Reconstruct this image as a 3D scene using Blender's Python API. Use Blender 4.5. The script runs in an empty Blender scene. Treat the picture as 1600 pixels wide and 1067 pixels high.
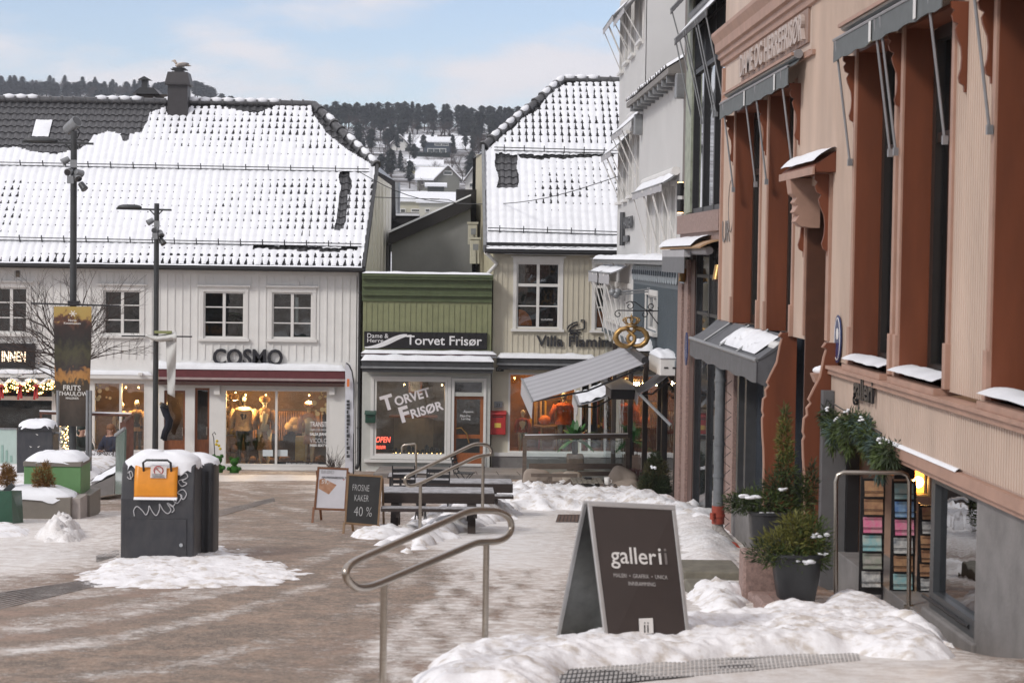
import bpy, bmesh, math, random
from mathutils import Vector, Matrix, noise
random.seed(7)
D = bpy.data
S = bpy.context.scene
C = S.collection
R = math.radians
# ------------------------------------------------------------------ camera
F = 3111.0; PW = 1600.0; PH = 1067.0; EYE = Vector((0, 0, 1.8))
YAW = math.atan(101.9/F); PITCH = math.atan(131.6/F); ROLL = R(0.8)
fwd = Vector((math.sin(YAW)*math.cos(PITCH), math.cos(YAW)*math.cos(PITCH), -math.sin(PITCH)))
rt0 = Vector((math.cos(YAW), -math.sin(YAW), 0)); up0 = rt0.cross(fwd)
RT = rt0*math.cos(ROLL) + up0*math.sin(ROLL); UP = up0*math.cos(ROLL) - rt0*math.sin(ROLL)
cam = D.objects.new('camera', D.cameras.new('camera')); C.objects.link(cam)
cam.matrix_world = Matrix(((RT.x, UP.x, -fwd.x, EYE.x), (RT.y, UP.y, -fwd.y, EYE.y), (RT.z, UP.z, -fwd.z, EYE.z), (0, 0, 0, 1)))
cam.data.sensor_width = 36; cam.data.lens = 36*F/PW; cam.data.clip_end = 6000; cam.data.clip_start = .1
cam.data.dof.use_dof = True; cam.data.dof.focus_distance = 52; cam.data.dof.aperture_fstop = 4.5
S.camera = cam
# ------------------------------------------------------------------ light
SUN_EL, SUN_AZ = R(38), R(228)      # azimuth from +Y clockwise: behind the camera, to the left
w = D.worlds.new('World'); S.world = w; w.use_nodes = True
nt = w.node_tree; nt.nodes.clear(); N = nt.nodes.new; L = nt.links.new
out = N('ShaderNodeOutputWorld'); bg = N('ShaderNodeBackground'); bg.inputs[1].default_value = .12
sky = N('ShaderNodeTexSky'); sky.sky_type = 'NISHITA'; sky.sun_disc = False
sky.sun_elevation = SUN_EL; sky.sun_rotation = SUN_AZ; sky.air_density = 1.0; sky.dust_density = .2; sky.ozone_density = 3.0
tc = N('ShaderNodeTexCoord'); mp = N('ShaderNodeMapping'); mp.inputs['Scale'].default_value = (1.0, 1.0, 3.2)
mp.inputs['Location'].default_value = (.35, .2, .13)
n1 = N('ShaderNodeTexNoise'); n1.inputs['Scale'].default_value = 5.5; n1.inputs['Detail'].default_value = 7; n1.inputs['Roughness'].default_value = .55
n2 = N('ShaderNodeTexNoise'); n2.inputs['Scale'].default_value = 2.2; n2.inputs['Detail'].default_value = 3
sep = N('ShaderNodeSeparateXYZ'); elev = N('ShaderNodeMapRange'); elev.inputs[1].default_value = .16; elev.inputs[2].default_value = .5
elev.inputs[3].default_value = 0; elev.inputs[4].default_value = .55
add = N('ShaderNodeMath'); add.operation = 'ADD'
mix1 = N('ShaderNodeMath'); mix1.operation = 'MULTIPLY_ADD'; mix1.inputs[1].default_value = .55
cr = N('ShaderNodeMapRange'); cr.interpolation_type = 'SMOOTHSTEP'; cr.inputs[1].default_value = .71; cr.inputs[2].default_value = .87
cr.inputs[3].default_value = .12; cr.inputs[4].default_value = .93
mx = N('ShaderNodeMix'); mx.data_type = 'RGBA'
cc = N('ShaderNodeMix'); cc.data_type = 'RGBA'; cc.inputs[6].default_value = (4.7, 4.7, 5.3, 1); cc.inputs[7].default_value = (7.7, 7.2, 7.1, 1)
L(tc.outputs['Generated'], mp.inputs[0]); L(mp.outputs[0], n1.inputs[0]); L(mp.outputs[0], n2.inputs[0])
L(tc.outputs['Generated'], sep.inputs[0]); L(sep.outputs[2], elev.inputs[0])
L(n2.outputs[0], mix1.inputs[0]); L(n1.outputs[0], mix1.inputs[2]); L(mix1.outputs[0], add.inputs[0]); L(elev.outputs[0], add.inputs[1])
hz_ = N('ShaderNodeMix'); hz_.data_type = 'RGBA'; hz_.blend_type = 'MULTIPLY'; hz_.inputs[0].default_value = 1; hz_.inputs[7].default_value = (.98, .93, .98, 1); L(sky.outputs[0], hz_.inputs[6])
L(add.outputs[0], cr.inputs[0]); L(cr.outputs[0], mx.inputs[0]); L(hz_.outputs[2], mx.inputs[6])
L(n1.outputs[0], cc.inputs[0]); L(cc.outputs[2], mx.inputs[7]); L(mx.outputs[2], bg.inputs[0]); L(bg.outputs[0], out.inputs[0])
sl = D.lights.new('sun', 'SUN'); sl.energy = 1.5; sl.angle = R(10); sl.color = (1, .95, .885)
so = D.objects.new('sun', sl); C.objects.link(so)
sd = Vector((math.sin(SUN_AZ)*math.cos(SUN_EL), math.cos(SUN_AZ)*math.cos(SUN_EL), math.sin(SUN_EL)))
so.rotation_euler = sd.to_track_quat('Z', 'Y').to_euler(); so.location = (0, 0, 60)
S.view_settings.view_transform = 'Standard'; S.view_settings.look = 'None'; S.view_settings.gamma = 1; S.view_settings.exposure = .22
S.render.engine = 'CYCLES'; S.cycles.max_bounces = 7; S.cycles.transparent_max_bounces = 12; S.cycles.use_denoising = True
S.cycles.sample_clamp_indirect = 4; S.cycles.caustics_reflective = False; S.cycles.caustics_refractive = False
# ------------------------------------------------------------------ unprojection: measure real positions from the photograph
def ray(px, py): return (fwd*F + RT*(px-PW/2) - UP*(py-PH/2)).normalized()
def atY(px, py, Y): d = ray(px, py); return EYE + d*(Y/d.y)
def atX(px, py, X): d = ray(px, py); return EYE + d*(X/d.x)
SL = .0793
def sm(a, b, x): t = max(0, min(1, (x-a)/(b-a))); return t*t*(3-2*t)
def gz(x, y):
    # street: falls away from the camera, flat past the houses
    yy = min(y, 64.0)
    z = -SL*yy
    if x > 3.6 and 14 < y < 34: z -= .20*sm(3.95, 4.5, x)*sm(14.5, 16.5, y)*(1-sm(29, 33, y))
    return z
def atG(px, py, lift=0):
    d = ray(px, py); t = (EYE.z-lift)/(-d.z - SL*d.y); return EYE + d*t
# ------------------------------------------------------------------ materials
MATS = {}
def mat(name, col, rough=.6, metal=0., var=.12, scale=6., bump=0., bscale=40., emit=None, estr=0., spec=.5, stretch=(1, 1, 1), coat=0., col2=None, rg=(.3, .7)):
    if name in MATS: return MATS[name]
    m = D.materials.new(name); m.use_nodes = True; nt = m.node_tree; b = nt.nodes['Principled BSDF']
    b.inputs['Roughness'].default_value = rough; b.inputs['Metallic'].default_value = metal; b.inputs['Specular IOR Level'].default_value = spec
    b.inputs['Coat Weight'].default_value = coat
    tc = nt.nodes.new('ShaderNodeTexCoord'); mp = nt.nodes.new('ShaderNodeMapping'); mp.inputs['Scale'].default_value = stretch
    nt.links.new(tc.outputs['Object'], mp.inputs[0])
    if var > 0:
        n = nt.nodes.new('ShaderNodeTexNoise'); n.inputs['Scale'].default_value = scale; n.inputs['Detail'].default_value = 6
        n.inputs['Roughness'].default_value = .62
        nt.links.new(mp.outputs[0], n.inputs[0])
        r = nt.nodes.new('ShaderNodeMapRange'); r.inputs[1].default_value = rg[0]; r.inputs[2].default_value = rg[1]
        nt.links.new(n.outputs[0], r.inputs[0])
        x = nt.nodes.new('ShaderNodeMix'); x.data_type = 'RGBA'
        c2 = col2 if col2 else tuple(min(1, c*(1+var)) for c in col)
        x.inputs[6].default_value = (*[c*(1-var) for c in col], 1) if not col2 else (*col, 1); x.inputs[7].default_value = (*c2, 1)
        nt.links.new(r.outputs[0], x.inputs[0]); nt.links.new(x.outputs[2], b.inputs['Base Color'])
    else: b.inputs['Base Color'].default_value = (*col, 1)
    if bump > 0:
        n = nt.nodes.new('ShaderNodeTexNoise'); n.inputs['Scale'].default_value = bscale; n.inputs['Detail'].default_value = 5
        nt.links.new(mp.outputs[0], n.inputs[0])
        u = nt.nodes.new('ShaderNodeBump'); u.inputs['Strength'].default_value = bump; u.inputs['Distance'].default_value = .02
        nt.links.new(n.outputs[0], u.inputs['Height']); nt.links.new(u.outputs[0], b.inputs['Normal'])
    if emit: b.inputs['Emission Color'].default_value = (*emit, 1); b.inputs['Emission Strength'].default_value = estr
    MATS[name] = m; return m
def glass(name, tint=(.9, .95, .95), refl=.025, rough=.0):
    if name in MATS: return MATS[name]
    m = D.materials.new(name); m.use_nodes = True; nt = m.node_tree; nt.nodes.clear()
    o = nt.nodes.new('ShaderNodeOutputMaterial'); t = nt.nodes.new('ShaderNodeBsdfTransparent'); t.inputs[0].default_value = (*tint, 1)
    g = nt.nodes.new('ShaderNodeBsdfGlossy'); g.inputs['Roughness'].default_value = rough; g.inputs['Color'].default_value = (.95, .97, 1, 1)
    f = nt.nodes.new('ShaderNodeFresnel'); f.inputs[0].default_value = 1.5
    a = nt.nodes.new('ShaderNodeMath'); a.operation = 'ADD'; a.inputs[1].default_value = refl; a.use_clamp = True
    x = nt.nodes.new('ShaderNodeMixShader')
    n = nt.nodes.new('ShaderNodeTexNoise'); n.inputs['Scale'].default_value = 1.6; tc = nt.nodes.new('ShaderNodeTexCoord')
    nt.links.new(tc.outputs['Object'], n.inputs[0]); u = nt.nodes.new('ShaderNodeBump'); u.inputs['Strength'].default_value = .25; u.inputs['Distance'].default_value = .02
    nt.links.new(n.outputs[0], u.inputs['Height']); nt.links.new(u.outputs[0], g.inputs['Normal'])
    pass; nt.links.new(f.outputs[0], a.inputs[0]); nt.links.new(a.outputs[0], x.inputs[0]); nt.links.new(t.outputs[0], x.inputs[1]); nt.links.new(g.outputs[0], x.inputs[2])
    nt.links.new(x.outputs[0], o.inputs[0]); MATS[name] = m; return m
SNOW = mat('snow', (.84, .86, .9), .55, var=.05, scale=3, bump=.35, bscale=14, spec=.3)
HEAP = mat('crusted_snow', (.60, .55, .50), .6, var=.2, scale=5, bump=.5, bscale=18, col2=(.88, .88, .90), spec=.3, rg=(.36, .50))
SNOWD = mat('trodden_snow', (.62, .585, .56), .65, var=.3, scale=5, bump=1.0, bscale=22, col2=(.87, .87, .88), spec=.3)
WHITE = mat('white_paint', (.76, .755, .735), .5, var=.05, scale=2, bump=.05)
WHITET = mat('white_trim', (.72, .71, .69), .4, var=.04)
BEIGE = mat('beige_paint', (.58, .54, .44), .55, var=.05, scale=2)
GREEN = mat('olive_paint', (.235, .25, .135), .6, var=.12, scale=3)
GREEND = mat('dark_olive_paint', (.085, .11, .05), .6, var=.15)
TILE = mat('glazed_tile', (.05, .052, .057), .3, var=.3, scale=9, col2=(.12, .12, .125), spec=.6)
BLACK = mat('black_metal', (.018, .018, .02), .45, var=.2)
DARK = mat('dark_grey_metal', (.05, .052, .056), .45, var=.2)
GREYM = mat('grey_metal', (.26, .27, .28), .4, metal=.3, var=.15)
STEEL = mat('brushed_steel', (.42, .38, .33), .28, metal=1, var=.12, scale=20, stretch=(1, 1, 6))
GALV = mat('galvanised_steel', (.42, .44, .46), .42, metal=.7, var=.15, scale=12)
PANE = mat('dark_window_glass', (.03, .034, .038), .04, var=.5, scale=1.5, spec=.9)
GLASS = glass('clear_glass')
BROWN = mat('red_brown_paint', (.165, .046, .018), .55, var=.22, scale=3, bump=.06, stretch=(1, 1, .2))
BROWND = mat('dark_brown_panel', (.10, .038, .02), .55, var=.15)
PINK = mat('pinkish_paint', (.57, .455, .38), .65, var=.13, scale=1.6, stretch=(1, 1, .25))
PINKT = mat('pink_trim', (.40, .245, .185), .55, var=.14, scale=3)
WOOD = mat('varnished_wood', (.22, .075, .03), .4, var=.25, scale=4, stretch=(8, 8, 1))
OLDWOOD = mat('weathered_wood', (.13, .10, .08), .7, var=.3, scale=5, stretch=(1, 8, 8))
DWOOD = mat('dark_stained_wood', (.035, .024, .02), .6, var=.3, scale=5, stretch=(1, 8, 8))
CONC = mat('concrete', (.20, .19, .185), .8, var=.2, scale=3, bump=.2, bscale=30)
GRANITE = mat('red_granite', (.28, .19, .165), .6, var=.35, scale=30, bump=.15, bscale=60)
GREYWALL = mat('grey_plaster', (.26, .265, .26), .85, var=.1, scale=1.2, bump=.3, bscale=6)
SLATE = mat('slate_blue_paint', (.105, .13, .15), .6, var=.1)
PALEW = mat('pale_grey_white_wall', (.58, .58, .575), .7, var=.05, scale=.6)
AWN = mat('grey_awning_cloth', (.16, .165, .175), .75, var=.1)
AWNL = mat('light_grey_awning_cloth', (.42, .42, .44), .75, var=.08)
MAROON = mat('maroon_cloth', (.13, .03, .035), .7, var=.15)
RED = mat('red_paint', (.45, .035, .035), .4, var=.1)
GOLD = mat('aged_gold', (.42, .26, .10), .38, metal=.75, var=.25, scale=8)
LEAF = mat('conifer_green', (.045, .07, .02), .7, var=.55, scale=12)
BARK = mat('bark', (.06, .045, .038), .85, var=.3, scale=8)
BULB = mat('warm_bulb', (1, .7, .35), emit=(1, .58, .2), estr=9, var=0)
# ------------------------------------------------------------------ mesh builder
ORG = {}
class MB:
    def __init__(s, M=None): s.v = []; s.f = []; s.mi = []; s.M = M; s.m = 0; s.marks = []
    def add(s, vs, fs):
        k = len(s.v); s.marks.append((k, len(s.f)))
        s.v += [s.M @ Vector(p) for p in vs] if s.M else [Vector(p) for p in vs]
        s.f += [tuple(i+k for i in f) for f in fs]; s.mi += [s.m]*len(fs); return s
    def box(s, x0, x1, y0, y1, z0, z1):
        return s.add([(x0, y0, z0), (x1, y0, z0), (x1, y1, z0), (x0, y1, z0), (x0, y0, z1), (x1, y0, z1), (x1, y1, z1), (x0, y1, z1)],
                     [(0, 3, 2, 1), (4, 5, 6, 7), (0, 1, 5, 4), (1, 2, 6, 5), (2, 3, 7, 6), (3, 0, 4, 7)])
    def cbox(s, c, d): return s.box(c[0]-d[0]/2, c[0]+d[0]/2, c[1]-d[1]/2, c[1]+d[1]/2, c[2]-d[2]/2, c[2]+d[2]/2)
    def rbox(s, x0, x1, y0, y1, z0, z1, r=.03):       # rounded in plan and at the top
        vs = []; n = 4
        def ring(ins, z):
            q = max(r-ins, .001)
            for cx, cy, a0 in ((x1-r, y1-r, 0), (x0+r, y1-r, 90), (x0+r, y0+r, 180), (x1-r, y0+r, 270)):
                for i in range(n): a = R(a0+90*i/(n-1)); vs.append((cx+q*math.cos(a), cy+q*math.sin(a), z))
        ring(0, z0); ring(0, z1-r); ring(r*.3, z1-r*.3); ring(r*.9, z1)
        m = 4*n; fs = [tuple(range(m))[::-1], tuple(range(3*m, 4*m))]
        for k in range(3):
            for i in range(m): fs.append((k*m+i, k*m+(i+1) % m, (k+1)*m+(i+1) % m, (k+1)*m+i))
        return s.add(vs, fs)
    def poly(s, pts): return s.add(pts, [tuple(range(len(pts)))])
    def prism(s, pts, ext):
        n = len(pts); e = Vector(ext); a = [Vector(p) for p in pts]
        return s.add(a+[p+e for p in a], [tuple(range(n))[::-1], tuple(range(n, 2*n))]+[(i, (i+1) % n, n+(i+1) % n, n+i) for i in range(n)])
    def bar(s, a, b, w, h=None, up=(0, 0, 1)):
        a = Vector(a); b = Vector(b); h = h or w; d = (b-a).normalized(); u = Vector(up)
        if abs(d.dot(u)) > .98: u = Vector((0, 1, 0))
        r = d.cross(u).normalized(); u = r.cross(d)
        vs = [p+r*x*w/2+u*y*h/2 for p in (a, b) for x, y in ((-1, -1), (1, -1), (1, 1), (-1, 1))]
        return s.add(vs, [(0, 3, 2, 1), (4, 5, 6, 7), (0, 1, 5, 4), (1, 2, 6, 5), (2, 3, 7, 6), (3, 0, 4, 7)])
    def tube(s, pts, r, n=8, r2=None, closed=False):
        pts = [Vector(p) for p in pts]; m = len(pts); vs = []; fs = []; u = None
        for i, p in enumerate(pts):
            a = pts[i-1] if (i > 0 or closed) else p; b = pts[(i+1) % m] if (i < m-1 or closed) else p
            d = (b-a); d = d.normalized() if d.length > 1e-9 else Vector((0, 0, 1))
            if u is None: u = d.orthogonal().normalized()
            u = (u-d*u.dot(d)); u = u.normalized() if u.length > 1e-6 else d.orthogonal().normalized()
            v = d.cross(u); rr = ((r[i] if len(r) == m else r[0]+(r[-1]-r[0])*i/(m-1)) if isinstance(r, (list, tuple)) else (r if r2 is None else r+(r2-r)*i/(m-1)))
            vs += [p+(u*math.cos(2*math.pi*k/n)+v*math.sin(2*math.pi*k/n))*rr for k in range(n)]
        for i in range(m if closed else m-1):
            j = (i+1) % m
            for k in range(n): fs.append((i*n+k, i*n+(k+1) % n, j*n+(k+1) % n, j*n+k))
        if not closed: fs += [tuple(range(n))[::-1], tuple(range((m-1)*n, m*n))]
        return s.add(vs, fs)
    def lathe(s, prof, c=(0, 0, 0), n=16):
        vs = []; fs = []; m = len(prof)
        for r, z in prof: vs += [(c[0]+max(r, 1e-4)*math.cos(2*math.pi*k/n), c[1]+max(r, 1e-4)*math.sin(2*math.pi*k/n), c[2]+z) for k in range(n)]
        for i in range(m-1):
            for k in range(n): fs.append((i*n+k, i*n+(k+1) % n, (i+1)*n+(k+1) % n, (i+1)*n+k))
        fs += [tuple(range(n))[::-1], tuple(range((m-1)*n, m*n))]
        return s.add(vs, fs)
    def ball(s, c, r, n=10, m=7, rot=None):
        rx, ry, rz = r if isinstance(r, (tuple, list)) else (r, r, r); vs = []; fs = []
        q = Matrix.Rotation(rot[0], 3, rot[1]) if rot else None
        for i in range(m+1):
            a = math.pi*i/m
            for k in range(n):
                b = 2*math.pi*k/n; p = Vector((rx*math.sin(a)*math.cos(b), ry*math.sin(a)*math.sin(b), rz*math.cos(a)))
                if q: p = q @ p
                vs.append(p+Vector(c))
        for i in range(m):
            for k in range(n): fs.append((i*n+k, i*n+(k+1) % n, (i+1)*n+(k+1) % n, (i+1)*n+k))
        return s.add(vs, fs)
    def grid(s, fn, nu, nv, keep=None):
        k = len(s.v); vs = [fn(i/nu, j/nv) for j in range(nv+1) for i in range(nu+1)]; fs = []
        for j in range(nv):
            for i in range(nu):
                if keep is None or keep((i+.5)/nu, (j+.5)/nv): a = j*(nu+1)+i; fs.append((a, a+1, a+nu+2, a+nu+1))
        return s.add(vs, fs)
    def each(s, name, mats, parent, **kw):
        e = s.marks+[(len(s.v), len(s.f))]
        for (v0, f0), (v1, f1) in zip(e, e[1:]): q = MB(); q.v = s.v[v0:v1]; q.f = [tuple(i-v0 for i in f) for f in s.f[f0:f1]]; q.mi = s.mi[f0:f1]; q.build(name, mats, parent, **kw)
    def build(s, name, mats, parent=None, smooth=False, recalc=True, bevel=0, thick=0, **kw):
        org = ORG[parent.name] if parent is not None else kw.pop('org', None)
        if org is None: org = Vector((0, 0, 0))
        me = D.meshes.new(name); me.from_pydata([p-org for p in s.v], [], s.f)
        for m in (mats if isinstance(mats, (list, tuple)) else [mats]): me.materials.append(m)
        if any(s.mi): me.polygons.foreach_set('material_index', s.mi)
        if recalc:
            bm = bmesh.new(); bm.from_mesh(me); bmesh.ops.recalc_face_normals(bm, faces=bm.faces); bm.to_mesh(me); bm.free()
        if smooth:
            me.polygons.foreach_set('use_smooth', [True]*len(me.polygons))
            if smooth != 2 and not isinstance(smooth, float): me.set_sharp_from_angle(angle=R(50))
        o = D.objects.new(name, me); C.objects.link(o); ORG[o.name] = org
        if parent is not None: o.parent = parent
        else: o.location = org
        if bevel: b = o.modifiers.new('bevel', 'BEVEL'); b.width = bevel; b.segments = 2; b.limit_method = 'ANGLE'
        if thick: b = o.modifiers.new('solid', 'SOLIDIFY'); b.thickness = thick
        return o
def thing(name, label, cat, loc=(0, 0, 0), group=None):
    o = D.objects.new(name, None); C.objects.link(o); o.location = loc; o.empty_display_size = .2; ORG[o.name] = Vector(loc)
    return tag(o, label, cat, group)
def tag(o, label, cat, group=None):
    o['label'] = label; o['category'] = cat
    if group: o['group'] = group
    return o
def struct(o, kind='structure'): o['kind'] = kind; return o
def copy_tree(o, loc=None, rz=None, label=None, parent=None):
    c = o.copy(); C.objects.link(c); c.parent = parent
    if loc is not None: c.location = loc
    if rz is not None: c.rotation_euler = (0, 0, rz)
    if label: c['label'] = label
    for ch in o.children: copy_tree(ch, parent=c)
    return c
_bf = None
def text(name, body, m, parent, o, ux, vy, width=None, height=None, depth=.02, bold=0., center=False, shear=0., space=1.0, add_to=None):
    """letters as a mesh; o = lower-left (or centre) point, ux / vy = reading and up directions"""
    cu = D.curves.new('txt', 'FONT'); cu.body = body; cu.size = 1; cu.offset = bold; cu.shear = shear; cu.space_character = space; cu.resolution_u = 3
    cu.extrude = .5
    t = D.objects.new('txt', cu); C.objects.link(t); dg = bpy.context.evaluated_depsgraph_get(); me = D.meshes.new_from_object(t.evaluated_get(dg))
    D.objects.remove(t); D.curves.remove(cu)
    xs = [v.co.x for v in me.vertices]; ys = [v.co.y for v in me.vertices]; x0, x1, y0, y1 = min(xs), max(xs), min(ys), max(ys)
    sx = width/(x1-x0) if width else height/(y1-y0); sy = height/(y1-y0) if height else sx
    ux = Vector(ux).normalized(); vy = Vector(vy).normalized(); nz = ux.cross(vy); o = Vector(o)
    cx, cy = ((x0+x1)/2, (y0+y1)/2) if center else (x0, y0)
    b = add_to or MB(); vs = [o+ux*(v.co.x-cx)*sx+vy*(v.co.y-cy)*sy+nz*(v.co.z+.5)*depth for v in me.vertices]
    b.add(vs, [tuple(p.vertices) for p in me.polygons]); D.meshes.remove(me)
    if add_to: return b
    return b.build(name, m, parent, recalc=False)
# ------------------------------------------------------------------ facade frame: u along the wall, z up, n out of the wall
class Fr:
    def __init__(s, kind, pos, a=0):
        s.kind = kind; s.pos = pos
    def p(s, u, z, n=0):
        return Vector((u, s.pos-n, z)) if s.kind == 'Y' else Vector((s.pos-n, u, z))
    def uz(s, px, py, n=0):
        if s.kind == 'Y': q = atY(px, py, s.pos-n); return q.x, q.z
        q = atX(px, py, s.pos-n); return q.y, q.z
    def rect(s, x0, y0, x1, y1, n=0):
        ym = (y0+y1)/2; xm = (x0+x1)/2
        u0 = s.uz(x0, ym, n)[0]; u1 = s.uz(x1, ym, n)[0]; z1 = s.uz(xm, y0, n)[1]; z0 = s.uz(xm, y1, n)[1]
        return min(u0, u1), max(u0, u1), z0, z1
    def box(s, b, u0, u1, z0, z1, n0, n1):
        a = s.p(u0, z0, n0); c = s.p(u1, z1, n1)
        return b.box(min(a.x, c.x), max(a.x, c.x), min(a.y, c.y), max(a.y, c.y), min(a.z, c.z), max(a.z, c.z))
    def wall(s, b, u0, u1, z0, z1, t, holes):
        us = sorted({u0, u1, *[h[0] for h in holes if u0 < h[0] < u1], *[h[1] for h in holes if u0 < h[1] < u1]})
        zs = sorted({z0, z1, *[h[2] for h in holes if z0 < h[2] < z1], *[h[3] for h in holes if z0 < h[3] < z1]})
        def solid(i, j):
            if i < 0 or j < 0 or i >= len(us)-1 or j >= len(zs)-1: return False
            um = (us[i]+us[i+1])/2; zm = (zs[j]+zs[j+1])/2
            return not any(h[0] < um < h[1] and h[2] < zm < h[3] for h in holes)
        for i in range(len(us)-1):
            for j in range(len(zs)-1):
                if not solid(i, j): continue
                a, c, d, e = us[i], us[i+1], zs[j], zs[j+1]
                for n in (0, -t): b.poly([s.p(a, d, n), s.p(c, d, n), s.p(c, e, n), s.p(a, e, n)])
                if not solid(i-1, j): b.poly([s.p(a, d, 0), s.p(a, e, 0), s.p(a, e, -t), s.p(a, d, -t)])
                if not solid(i+1, j): b.poly([s.p(c, d, 0), s.p(c, e, 0), s.p(c, e, -t), s.p(c, d, -t)])
                if not solid(i, j-1): b.poly([s.p(a, d, 0), s.p(c, d, 0), s.p(c, d, -t), s.p(a, d, -t)])
                if not solid(i, j+1): b.poly([s.p(a, e, 0), s.p(c, e, 0), s.p(c, e, -t), s.p(a, e, -t)])
    def battens(s, b, u0, u1, z0, z1, step, wd, dp, holes):
        k = int((u1-u0)/step)
        for i in range(k):
            u = u0+(i+.5)*step; cuts = sorted([(h[2], h[3]) for h in holes if h[0]-wd/2 < u < h[1]+wd/2]); z = z0
            for c0, c1 in cuts+[(z1, z1)]:
                if c0 > z+.02: s.box(b, u-wd/2, u+wd/2, z, min(c0, z1), .001, dp)
                z = max(z, c1)
    def frame(s, b, u0, u1, z0, z1, w, n0, n1):
        s.box(b, u0, u1, z1-w, z1, n0, n1); s.box(b, u0, u1, z0, z0+w, n0, n1)
        s.box(b, u0, u0+w, z0+w, z1-w, n0, n1); s.box(b, u1-w, u1, z0+w, z1-w, n0, n1)
def window(fr, parent, r, cols=2, bars=(.333, .667), casing=.11, m=None, trim=WHITET, glassm=None, crown=True, sill=True, rec=.08, transom=None, curtain=None):
    u0, u1, z0, z1 = r; b = MB(); fr.frame(b, u0, u1, z0, z1, .05, -.10, -rec+.05)
    w = (u1-u0)
    for k in range(1, cols): c = u0+w*k/cols; fr.box(b, c-.045, c+.045, z0+.05, z1-.05, -.10, -rec+.055)
    wf = b.build('window', trim, parent)
    b = MB(); ca = casing
    fr.box(b, u0-ca, u0-.002, z0-.02, z1, .002, .035); fr.box(b, u1+.002, u1+ca, z0-.02, z1, .002, .035); fr.box(b, u0-ca-.01, u1+ca+.01, z1+.002, z1+ca+.05, .002, .04)
    b.build('casing', trim, wf)
    if crown: b = MB(); fr.box(b, u0-ca-.08, u1+ca+.08, z1+ca+.05, z1+ca+.10, .002, .12); b.build('crown_board', trim, wf)
    if sill: b = MB(); fr.box(b, u0-ca-.05, u1+ca+.05, z0-.10, z0-.02, .002, .11); b.build('sill', trim, wf)
    b = MB()
    for k in range(cols):
        a, c = u0+w*k/cols+.05, u0+w*(k+1)/cols-.05
        for t in bars: z = z0+(z1-z0)*t; fr.box(b, a, c, z-.018, z+.018, -.095, -rec+.045)
    if transom: z = z0+(z1-z0)*transom; fr.box(b, u0, u1, z-.045, z+.045, -.10, -rec+.058)
    b.build('glazing_bar', trim, wf)
    b = MB(); fr.box(b, u0+.02, u1-.02, z0+.02, z1-.02, -.10, -.085); b.build('pane', glassm or GLASS, wf)
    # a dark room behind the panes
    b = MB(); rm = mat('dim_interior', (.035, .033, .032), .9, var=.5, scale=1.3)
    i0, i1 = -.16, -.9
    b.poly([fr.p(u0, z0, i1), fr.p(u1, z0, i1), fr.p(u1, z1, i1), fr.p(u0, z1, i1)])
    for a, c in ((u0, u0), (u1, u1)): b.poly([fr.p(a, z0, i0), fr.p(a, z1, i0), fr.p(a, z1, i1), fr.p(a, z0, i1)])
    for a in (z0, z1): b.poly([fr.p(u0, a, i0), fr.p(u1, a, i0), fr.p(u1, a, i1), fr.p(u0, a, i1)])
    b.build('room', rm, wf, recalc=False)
    return wf
def snow_strip(name, parent, fr, u0, u1, z, n0, n1, h, seed=0, m=None):
    """uneven loaf of snow lying on a ledge"""
    b = MB(); nu = max(4, int((u1-u0)/.12))
    def f(u, v):
        uu = u0+(u1-u0)*u; a = v*math.pi; k = 1+.35*noise.noise((uu*2.2+seed, v*2, seed)); e = min(1, min(u, 1-u)*(u1-u0)/.08+.05)
        return fr.p(uu, z+h*k*math.sin(a)**.6*e, n0+(n1-n0)*(.5-.5*math.cos(a))*(1.0+.03*k))
    b.grid(f, nu, 7); b.poly([fr.p(u0, z, n0), fr.p(u1, z, n0), fr.p(u1, z, n1), fr.p(u0, z, n1)])
    return b.build(name, m or SNOW, parent, smooth=2)
# ------------------------------------------------------------------ ground
import numpy as np
def lerp_tab(t, x):
    if x <= t[0][0]: return t[0][1]
    for (a, b), (c, d) in zip(t, t[1:]):
        if x <= c: return b+(d-b)*(x-a)/(c-a)
    return t[-1][1]
def sm(a, b, x): t = max(0, min(1, (x-a)/(b-a))); return t*t*(3-2*t)
HT = [(64, -5.08), (200, -3), (300, 8.5), (380, 13), (450, 20.5), (550, 29), (620, 38), (700, 46), (900, 44), (2500, 40)]
HL = [(64, -5.08), (200, -3), (300, 5), (450, 18), (620, 36), (800, 58), (1000, 80), (1200, 92), (2500, 90)]
def land(x, y):
    if y < 64: return gz(x, y)
    k = sm(-.075, -.13, x/y); a = lerp_tab(HT, y); b = lerp_tab(HL, y)
    z = a*(1-k)+b*k
    if y > 250: z += 3*noise.noise((x*.012, y*.012, 1))*sm(250, 400, y)
    return z
def polyW(pts, z=None): return [(p.x, p.y) for p in (atG(a, b) for a, b in pts)]
def sdist(PX, PY, poly):
    """signed distance (positive inside) of arrays to a polygon"""
    PX = np.asarray(PX); PY = np.asarray(PY); d = np.full(PX.shape, 1e9); ins = np.zeros(PX.shape, bool); n = len(poly)
    for i in range(n):
        ax, ay = poly[i]; bx, by = poly[(i+1) % n]; ex, ey = bx-ax, by-ay; L2 = ex*ex+ey*ey+1e-12
        t = np.clip(((PX-ax)*ex+(PY-ay)*ey)/L2, 0, 1); d = np.minimum(d, np.hypot(PX-ax-t*ex, PY-ay-t*ey))
        c = ((ay > PY) != (by > PY)); xx = ax+(PY-ay)*ex/(ey if abs(ey) > 1e-12 else 1e-12); ins ^= (c & (PX < xx))
    return np.where(ins, d, -d)
gx = [-2500, -1500, -900, -500, -300, -200, -140, -100, -70, -50, -35, -25]+[-20+.16*i for i in range(1, 186)]+[10, 12, 15, 20, 30, 45, 65, 90, 120, 160, 220, 300, 500, 900, 1500, 2500]
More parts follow.
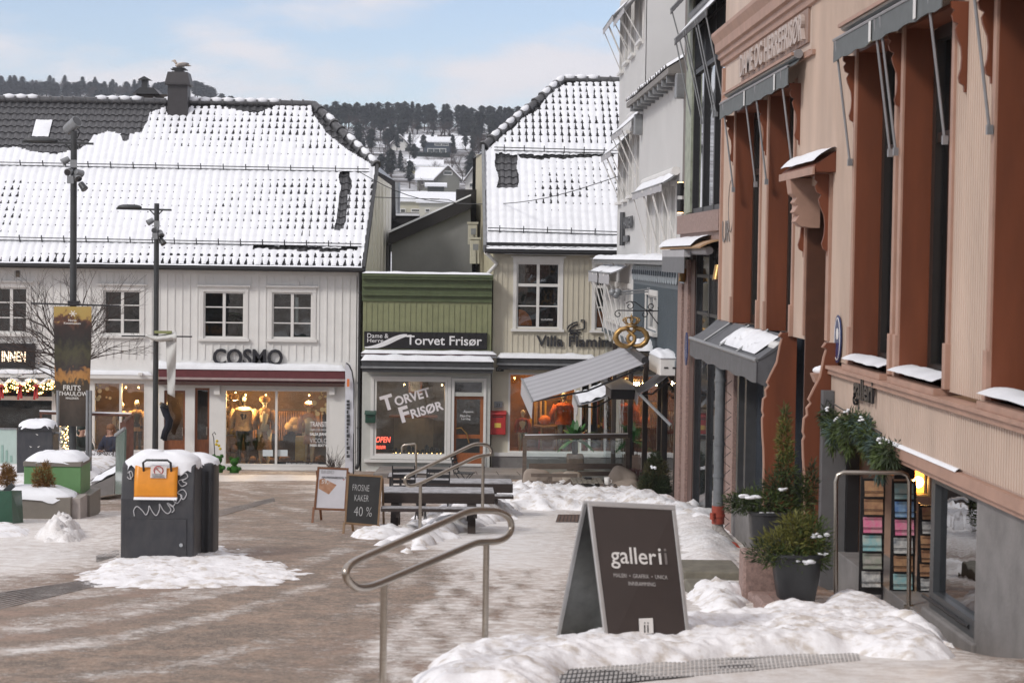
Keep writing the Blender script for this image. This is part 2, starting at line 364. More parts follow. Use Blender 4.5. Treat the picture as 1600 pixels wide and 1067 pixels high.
gy = [-200, -60, -10, 4]+[9+.11*i for i in range(0, 190)]+[30+.25*i for i in range(1, 137)]+[66, 70, 80, 100, 130]+[160+12*i for i in range(0, 90)]+[1300, 1500, 2000, 2600]
gx = sorted(set(gx)); gy = sorted(set(gy)); GX, GY = np.meshgrid(np.array(gx), np.array(gy)); nx, ny = len(gx), len(gy)
b = MB(); b.v = []
for y in gy:
    for x in gx:
        z = land(x, y)
        if y < 66: z += .012*noise.noise((x*.9, y*.5, 0))+.006*noise.noise((x*3, y*3, 4))
        b.v.append(Vector((x, y, z)))
def platform_z(x, y): return 0
b.f = [(j*nx+i, j*nx+i+1, (j+1)*nx+i+1, (j+1)*nx+i) for j in range(ny-1) for i in range(nx-1)]; b.mi = [0]*len(b.f)
snow = np.full(GX.shape, .40); sand = np.full(GX.shape, .25)
def patch(arr, px, val, soft):
    d = sdist(GX, GY, polyW(px)); k = np.clip(d/soft+.5, 0, 1); k = k*k*(3-2*k); arr[:] = arr*(1-k)+val*k
# untouched snow away from the street
snow[GY > 66] = .8
patch(snow, [(-600, 900), (0, 880), (170, 930), (460, 905), (560, 960), (300, 1067), (-700, 1200)], .40, 2)
patch(snow, [(0, 800), (190, 800), (190, 870), (60, 900), (-300, 900), (-300, 800)], .68, 2)
patch(snow, [(330, 745), (570, 745), (600, 830), (500, 860), (340, 850)], .42, 2)
patch(snow, [(330, 742), (560, 742), (565, 750), (330, 752)], .7, .6)
patch(snow, [(620, 850), (690, 800), (760, 770), (900, 780), (905, 880), (870, 920), (720, 905)], .75, 2)
patch(snow, [(690, 905), (905, 900), (900, 1067), (560, 1067), (600, 960)], .50, 2)
patch(snow, [(1030, 780), (1150, 800), (1180, 980), (1060, 970)], .8, 1.2)
patch(snow, [(1000, 960), (1400, 930), (1600, 1100), (900, 1200), (500, 1100), (640, 1040)], .7, .8)
patch(snow, [(640, 790), (560, 775), (560, 745), (830, 745), (830, 765)], .55, 1)
patch(snow, [(568, 735), (830, 735), (830, 752), (568, 756)], .28, .5)
DK = [(-600, 1030), (0, 1025), (200, 985), (330, 935), (470, 895), (520, 862), (600, 855), (660, 870), (715, 915), (640, 950), (480, 1010), (300, 1100), (-600, 1400)]
patch(sand, DK, 1.0, 1.8); patch(snow, DK, .24, 1.8)
DK2 = [(340, 790), (420, 765), (500, 790), (560, 835), (610, 860), (560, 880), (470, 860), (380, 850)]
patch(sand, DK2, .9, 2); patch(snow, DK2, .26, 2)
def track(arr, px, val, wd):
    P = polyW(px); best = np.full(GX.shape, 1e9)
    for (ax, ay), (bx_, by_) in zip(P, P[1:]):
        ex, ey = bx_-ax, by_-ay; t = np.clip(((GX-ax)*ex+(GY-ay)*ey)/(ex*ex+ey*ey), 0, 1); best = np.minimum(best, np.hypot(GX-ax-t*ex, GY-ay-t*ey))
    k = np.clip(1.3-best/wd, 0, 1); k = k*k*(3-2*k); arr[:] = arr*(1-k)+val*k
for dx, dy, v in ((0, 0, .16), (24, 14, .43), (52, 30, .2), (-26, -14, .42), (-60, -34, .24), (90, 62, .4)):
    track(snow, [(-60+dx, 1010+dy), (150+dx, 985+dy), (320+dx, 950+dy*.9), (470+dx, 905+dy*.8), (560+dx*.8, 868+dy*.7), (580+dx*.6, 840+dy*.6), (520+dx*.5, 812+dy*.5), (430+dx*.4, 790+dy*.4), (350+dx*.3, 772+dy*.3)], v, .22)
for k in range(7): track(snow, [(560+30*k, 1067), (640+26*k, 985), (700+22*k, 930), (740+20*k, 890)], (.62, .38)[k % 2], .16)
o = b.build('ground', [], recalc=False, smooth=2); struct(o)
for nm, arr in (('snow', snow), ('sand', sand)):
    a = o.data.attributes.new(nm, 'FLOAT', 'POINT'); a.data.foreach_set('value', arr.astype(np.float32).ravel())
def ground_material():
    m = D.materials.new('ground'); m.use_nodes = True; t = m.node_tree; b = t.nodes['Principled BSDF']; N = t.nodes.new; L = t.links.new
    tc = N('ShaderNodeTexCoord').outputs['Object']
    def noi(sc, det=6, rough=.6, st=(1, 1, 1)):
        mp = N('ShaderNodeMapping'); mp.inputs['Scale'].default_value = st; L(tc, mp.inputs[0])
        n = N('ShaderNodeTexNoise'); n.inputs['Scale'].default_value = sc; n.inputs['Detail'].default_value = det; n.inputs['Roughness'].default_value = rough
        L(mp.outputs[0], n.inputs[0]); return n.outputs[0]
    def ma(op, a, bb, c=None):
        x = N('ShaderNodeMath'); x.operation = op
        for i, q in enumerate((a, bb, c)):
            if q is None: continue
            if isinstance(q, (int, float)): x.inputs[i].default_value = q
            else: L(q, x.inputs[i])
        return x.outputs[0]
    def mixc(f, a, c):
        x = N('ShaderNodeMix'); x.data_type = 'RGBA'
        if isinstance(f, float): x.inputs[0].default_value = f
        else: L(f, x.inputs[0])
        for i, q in ((6, a), (7, c)):
            if isinstance(q, tuple): x.inputs[i].default_value = (*q, 1)
            else: L(q, x.inputs[i])
        return x.outputs[2]
    def rng(v, a, c, d=0, e=1):
        x = N('ShaderNodeMapRange'); L(v, x.inputs[0]); x.inputs[1].default_value = a; x.inputs[2].default_value = c; x.inputs[3].default_value = d; x.inputs[4].default_value = e
        x.interpolation_type = 'SMOOTHSTEP'; return x.outputs[0]
    at = lambda n: (lambda x: (setattr(x, 'attribute_name', n), x.outputs['Fac'])[1])(N('ShaderNodeAttribute'))
    sn, sa = at('snow'), at('sand')
    br = N('ShaderNodeTexBrick'); br.inputs['Scale'].default_value = 1.0; br.inputs['Brick Width'].default_value = .6; br.inputs['Row Height'].default_value = .4
    br.inputs['Mortar Size'].default_value = .012; br.inputs['Color1'].default_value = (.31, .235, .18, 1); br.inputs['Color2'].default_value = (.26, .205, .165, 1); br.inputs['Mortar'].default_value = (.19, .15, .13, 1)
    mpb = N('ShaderNodeMapping'); mpb.inputs['Rotation'].default_value = (0, 0, .12); L(tc, mpb.inputs[0]); L(mpb.outputs[0], br.inputs[0])
    pav = mixc(rng(noi(1.3), .35, .7), br.outputs[0], (.34, .235, .185))
    grit = mixc(rng(noi(34, 3, .9), .40, .60), (.06, .046, .037), (.46, .375, .30))
    grit2 = mixc(rng(noi(13, 5, .9), .42, .58), (.17, .135, .108), grit)
    grit2 = mixc(rng(noi(2.6, 6, .8), .42, .6), grit2, mixc(rng(noi(24, 4, .9), .44, .56), (.27, .185, .135), (.45, .35, .27)))
    base = mixc(ma('MINIMUM', ma('MULTIPLY', sa, 1.25), .93), pav, grit2); base = mixc(rng(noi(22, 4, .9), .48, .62, 0, .6), base, (.085, .07, .06))
    # thin trodden snow and ice: large drifts, tread-sized flecks
    f = ma('ADD', ma('MULTIPLY', noi(.55, 5, .6, (1, .8, 1)), .75), ma('MULTIPLY', noi(3.2, 9, .8, (1, 1, 1)), .85))
    f = ma('ADD', f, ma('MULTIPLY', noi(20, 6, .85), .9))
    thr = ma('ADD', ma('MULTIPLY', sn, -1.25), 1.82)
    cov = rng(ma('SUBTRACT', f, thr), -.15, .13)
    cov = ma('MINIMUM', ma('ADD', cov, .0), .97)
    icec = mixc(rng(noi(7, 5), .4, .62), (.52, .45, .40), (.79, .765, .735))
    icec = mixc(rng(sn, .55, .8), icec, mixc(rng(noi(5, 6, .7), .35, .6), (.66, .62, .58), (.87, .865, .86)))
    dirt = rng(noi(38, 4, .85), .55, .72, 0, .6); icec = mixc(dirt, icec, (.22, .17, .14))
    col = mixc(cov, base, icec); L(col, b.inputs['Base Color'])
    L(rng(cov, 0, 1, .72, .5), b.inputs['Roughness']); b.inputs['Specular IOR Level'].default_value = .35
    bp = N('ShaderNodeBump'); bp.inputs['Strength'].default_value = .5; bp.inputs['Distance'].default_value = .015
    L(ma('ADD', ma('ADD', ma('MULTIPLY', cov, .8), ma('MULTIPLY', noi(30, 4, .8), .8)), noi(8, 4)), bp.inputs['Height']); L(bp.outputs[0], b.inputs['Normal'])
    # far hillside: brush and snow
    return m
GM = ground_material(); o.data.materials.append(GM); ground = o
hm = mat('hillside_brush_and_snow', (.06, .048, .04), .9, var=.2, scale=.09, col2=(.72, .74, .78), bump=0, rg=(.40, .62))
o.data.materials.append(hm)
mi = np.zeros((ny-1, nx-1), np.int32); mi[np.array(gy[:-1]) >= 130, :] = 1; o.data.polygons.foreach_set('material_index', mi.ravel())
# ------------------------------------------------------------------ heaps of snow
def heap(name, label, cat, poly, h, edge, res=.12, rough=.25, m=None, seed=0, px=True, zf=None, lump=1.0, group=None, crest=None):
    P = polyW(poly) if px else poly; zf = zf or gz
    xs = [p[0] for p in P]; ys = [p[1] for p in P]; x0, x1, y0, y1 = min(xs)-.2, max(xs)+.2, min(ys)-.2, max(ys)+.2
    nu = max(6, min(260, int((x1-x0)/res))); nv = max(6, min(260, int((y1-y0)/res)))
    U, V = np.meshgrid(np.linspace(x0, x1, nu+1), np.linspace(y0, y1, nv+1)); d = sdist(U, V, P)
    b = MB(); vs = []; nn = noise.noise
    for j in range(nv+1):
        for i in range(nu+1):
            x, y = U[j, i], V[j, i]; dd = d[j, i]+.35*edge*nn((x*2.3/lump, y*2.3/lump, seed))
            k = max(0, min(1, dd/edge)); k = math.sin(k*math.pi/2)**.8
            hh = h if crest is None else h*crest(x, y)
            z = hh*k*(1+rough*nn((x*1.1/lump, y*1.1/lump, seed+3))+rough*.6*nn((x*3.5/lump, y*3.5/lump, seed+5))+rough*.35*nn((x*9/lump, y*9/lump, seed+8))+rough*.9*(.25-abs(nn((x*5/lump, y*5/lump, seed+11))))+rough*.12*nn((x*19/lump, y*19/lump, seed+12)))
            vs.append(Vector((x, y, zf(x, y)+z-.035*(1-k)-(.08 if dd < -.02 else 0))))
    fs = []
    for j in range(nv):
        for i in range(nu):
            if max(d[j, i], d[j+1, i], d[j, i+1], d[j+1, i+1]) > -.14: a = j*(nu+1)+i; fs.append((a, a+1, a+nu+2, a+nu+1))
    b.v = vs; b.f = fs; b.mi = [0]*len(fs); c = (x0+x1)/2, (y0+y1)/2
    # drop unused verts through bmesh
    o = b.build(name, m or HEAP, org=Vector((c[0], c[1], zf(*c))), smooth=2, recalc=False)
    bm = bmesh.new(); bm.from_mesh(o.data); bmesh.ops.delete(bm, geom=[v for v in bm.verts if not v.link_faces], context='VERTS'); bm.to_mesh(o.data); bm.free()
    return tag(o, label, cat, group)
# big ploughed bank beyond the board
heap('snow_bank', 'long ploughed snow bank between the picnic tables and the granite pillars', 'snow bank',
     [(598, 858), (640, 838), (690, 812), (740, 796), (800, 797), (900, 797), (1010, 805), (1100, 818), (1135, 828), (1120, 806), (1062, 786), (1000, 776), (850, 768), (780, 767), (735, 775), (690, 793), (650, 815), (600, 842)], .27, 1.3, seed=2, rough=.55, res=.09, lump=.8)
heap('snow_bank', 'rough heap of snow piled high beside the middle handrail', 'snow bank',
     [(705, 806), (770, 774), (850, 768), (900, 772), (880, 790), (800, 796), (740, 808)], .36, 1.8, seed=21, rough=.4, res=.09, lump=.8)
heap('snow_bank', 'low end of the ploughed snow covering the right foot of the dark picnic tables', 'snow bank',
     [(632, 866), (680, 848), (740, 828), (808, 806), (800, 788), (740, 788), (690, 806), (645, 838)], .34, 1.0, seed=23, rough=.4, res=.07, lump=.9)
heap('snow_drift', 'thick foreground snow drift below the gallery signboard', 'snow drift',
     [(640, 1085), (655, 1045), (720, 1020), (800, 1017), (860, 1010), (1000, 985), (1100, 968), (1160, 968), (1210, 955), (1270, 958), (1420, 975), (1480, 1000), (1500, 1030), (1420, 1035), (1330, 1022), (1150, 1028), (900, 1045), (850, 1085)], .13, .34, res=.024, seed=5, rough=.36, lump=.75)
heap('snow_drift', 'deep snow mound under the arch-shaped handrail by the gallery door', 'snow drift',
     [(1262, 960), (1300, 935), (1425, 940), (1440, 962), (1500, 1000), (1380, 985), (1290, 985)], .13, .30, res=.03, seed=6, rough=.32, lump=.7)
heap('snow_patch', 'flattened snow ring around the feet of the big waste bins', 'snow patch',
     [(95, 903), (150, 880), (190, 862), (250, 850), (345, 852), (400, 868), (460, 882), (500, 898), (440, 914), (330, 920), (200, 922), (110, 916)], .045, .8, res=.05, seed=9, rough=.9, lump=.35)
heap('snow_lump', 'dirty snow lump on the ground below the brown planter', 'snow lump',
     [(62, 838), (80, 826), (122, 826), (134, 838), (115, 848), (75, 847), (50, 842)], .22, .3, res=.05, seed=11, rough=.8, lump=.35, m=SNOWD)
heap('snow_patch', 'trodden snow along the granite wall beside the red drainpipe foot', 'snow patch',
     [(1050, 800), (1120, 795), (1142, 830), (1160, 880), (1158, 895), (1060, 890)], .10, .5, seed=13, rough=.6, m=SNOWD, res=.08)
heap('snow_patch', 'lumpy snow beside the red granite bench block', 'snow patch',
     [(1065, 925), (1150, 915), (1175, 925), (1165, 965), (1090, 955)], .14, .35, seed=14, rough=.6, res=.05, lump=.6)
heap('snow_patch', 'small snow strip at the feet of the chalkboard and sandwich board', 'snow patch',
     [(540, 838), (560, 829), (610, 828), (655, 835), (620, 842), (570, 843)], .10, .3, seed=15, rough=.6, res=.06, lump=.5)
# ------------------------------------------------------------------ trees on the hill
CON = mat('far_conifer', (.012, .020, .017), .9, var=.5, scale=.8); PINE = mat('far_pine', (.017, .024, .018), .9, var=.5, scale=.8)
TWIG = mat('bare_twigs', (.055, .038, .032), .9, var=.3, scale=1)
def conifer_mesh(kind, seed, n=800):
    rnd = random.Random(seed); t = MB(); cr = MB(); h = 1.0
    t.tube([(0, 0, 0), (.004, 0, .5), (0, 0, .93)], [.018, .013, .004], 6)
    for i in range(n):
        if kind == 'spruce': z = .08+.92*rnd.random()**.85*1.0; rm = .17*(1-z)**.8+.012; rm *= .72+.4*abs(math.sin(z*26+seed))
        else:
            z = .30+.69*rnd.random(); rm = .17*math.sin(min(1, (z-.30)/.72)*math.pi)**.55; rm *= .55+.6*abs(math.sin(z*13+seed*2))
        a = rnd.random()*6.283; a += .5*math.sin(z*17+seed); rr = rm*rnd.random()**.45*(1+.25*math.sin(a*2+seed))
        p = Vector((math.cos(a)*rr, math.sin(a)*rr, z-rr*.18)); s = .018+.022*rnd.random()
        d = Vector((math.cos(a), math.sin(a), -.35+rnd.uniform(-.4, .5)))*s*1.5; q = Vector((-math.sin(a), math.cos(a), rnd.uniform(-.4, .4)))*s*.8
        cr.poly([p-q-d*.3, p+d, p+q-d*.3, p-d*.6+Vector((0, 0, s*.6))])
    return t, cr
def branchy(seed, levels=4, spread=.55, L0=.34, r0=.02):
    rnd = random.Random(seed); t = MB(); cr = MB()
    def rec(p, d, l, r, lev):
        q = p+d*l; mid = p+d*l*.5+Vector((rnd.uniform(-1, 1), rnd.uniform(-1, 1), rnd.uniform(-.2, 1)))*l*.06
        (t if lev < 1 else cr).tube([p, mid, q], r, 5 if lev < 2 else 3, r2=r*.62)
        if lev >= levels: return
        for k in range(rnd.choice((2, 3, 3))if lev else 5):
            e = (d+Vector((rnd.uniform(-1, 1), rnd.uniform(-1, 1), rnd.uniform(-.35, .8)))*spread*(1.25 if lev == 0 else 1)).normalized()
            rec(p+d*l*rnd.uniform(.45, 1), e, l*rnd.uniform(.62, .85), r*.55, lev+1)
    rec(Vector((0, 0, 0)), Vector((0, 0, 1)), L0, r0, 0)
    return t, cr
def tree_proto(name, tm, cm, pair):
    o = D.objects.new(name, None); C.objects.link(o); ORG[o.name] = Vector((0, 0, 0))
    pair[0].build('trunk', tm, o); pair[1].build('crown', cm, o, recalc=False); return o
protos = [tree_proto('spruce_tree', BARK, CON, conifer_mesh('spruce', s)) for s in (1, 2, 3)]+[tree_proto('pine_tree', BARK, PINE, conifer_mesh('pine', s)) for s in (4, 5, 6)]+[tree_proto('bare_tree', TWIG, TWIG, branchy(s, 5, .6, .3, .016)) for s in (7, 8)]
used = set()
def place(i, x, y, h, label, group, cat='tree', w=1.0):
    o = protos[i] if i not in used else copy_tree(protos[i]); used.add(i)
    o.location = (x, y, land(x, y)-.2); o.scale = (h*w, h*w, h); o.rotation_euler = (0, 0, random.random()*6.28)
    tag(o, label, cat, group)
rnd = random.Random(11)
def skyline(n, px0, px1, Y0, Y1, topf, kinds, label, group, hmin, hmax, w=1.):
    for k in range(n):
        px = px0+(px1-px0)*(k+rnd.uniform(.1, .9))/n; Y = rnd.uniform(Y0, Y1); q = atY(px, 200, Y); z = land(q.x, Y)
        top = atY(px, topf(px)+rnd.uniform(-2, 9), Y).z; h = max(hmin, min(hmax, top-z+.2))
        place(rnd.choice(kinds), q.x, Y, h, label, group, w=w*rnd.uniform(.85, 1.25))
tl = lambda px: lerp_tab([(0, 124), (100, 130), (180, 133), (260, 145), (340, 150), (420, 149), (480, 158), (560, 160), (600, 165), (650, 168), (700, 175), (740, 172), (760, 180), (800, 192)], px)
skyline(34, -20, 260, 1000, 1180, tl, (0, 1, 2, 2), 'small dark spruce on the far ridge above the bare tiles of the long roof', 'spruces on the left skyline', 8, 20, 2.1)
skyline(30, -20, 280, 940, 1000, lambda p: tl(p)+10, (6, 7, 0), 'leafless or dark tree on the far ridge left of the chimney', 'mixed trees on the left skyline', 8, 17, 2.3)
skyline(34, -20, 260, 880, 930, lambda p: tl(p)+17, (0, 1, 2, 4, 7), 'dark tree in the dense lower edge of the far left forest', 'lower forest edge on the left skyline', 8, 17, 2.6)
skyline(30, 300, 500, 860, 960, lambda p: tl(p)+3, (0, 1, 3, 4), 'dark tree on the far ridge above the snowy roof right of the chimney', 'trees on the ridge right of the chimney', 9, 20, 1.9)
for q, (lab, Y0, Y1, n, dy) in enumerate((('tall pine on the wooded hilltop between the two tiled roofs', 680, 720, 30, 0), ('pine or spruce in the middle row of the hilltop wood', 640, 680, 26, 8), ('tree at the front edge of the hilltop wood above the white villas', 600, 635, 20, 22))):
    skyline(int(n*1.35), 480, 960, Y0, Y1, lambda p: tl(p)+dy, (3, 4, 5, 5, 0) if q < 2 else (3, 5, 6, 7, 0), lab, 'hilltop wood row %s' % ('at the back', 'in the middle', 'in front')[q], 9, 24, 1.45)
rnd = random.Random(77); extra = []
for a_, c_, n_ in ((560, 625, 26), (700, 775, 30), (625, 700, 8)):
    for k in range(n_): px = rnd.uniform(a_, c_); Y = rnd.uniform(400, 600); base = 300-(Y-400)*.33; extra.append((px, base, base-rnd.uniform(24, 52), Y, rnd.choice((3, 4, 5, 6, 7, 7, 6, 1))))
k = 0
for px, base, top, Y, i in tuple(extra)+((610, 305, 232, 420, 3), (596, 300, 240, 440, 4), (640, 300, 250, 400, 3), (625, 285, 236, 470, 1), (580, 250, 200, 520, 5), (600, 270, 215, 500, 6), (735, 270, 200, 500, 7), (748, 262, 190, 520, 6), (722, 285, 232, 430, 7), (758, 280, 215, 450, 7),
                            (706, 275, 225, 470, 6), (655, 292, 268, 380, 7), (560, 240, 190, 540, 4), (770, 250, 190, 540, 4), (690, 262, 235, 480, 6), (640, 240, 212, 560, 1)):
    q = atY(px, base, Y); h = atY(px, top, Y).z-land(q.x, Y)
    place(i, q.x, Y, max(5, h), ('dark evergreen among the villas on the slope below the wood' if i < 6 else 'bare brown deciduous tree among the villas on the slope'), 'evergreens between the hill villas' if i < 6 else 'bare trees between the hill villas', w=1.35 if i < 6 else 1.1); k += 1
# ------------------------------------------------------------------ houses on the hill
def far_house(name, label, px0, px1, ytop, yeave, ybase, Y, depth, col, gable='side', roofcol=None, wins=(), cat='house', snowroof=True, over=.5):
    """px0..px1 wall span; ridge / eave / base heights in the photograph at distance Y"""
    q0 = atY(px0, yeave, Y); q1 = atY(px1, yeave, Y); xm = (q0.x+q1.x)/2; ze = q0.z; zr = atY((px0+px1)/2, ytop, Y+(0 if gable == 'front' else depth/2)).z
    zb = min(land(xm, Y), atY((px0+px1)/2, ybase, Y).z)-1.0; x0, x1 = q0.x, q1.x
    t = thing(name, label, cat, (xm, Y+depth/2, zb)); wm = mat('far_wall_%.2f_%.2f_%.2f' % col, col, .8, var=.05)
    b = MB(); b.box(x0, x1, Y, Y+depth, zb, ze)
    if gable == 'front':
        b.prism([(x0, Y, ze), (x1, Y, ze), (xm, Y, zr)], (0, depth, 0)); b.build('wall', wm, t)
        b = MB(); o = over; sl = (zr-ze)/((x1-x0)/2)
        for s, xe in ((-1, x0), (1, x1)):
            b.prism([(xm, Y-o, zr), (xe+s*o, Y-o, ze-o*sl), (xe+s*o, Y-o, ze-o*sl+.45), (xm, Y-o, zr+.45)], (0, depth+2*o, 0))
        rf = b.build('roof', SNOW if snowroof else TILE, t)
        b = MB(); 
        for s, xe in ((-1, x0), (1, x1)): b.bar((xm, Y-o-.05, zr-.02), (xe+s*o, Y-o-.05, ze-o*sl-.02), .12, .3)
        b.build('bargeboard', mat('dark_bargeboard', (.08, .07, .065), .7), t)
    else:
        b.prism([(x0, Y, ze), (x0, Y+depth, ze), (x0, Y+depth/2, zr)], (x1-x0, 0, 0)); b.build('wall', wm, t)
        b = MB(); o = over; sl = (zr-ze)/(depth/2)
        for ye, s in ((Y, -1), (Y+depth, 1)):
            b.prism([(x0-o, Y+depth/2, zr), (x0-o, ye+s*o, ze-o*sl), (x0-o, ye+s*o, ze-o*sl+.4), (x0-o, Y+depth/2, zr+.4)], (x1-x0+2*o, 0, 0))
        b.build('roof', SNOW if snowroof else TILE, t)
    for r in wins:
        a = atY(r[0], r[1], Y); c = atY(r[2], r[3], Y); b = MB(); b.box(a.x, c.x, Y-.12, Y+.05, c.z, a.z); f = b.build('window', WHITET, t)
        b = MB(); g = min(.15, (c.x-a.x)*.15); nn = max(1, int((c.x-a.x)/1.3)); wd = (c.x-a.x-g)/nn
        for i in range(nn): b.box(a.x+g+i*wd, a.x+(i+1)*wd, Y-.16, Y-.13, c.z+g, a.z-g)
        b.build('pane', PANE, f)
    return t
CW = (.62, .61, .58); CY = (.50, .46, .30); CG = (.17, .17, .15); CB = (.05, .065, .085)
far_house('villa', 'white villa with arched gable windows highest on the left of the slope', 612, 637, 212, 224, 236, 560, 12, CW, 'front', wins=((619, 216, 631, 223), (620, 227, 626, 232)))
far_house('villa', 'long snow-roofed white house behind the arched-gable villa', 634, 680, 213, 230, 238, 575, 12, CW, 'side', wins=((646, 231, 654, 236),))
far_house('villa', 'dark blue villa with a glazed upper storey and balcony', 662, 705, 216, 222, 240, 540, 10, CB, 'side', wins=((679, 224, 701, 228), (668, 232, 697, 239)))
far_house('villa', 'wide house with a broad snowy roof right of the dark blue villa', 702, 735, 215, 232, 240, 560, 12, CG, 'side', wins=((712, 233, 718, 237),))
far_house('villa', 'yellow house with a snow-covered roof in the middle of the slope', 638, 690, 252, 259, 272, 460, 12, CY, 'side', wins=((646, 261, 653, 267), (662, 262, 667, 266)))
far_house('villa', 'grey gabled house with twin white gable windows below the yellow house', 682, 718, 260, 278, 296, 390, 13, CG, 'front', wins=((693, 267, 707, 274),), snowroof=True)
far_house('villa', 'lean snow-roofed wing on the left of the grey gabled house', 652, 690, 264, 280, 293, 396, 10, CG, 'side', wins=((657, 283, 663, 289),), snowroof=True)
far_house('villa', 'white cottage with a steep snowy roof half hidden by the beige house', 728, 752, 262, 279, 302, 380, 9, CW, 'front', wins=((733, 286, 739, 293),))
far_house('cabin', 'low dark cabin standing under the grey gabled house', 668, 694, 289, 291, 299, 350, 5, (.045, .05, .045), 'side')
far_house('apartment_block', 'pale yellow terrace with snowy roofs just above the grey shed roof', 612, 662, 303, 314, 345, 300, 12, (.52, .50, .40), 'side', wins=((625, 326, 634, 333), (606, 312, 613, 320), (642, 326, 660, 332)))
far_house('apartment_block', 'pale terrace wing with a broad gable and window band behind the shed roof', 655, 716, 304, 316, 345, 292, 12, (.55, .54, .47), 'side', wins=((671, 310, 687, 318), (664, 326, 672, 332)))
def fence_far(label, px0, px1, y0, y1, Y):
    a = atY(px0, y1, Y); c = atY(px1, y0, Y); b = MB(); b.box(a.x, c.x, Y, Y+.8, a.z-.8, c.z); n = int((c.x-a.x)/1.2)
    for i in range(n): x = a.x+(i+.5)*(c.x-a.x)/n; b.ball((x, Y+.2, c.z), (.8, .6, .35), 6, 4)
    tag(b.build('hedge', CON, org=Vector(((a.x+c.x)/2, Y, a.z))), label, 'hedge')
fence_far('long clipped dark hedge below the blue villa', 645, 704, 240, 246, 520)
fence_far('short dark hedge below the long white house', 633, 656, 233, 238, 548)
b = MB(); q = atY(688, 302, 300); b.cbox((q.x, 300, q.z), (2.6, 1.5, 2.2)); b.build('red', RED) if 0 else None
# ------------------------------------------------------------------ tiled roofs with snow
def inpoly(x, y, P):
    c = False; n = len(P)
    for i in range(n):
        x1, y1 = P[i]; x2, y2 = P[(i+1) % n]
        if (y1 > y) != (y2 > y) and x < (x2-x1)*(y-y1)/(y2-y1)+x1: c = not c
    return c
def project(p):
    d = Vector(p)-EYE; t = d.dot(fwd); return PW/2+F*d.dot(RT)/t, PH/2-F*d.dot(UP)/t
class Roof:
    def __init__(s, Y0, z0, Y1, z1): s.Y0, s.z0, s.Y1, s.z1 = Y0, z0, Y1, z1; s.k = (z1-z0)/(Y1-Y0); s.len = math.hypot(Y1-Y0, z1-z0); s.n = Vector((0, -(z1-z0), Y1-Y0)).normalized()
    def at(s, px, py):
        d = ray(px, py); t = (s.z0-EYE.z-s.k*s.Y0+s.k*0)/(d.z-s.k*d.y) if 0 else (s.z0-s.k*s.Y0-EYE.z)/(d.z-s.k*d.y); return EYE+d*t
    def p(s, x, v, h=0): return Vector((x, s.Y0+(s.Y1-s.Y0)*v, s.z0+(s.z1-s.z0)*v))+s.n*h
    def v(s, q): return (q.y-s.Y0)/(s.Y1-s.Y0)
def tiled(rf, parent, x0, xl, xr, tw, tl, bare, gapf, snowx=0):
    """xl(v), xr(v): side limits; bare: polygons (measured on the photo) without snow; gapf(px,py)->gap size 0..1"""
    nv = int(rf.len/tl); x1 = max(xr(0), xr(.5)); nu = int((x1-x0)/tw)+1; tb = MB(); sb = MB()
    K = 5
    def wave(a): return .028*math.cos(2*math.pi*a)        # a in tile widths, crest at 0
    for j in range(nv):
        va, vb = j/nv, (j+1)/nv; L0 = xl((va+vb)/2); R0 = xr((va+vb)/2)
        i0 = int((L0-x0)/tw*K); i1 = int((R0-x0)/tw*K); vs = []; fs = []
        for i in range(i0, i1+1):
            x = x0+i*tw/K; vs += [rf.p(x, va, .045+wave(i/K)), rf.p(x, va, .0+wave(i/K)), rf.p(x, vb+.002, .008+wave(i/K))]
        for i in range(i1-i0): a = 3*i; fs += [(a, a+3, a+5, a+2), (a, a+1, a+4, a+3)]
        tb.add(vs, fs)
    tb.build('tiles', TILE, parent, recalc=False)
    M = 12; Nn = 6; nn = noise.noise; idx = {}; vs = []; fs = []
    def vert(i, j):
        k = (i, j)
        if k in idx: return idx[k]
        a = i/M; bq = j/Nn; fr = bq-math.floor(bq); x = x0+a*tw; v = bq/nv
        pil = abs(math.cos(math.pi*a))**.7; lip = 1-abs(2*fr-.72)**2*.55 if fr < .95 else .5
        big = .5+.5*nn((x*.45, v*3.2, 7)); h = .062+.024*pil*lip*(1-.4*big)+.022*(1-fr)*(1-.5*big)+.05*big+.012*nn((x*3, v*20, 3))+.006*math.cos(2*math.pi*a)
        if j <= 0: h *= .7
        idx[k] = len(vs); vs.append(rf.p(x+.01*nn((x*4, v*30, 9)), max(v, -.002), h)); return idx[k]
    for j in range(nv*Nn):
        bq = (j+.5)/Nn; v = bq/nv; fr = bq-math.floor(bq)
        for i in range(int((xl(v)-x0)/tw*M)+1, int((xr(v)-x0)/tw*M)):
            x = x0+(i+.5)/M*tw; q = project(rf.p(x, v, .05)); e = nn((x*1.5, v*12, 2))*5
            if any(inpoly(q[0]+e, q[1]+e*.7, B) for B in bare): continue
            a = (i+.5)/M; af = abs((a-math.floor(a))-.5); g = gapf(*q)*(.86+.9*nn((math.floor(a+.5)*.9, math.floor(bq)*.8, 5))+.85*nn((x*.55, v*5, 15)))
            hgt = min(1.0, g*.85)
            if g > .12 and fr < hgt and af < (.05+.17*min(1, g))*(1-fr/hgt)**1.2+(.045 if g > .55 else .0): continue
            fs.append((vert(i, j), vert(i+1, j), vert(i+1, j+1), vert(i, j+1)))
    sb.add(vs, fs); sb.build('roof_snow', SNOW, parent, smooth=2, recalc=False)
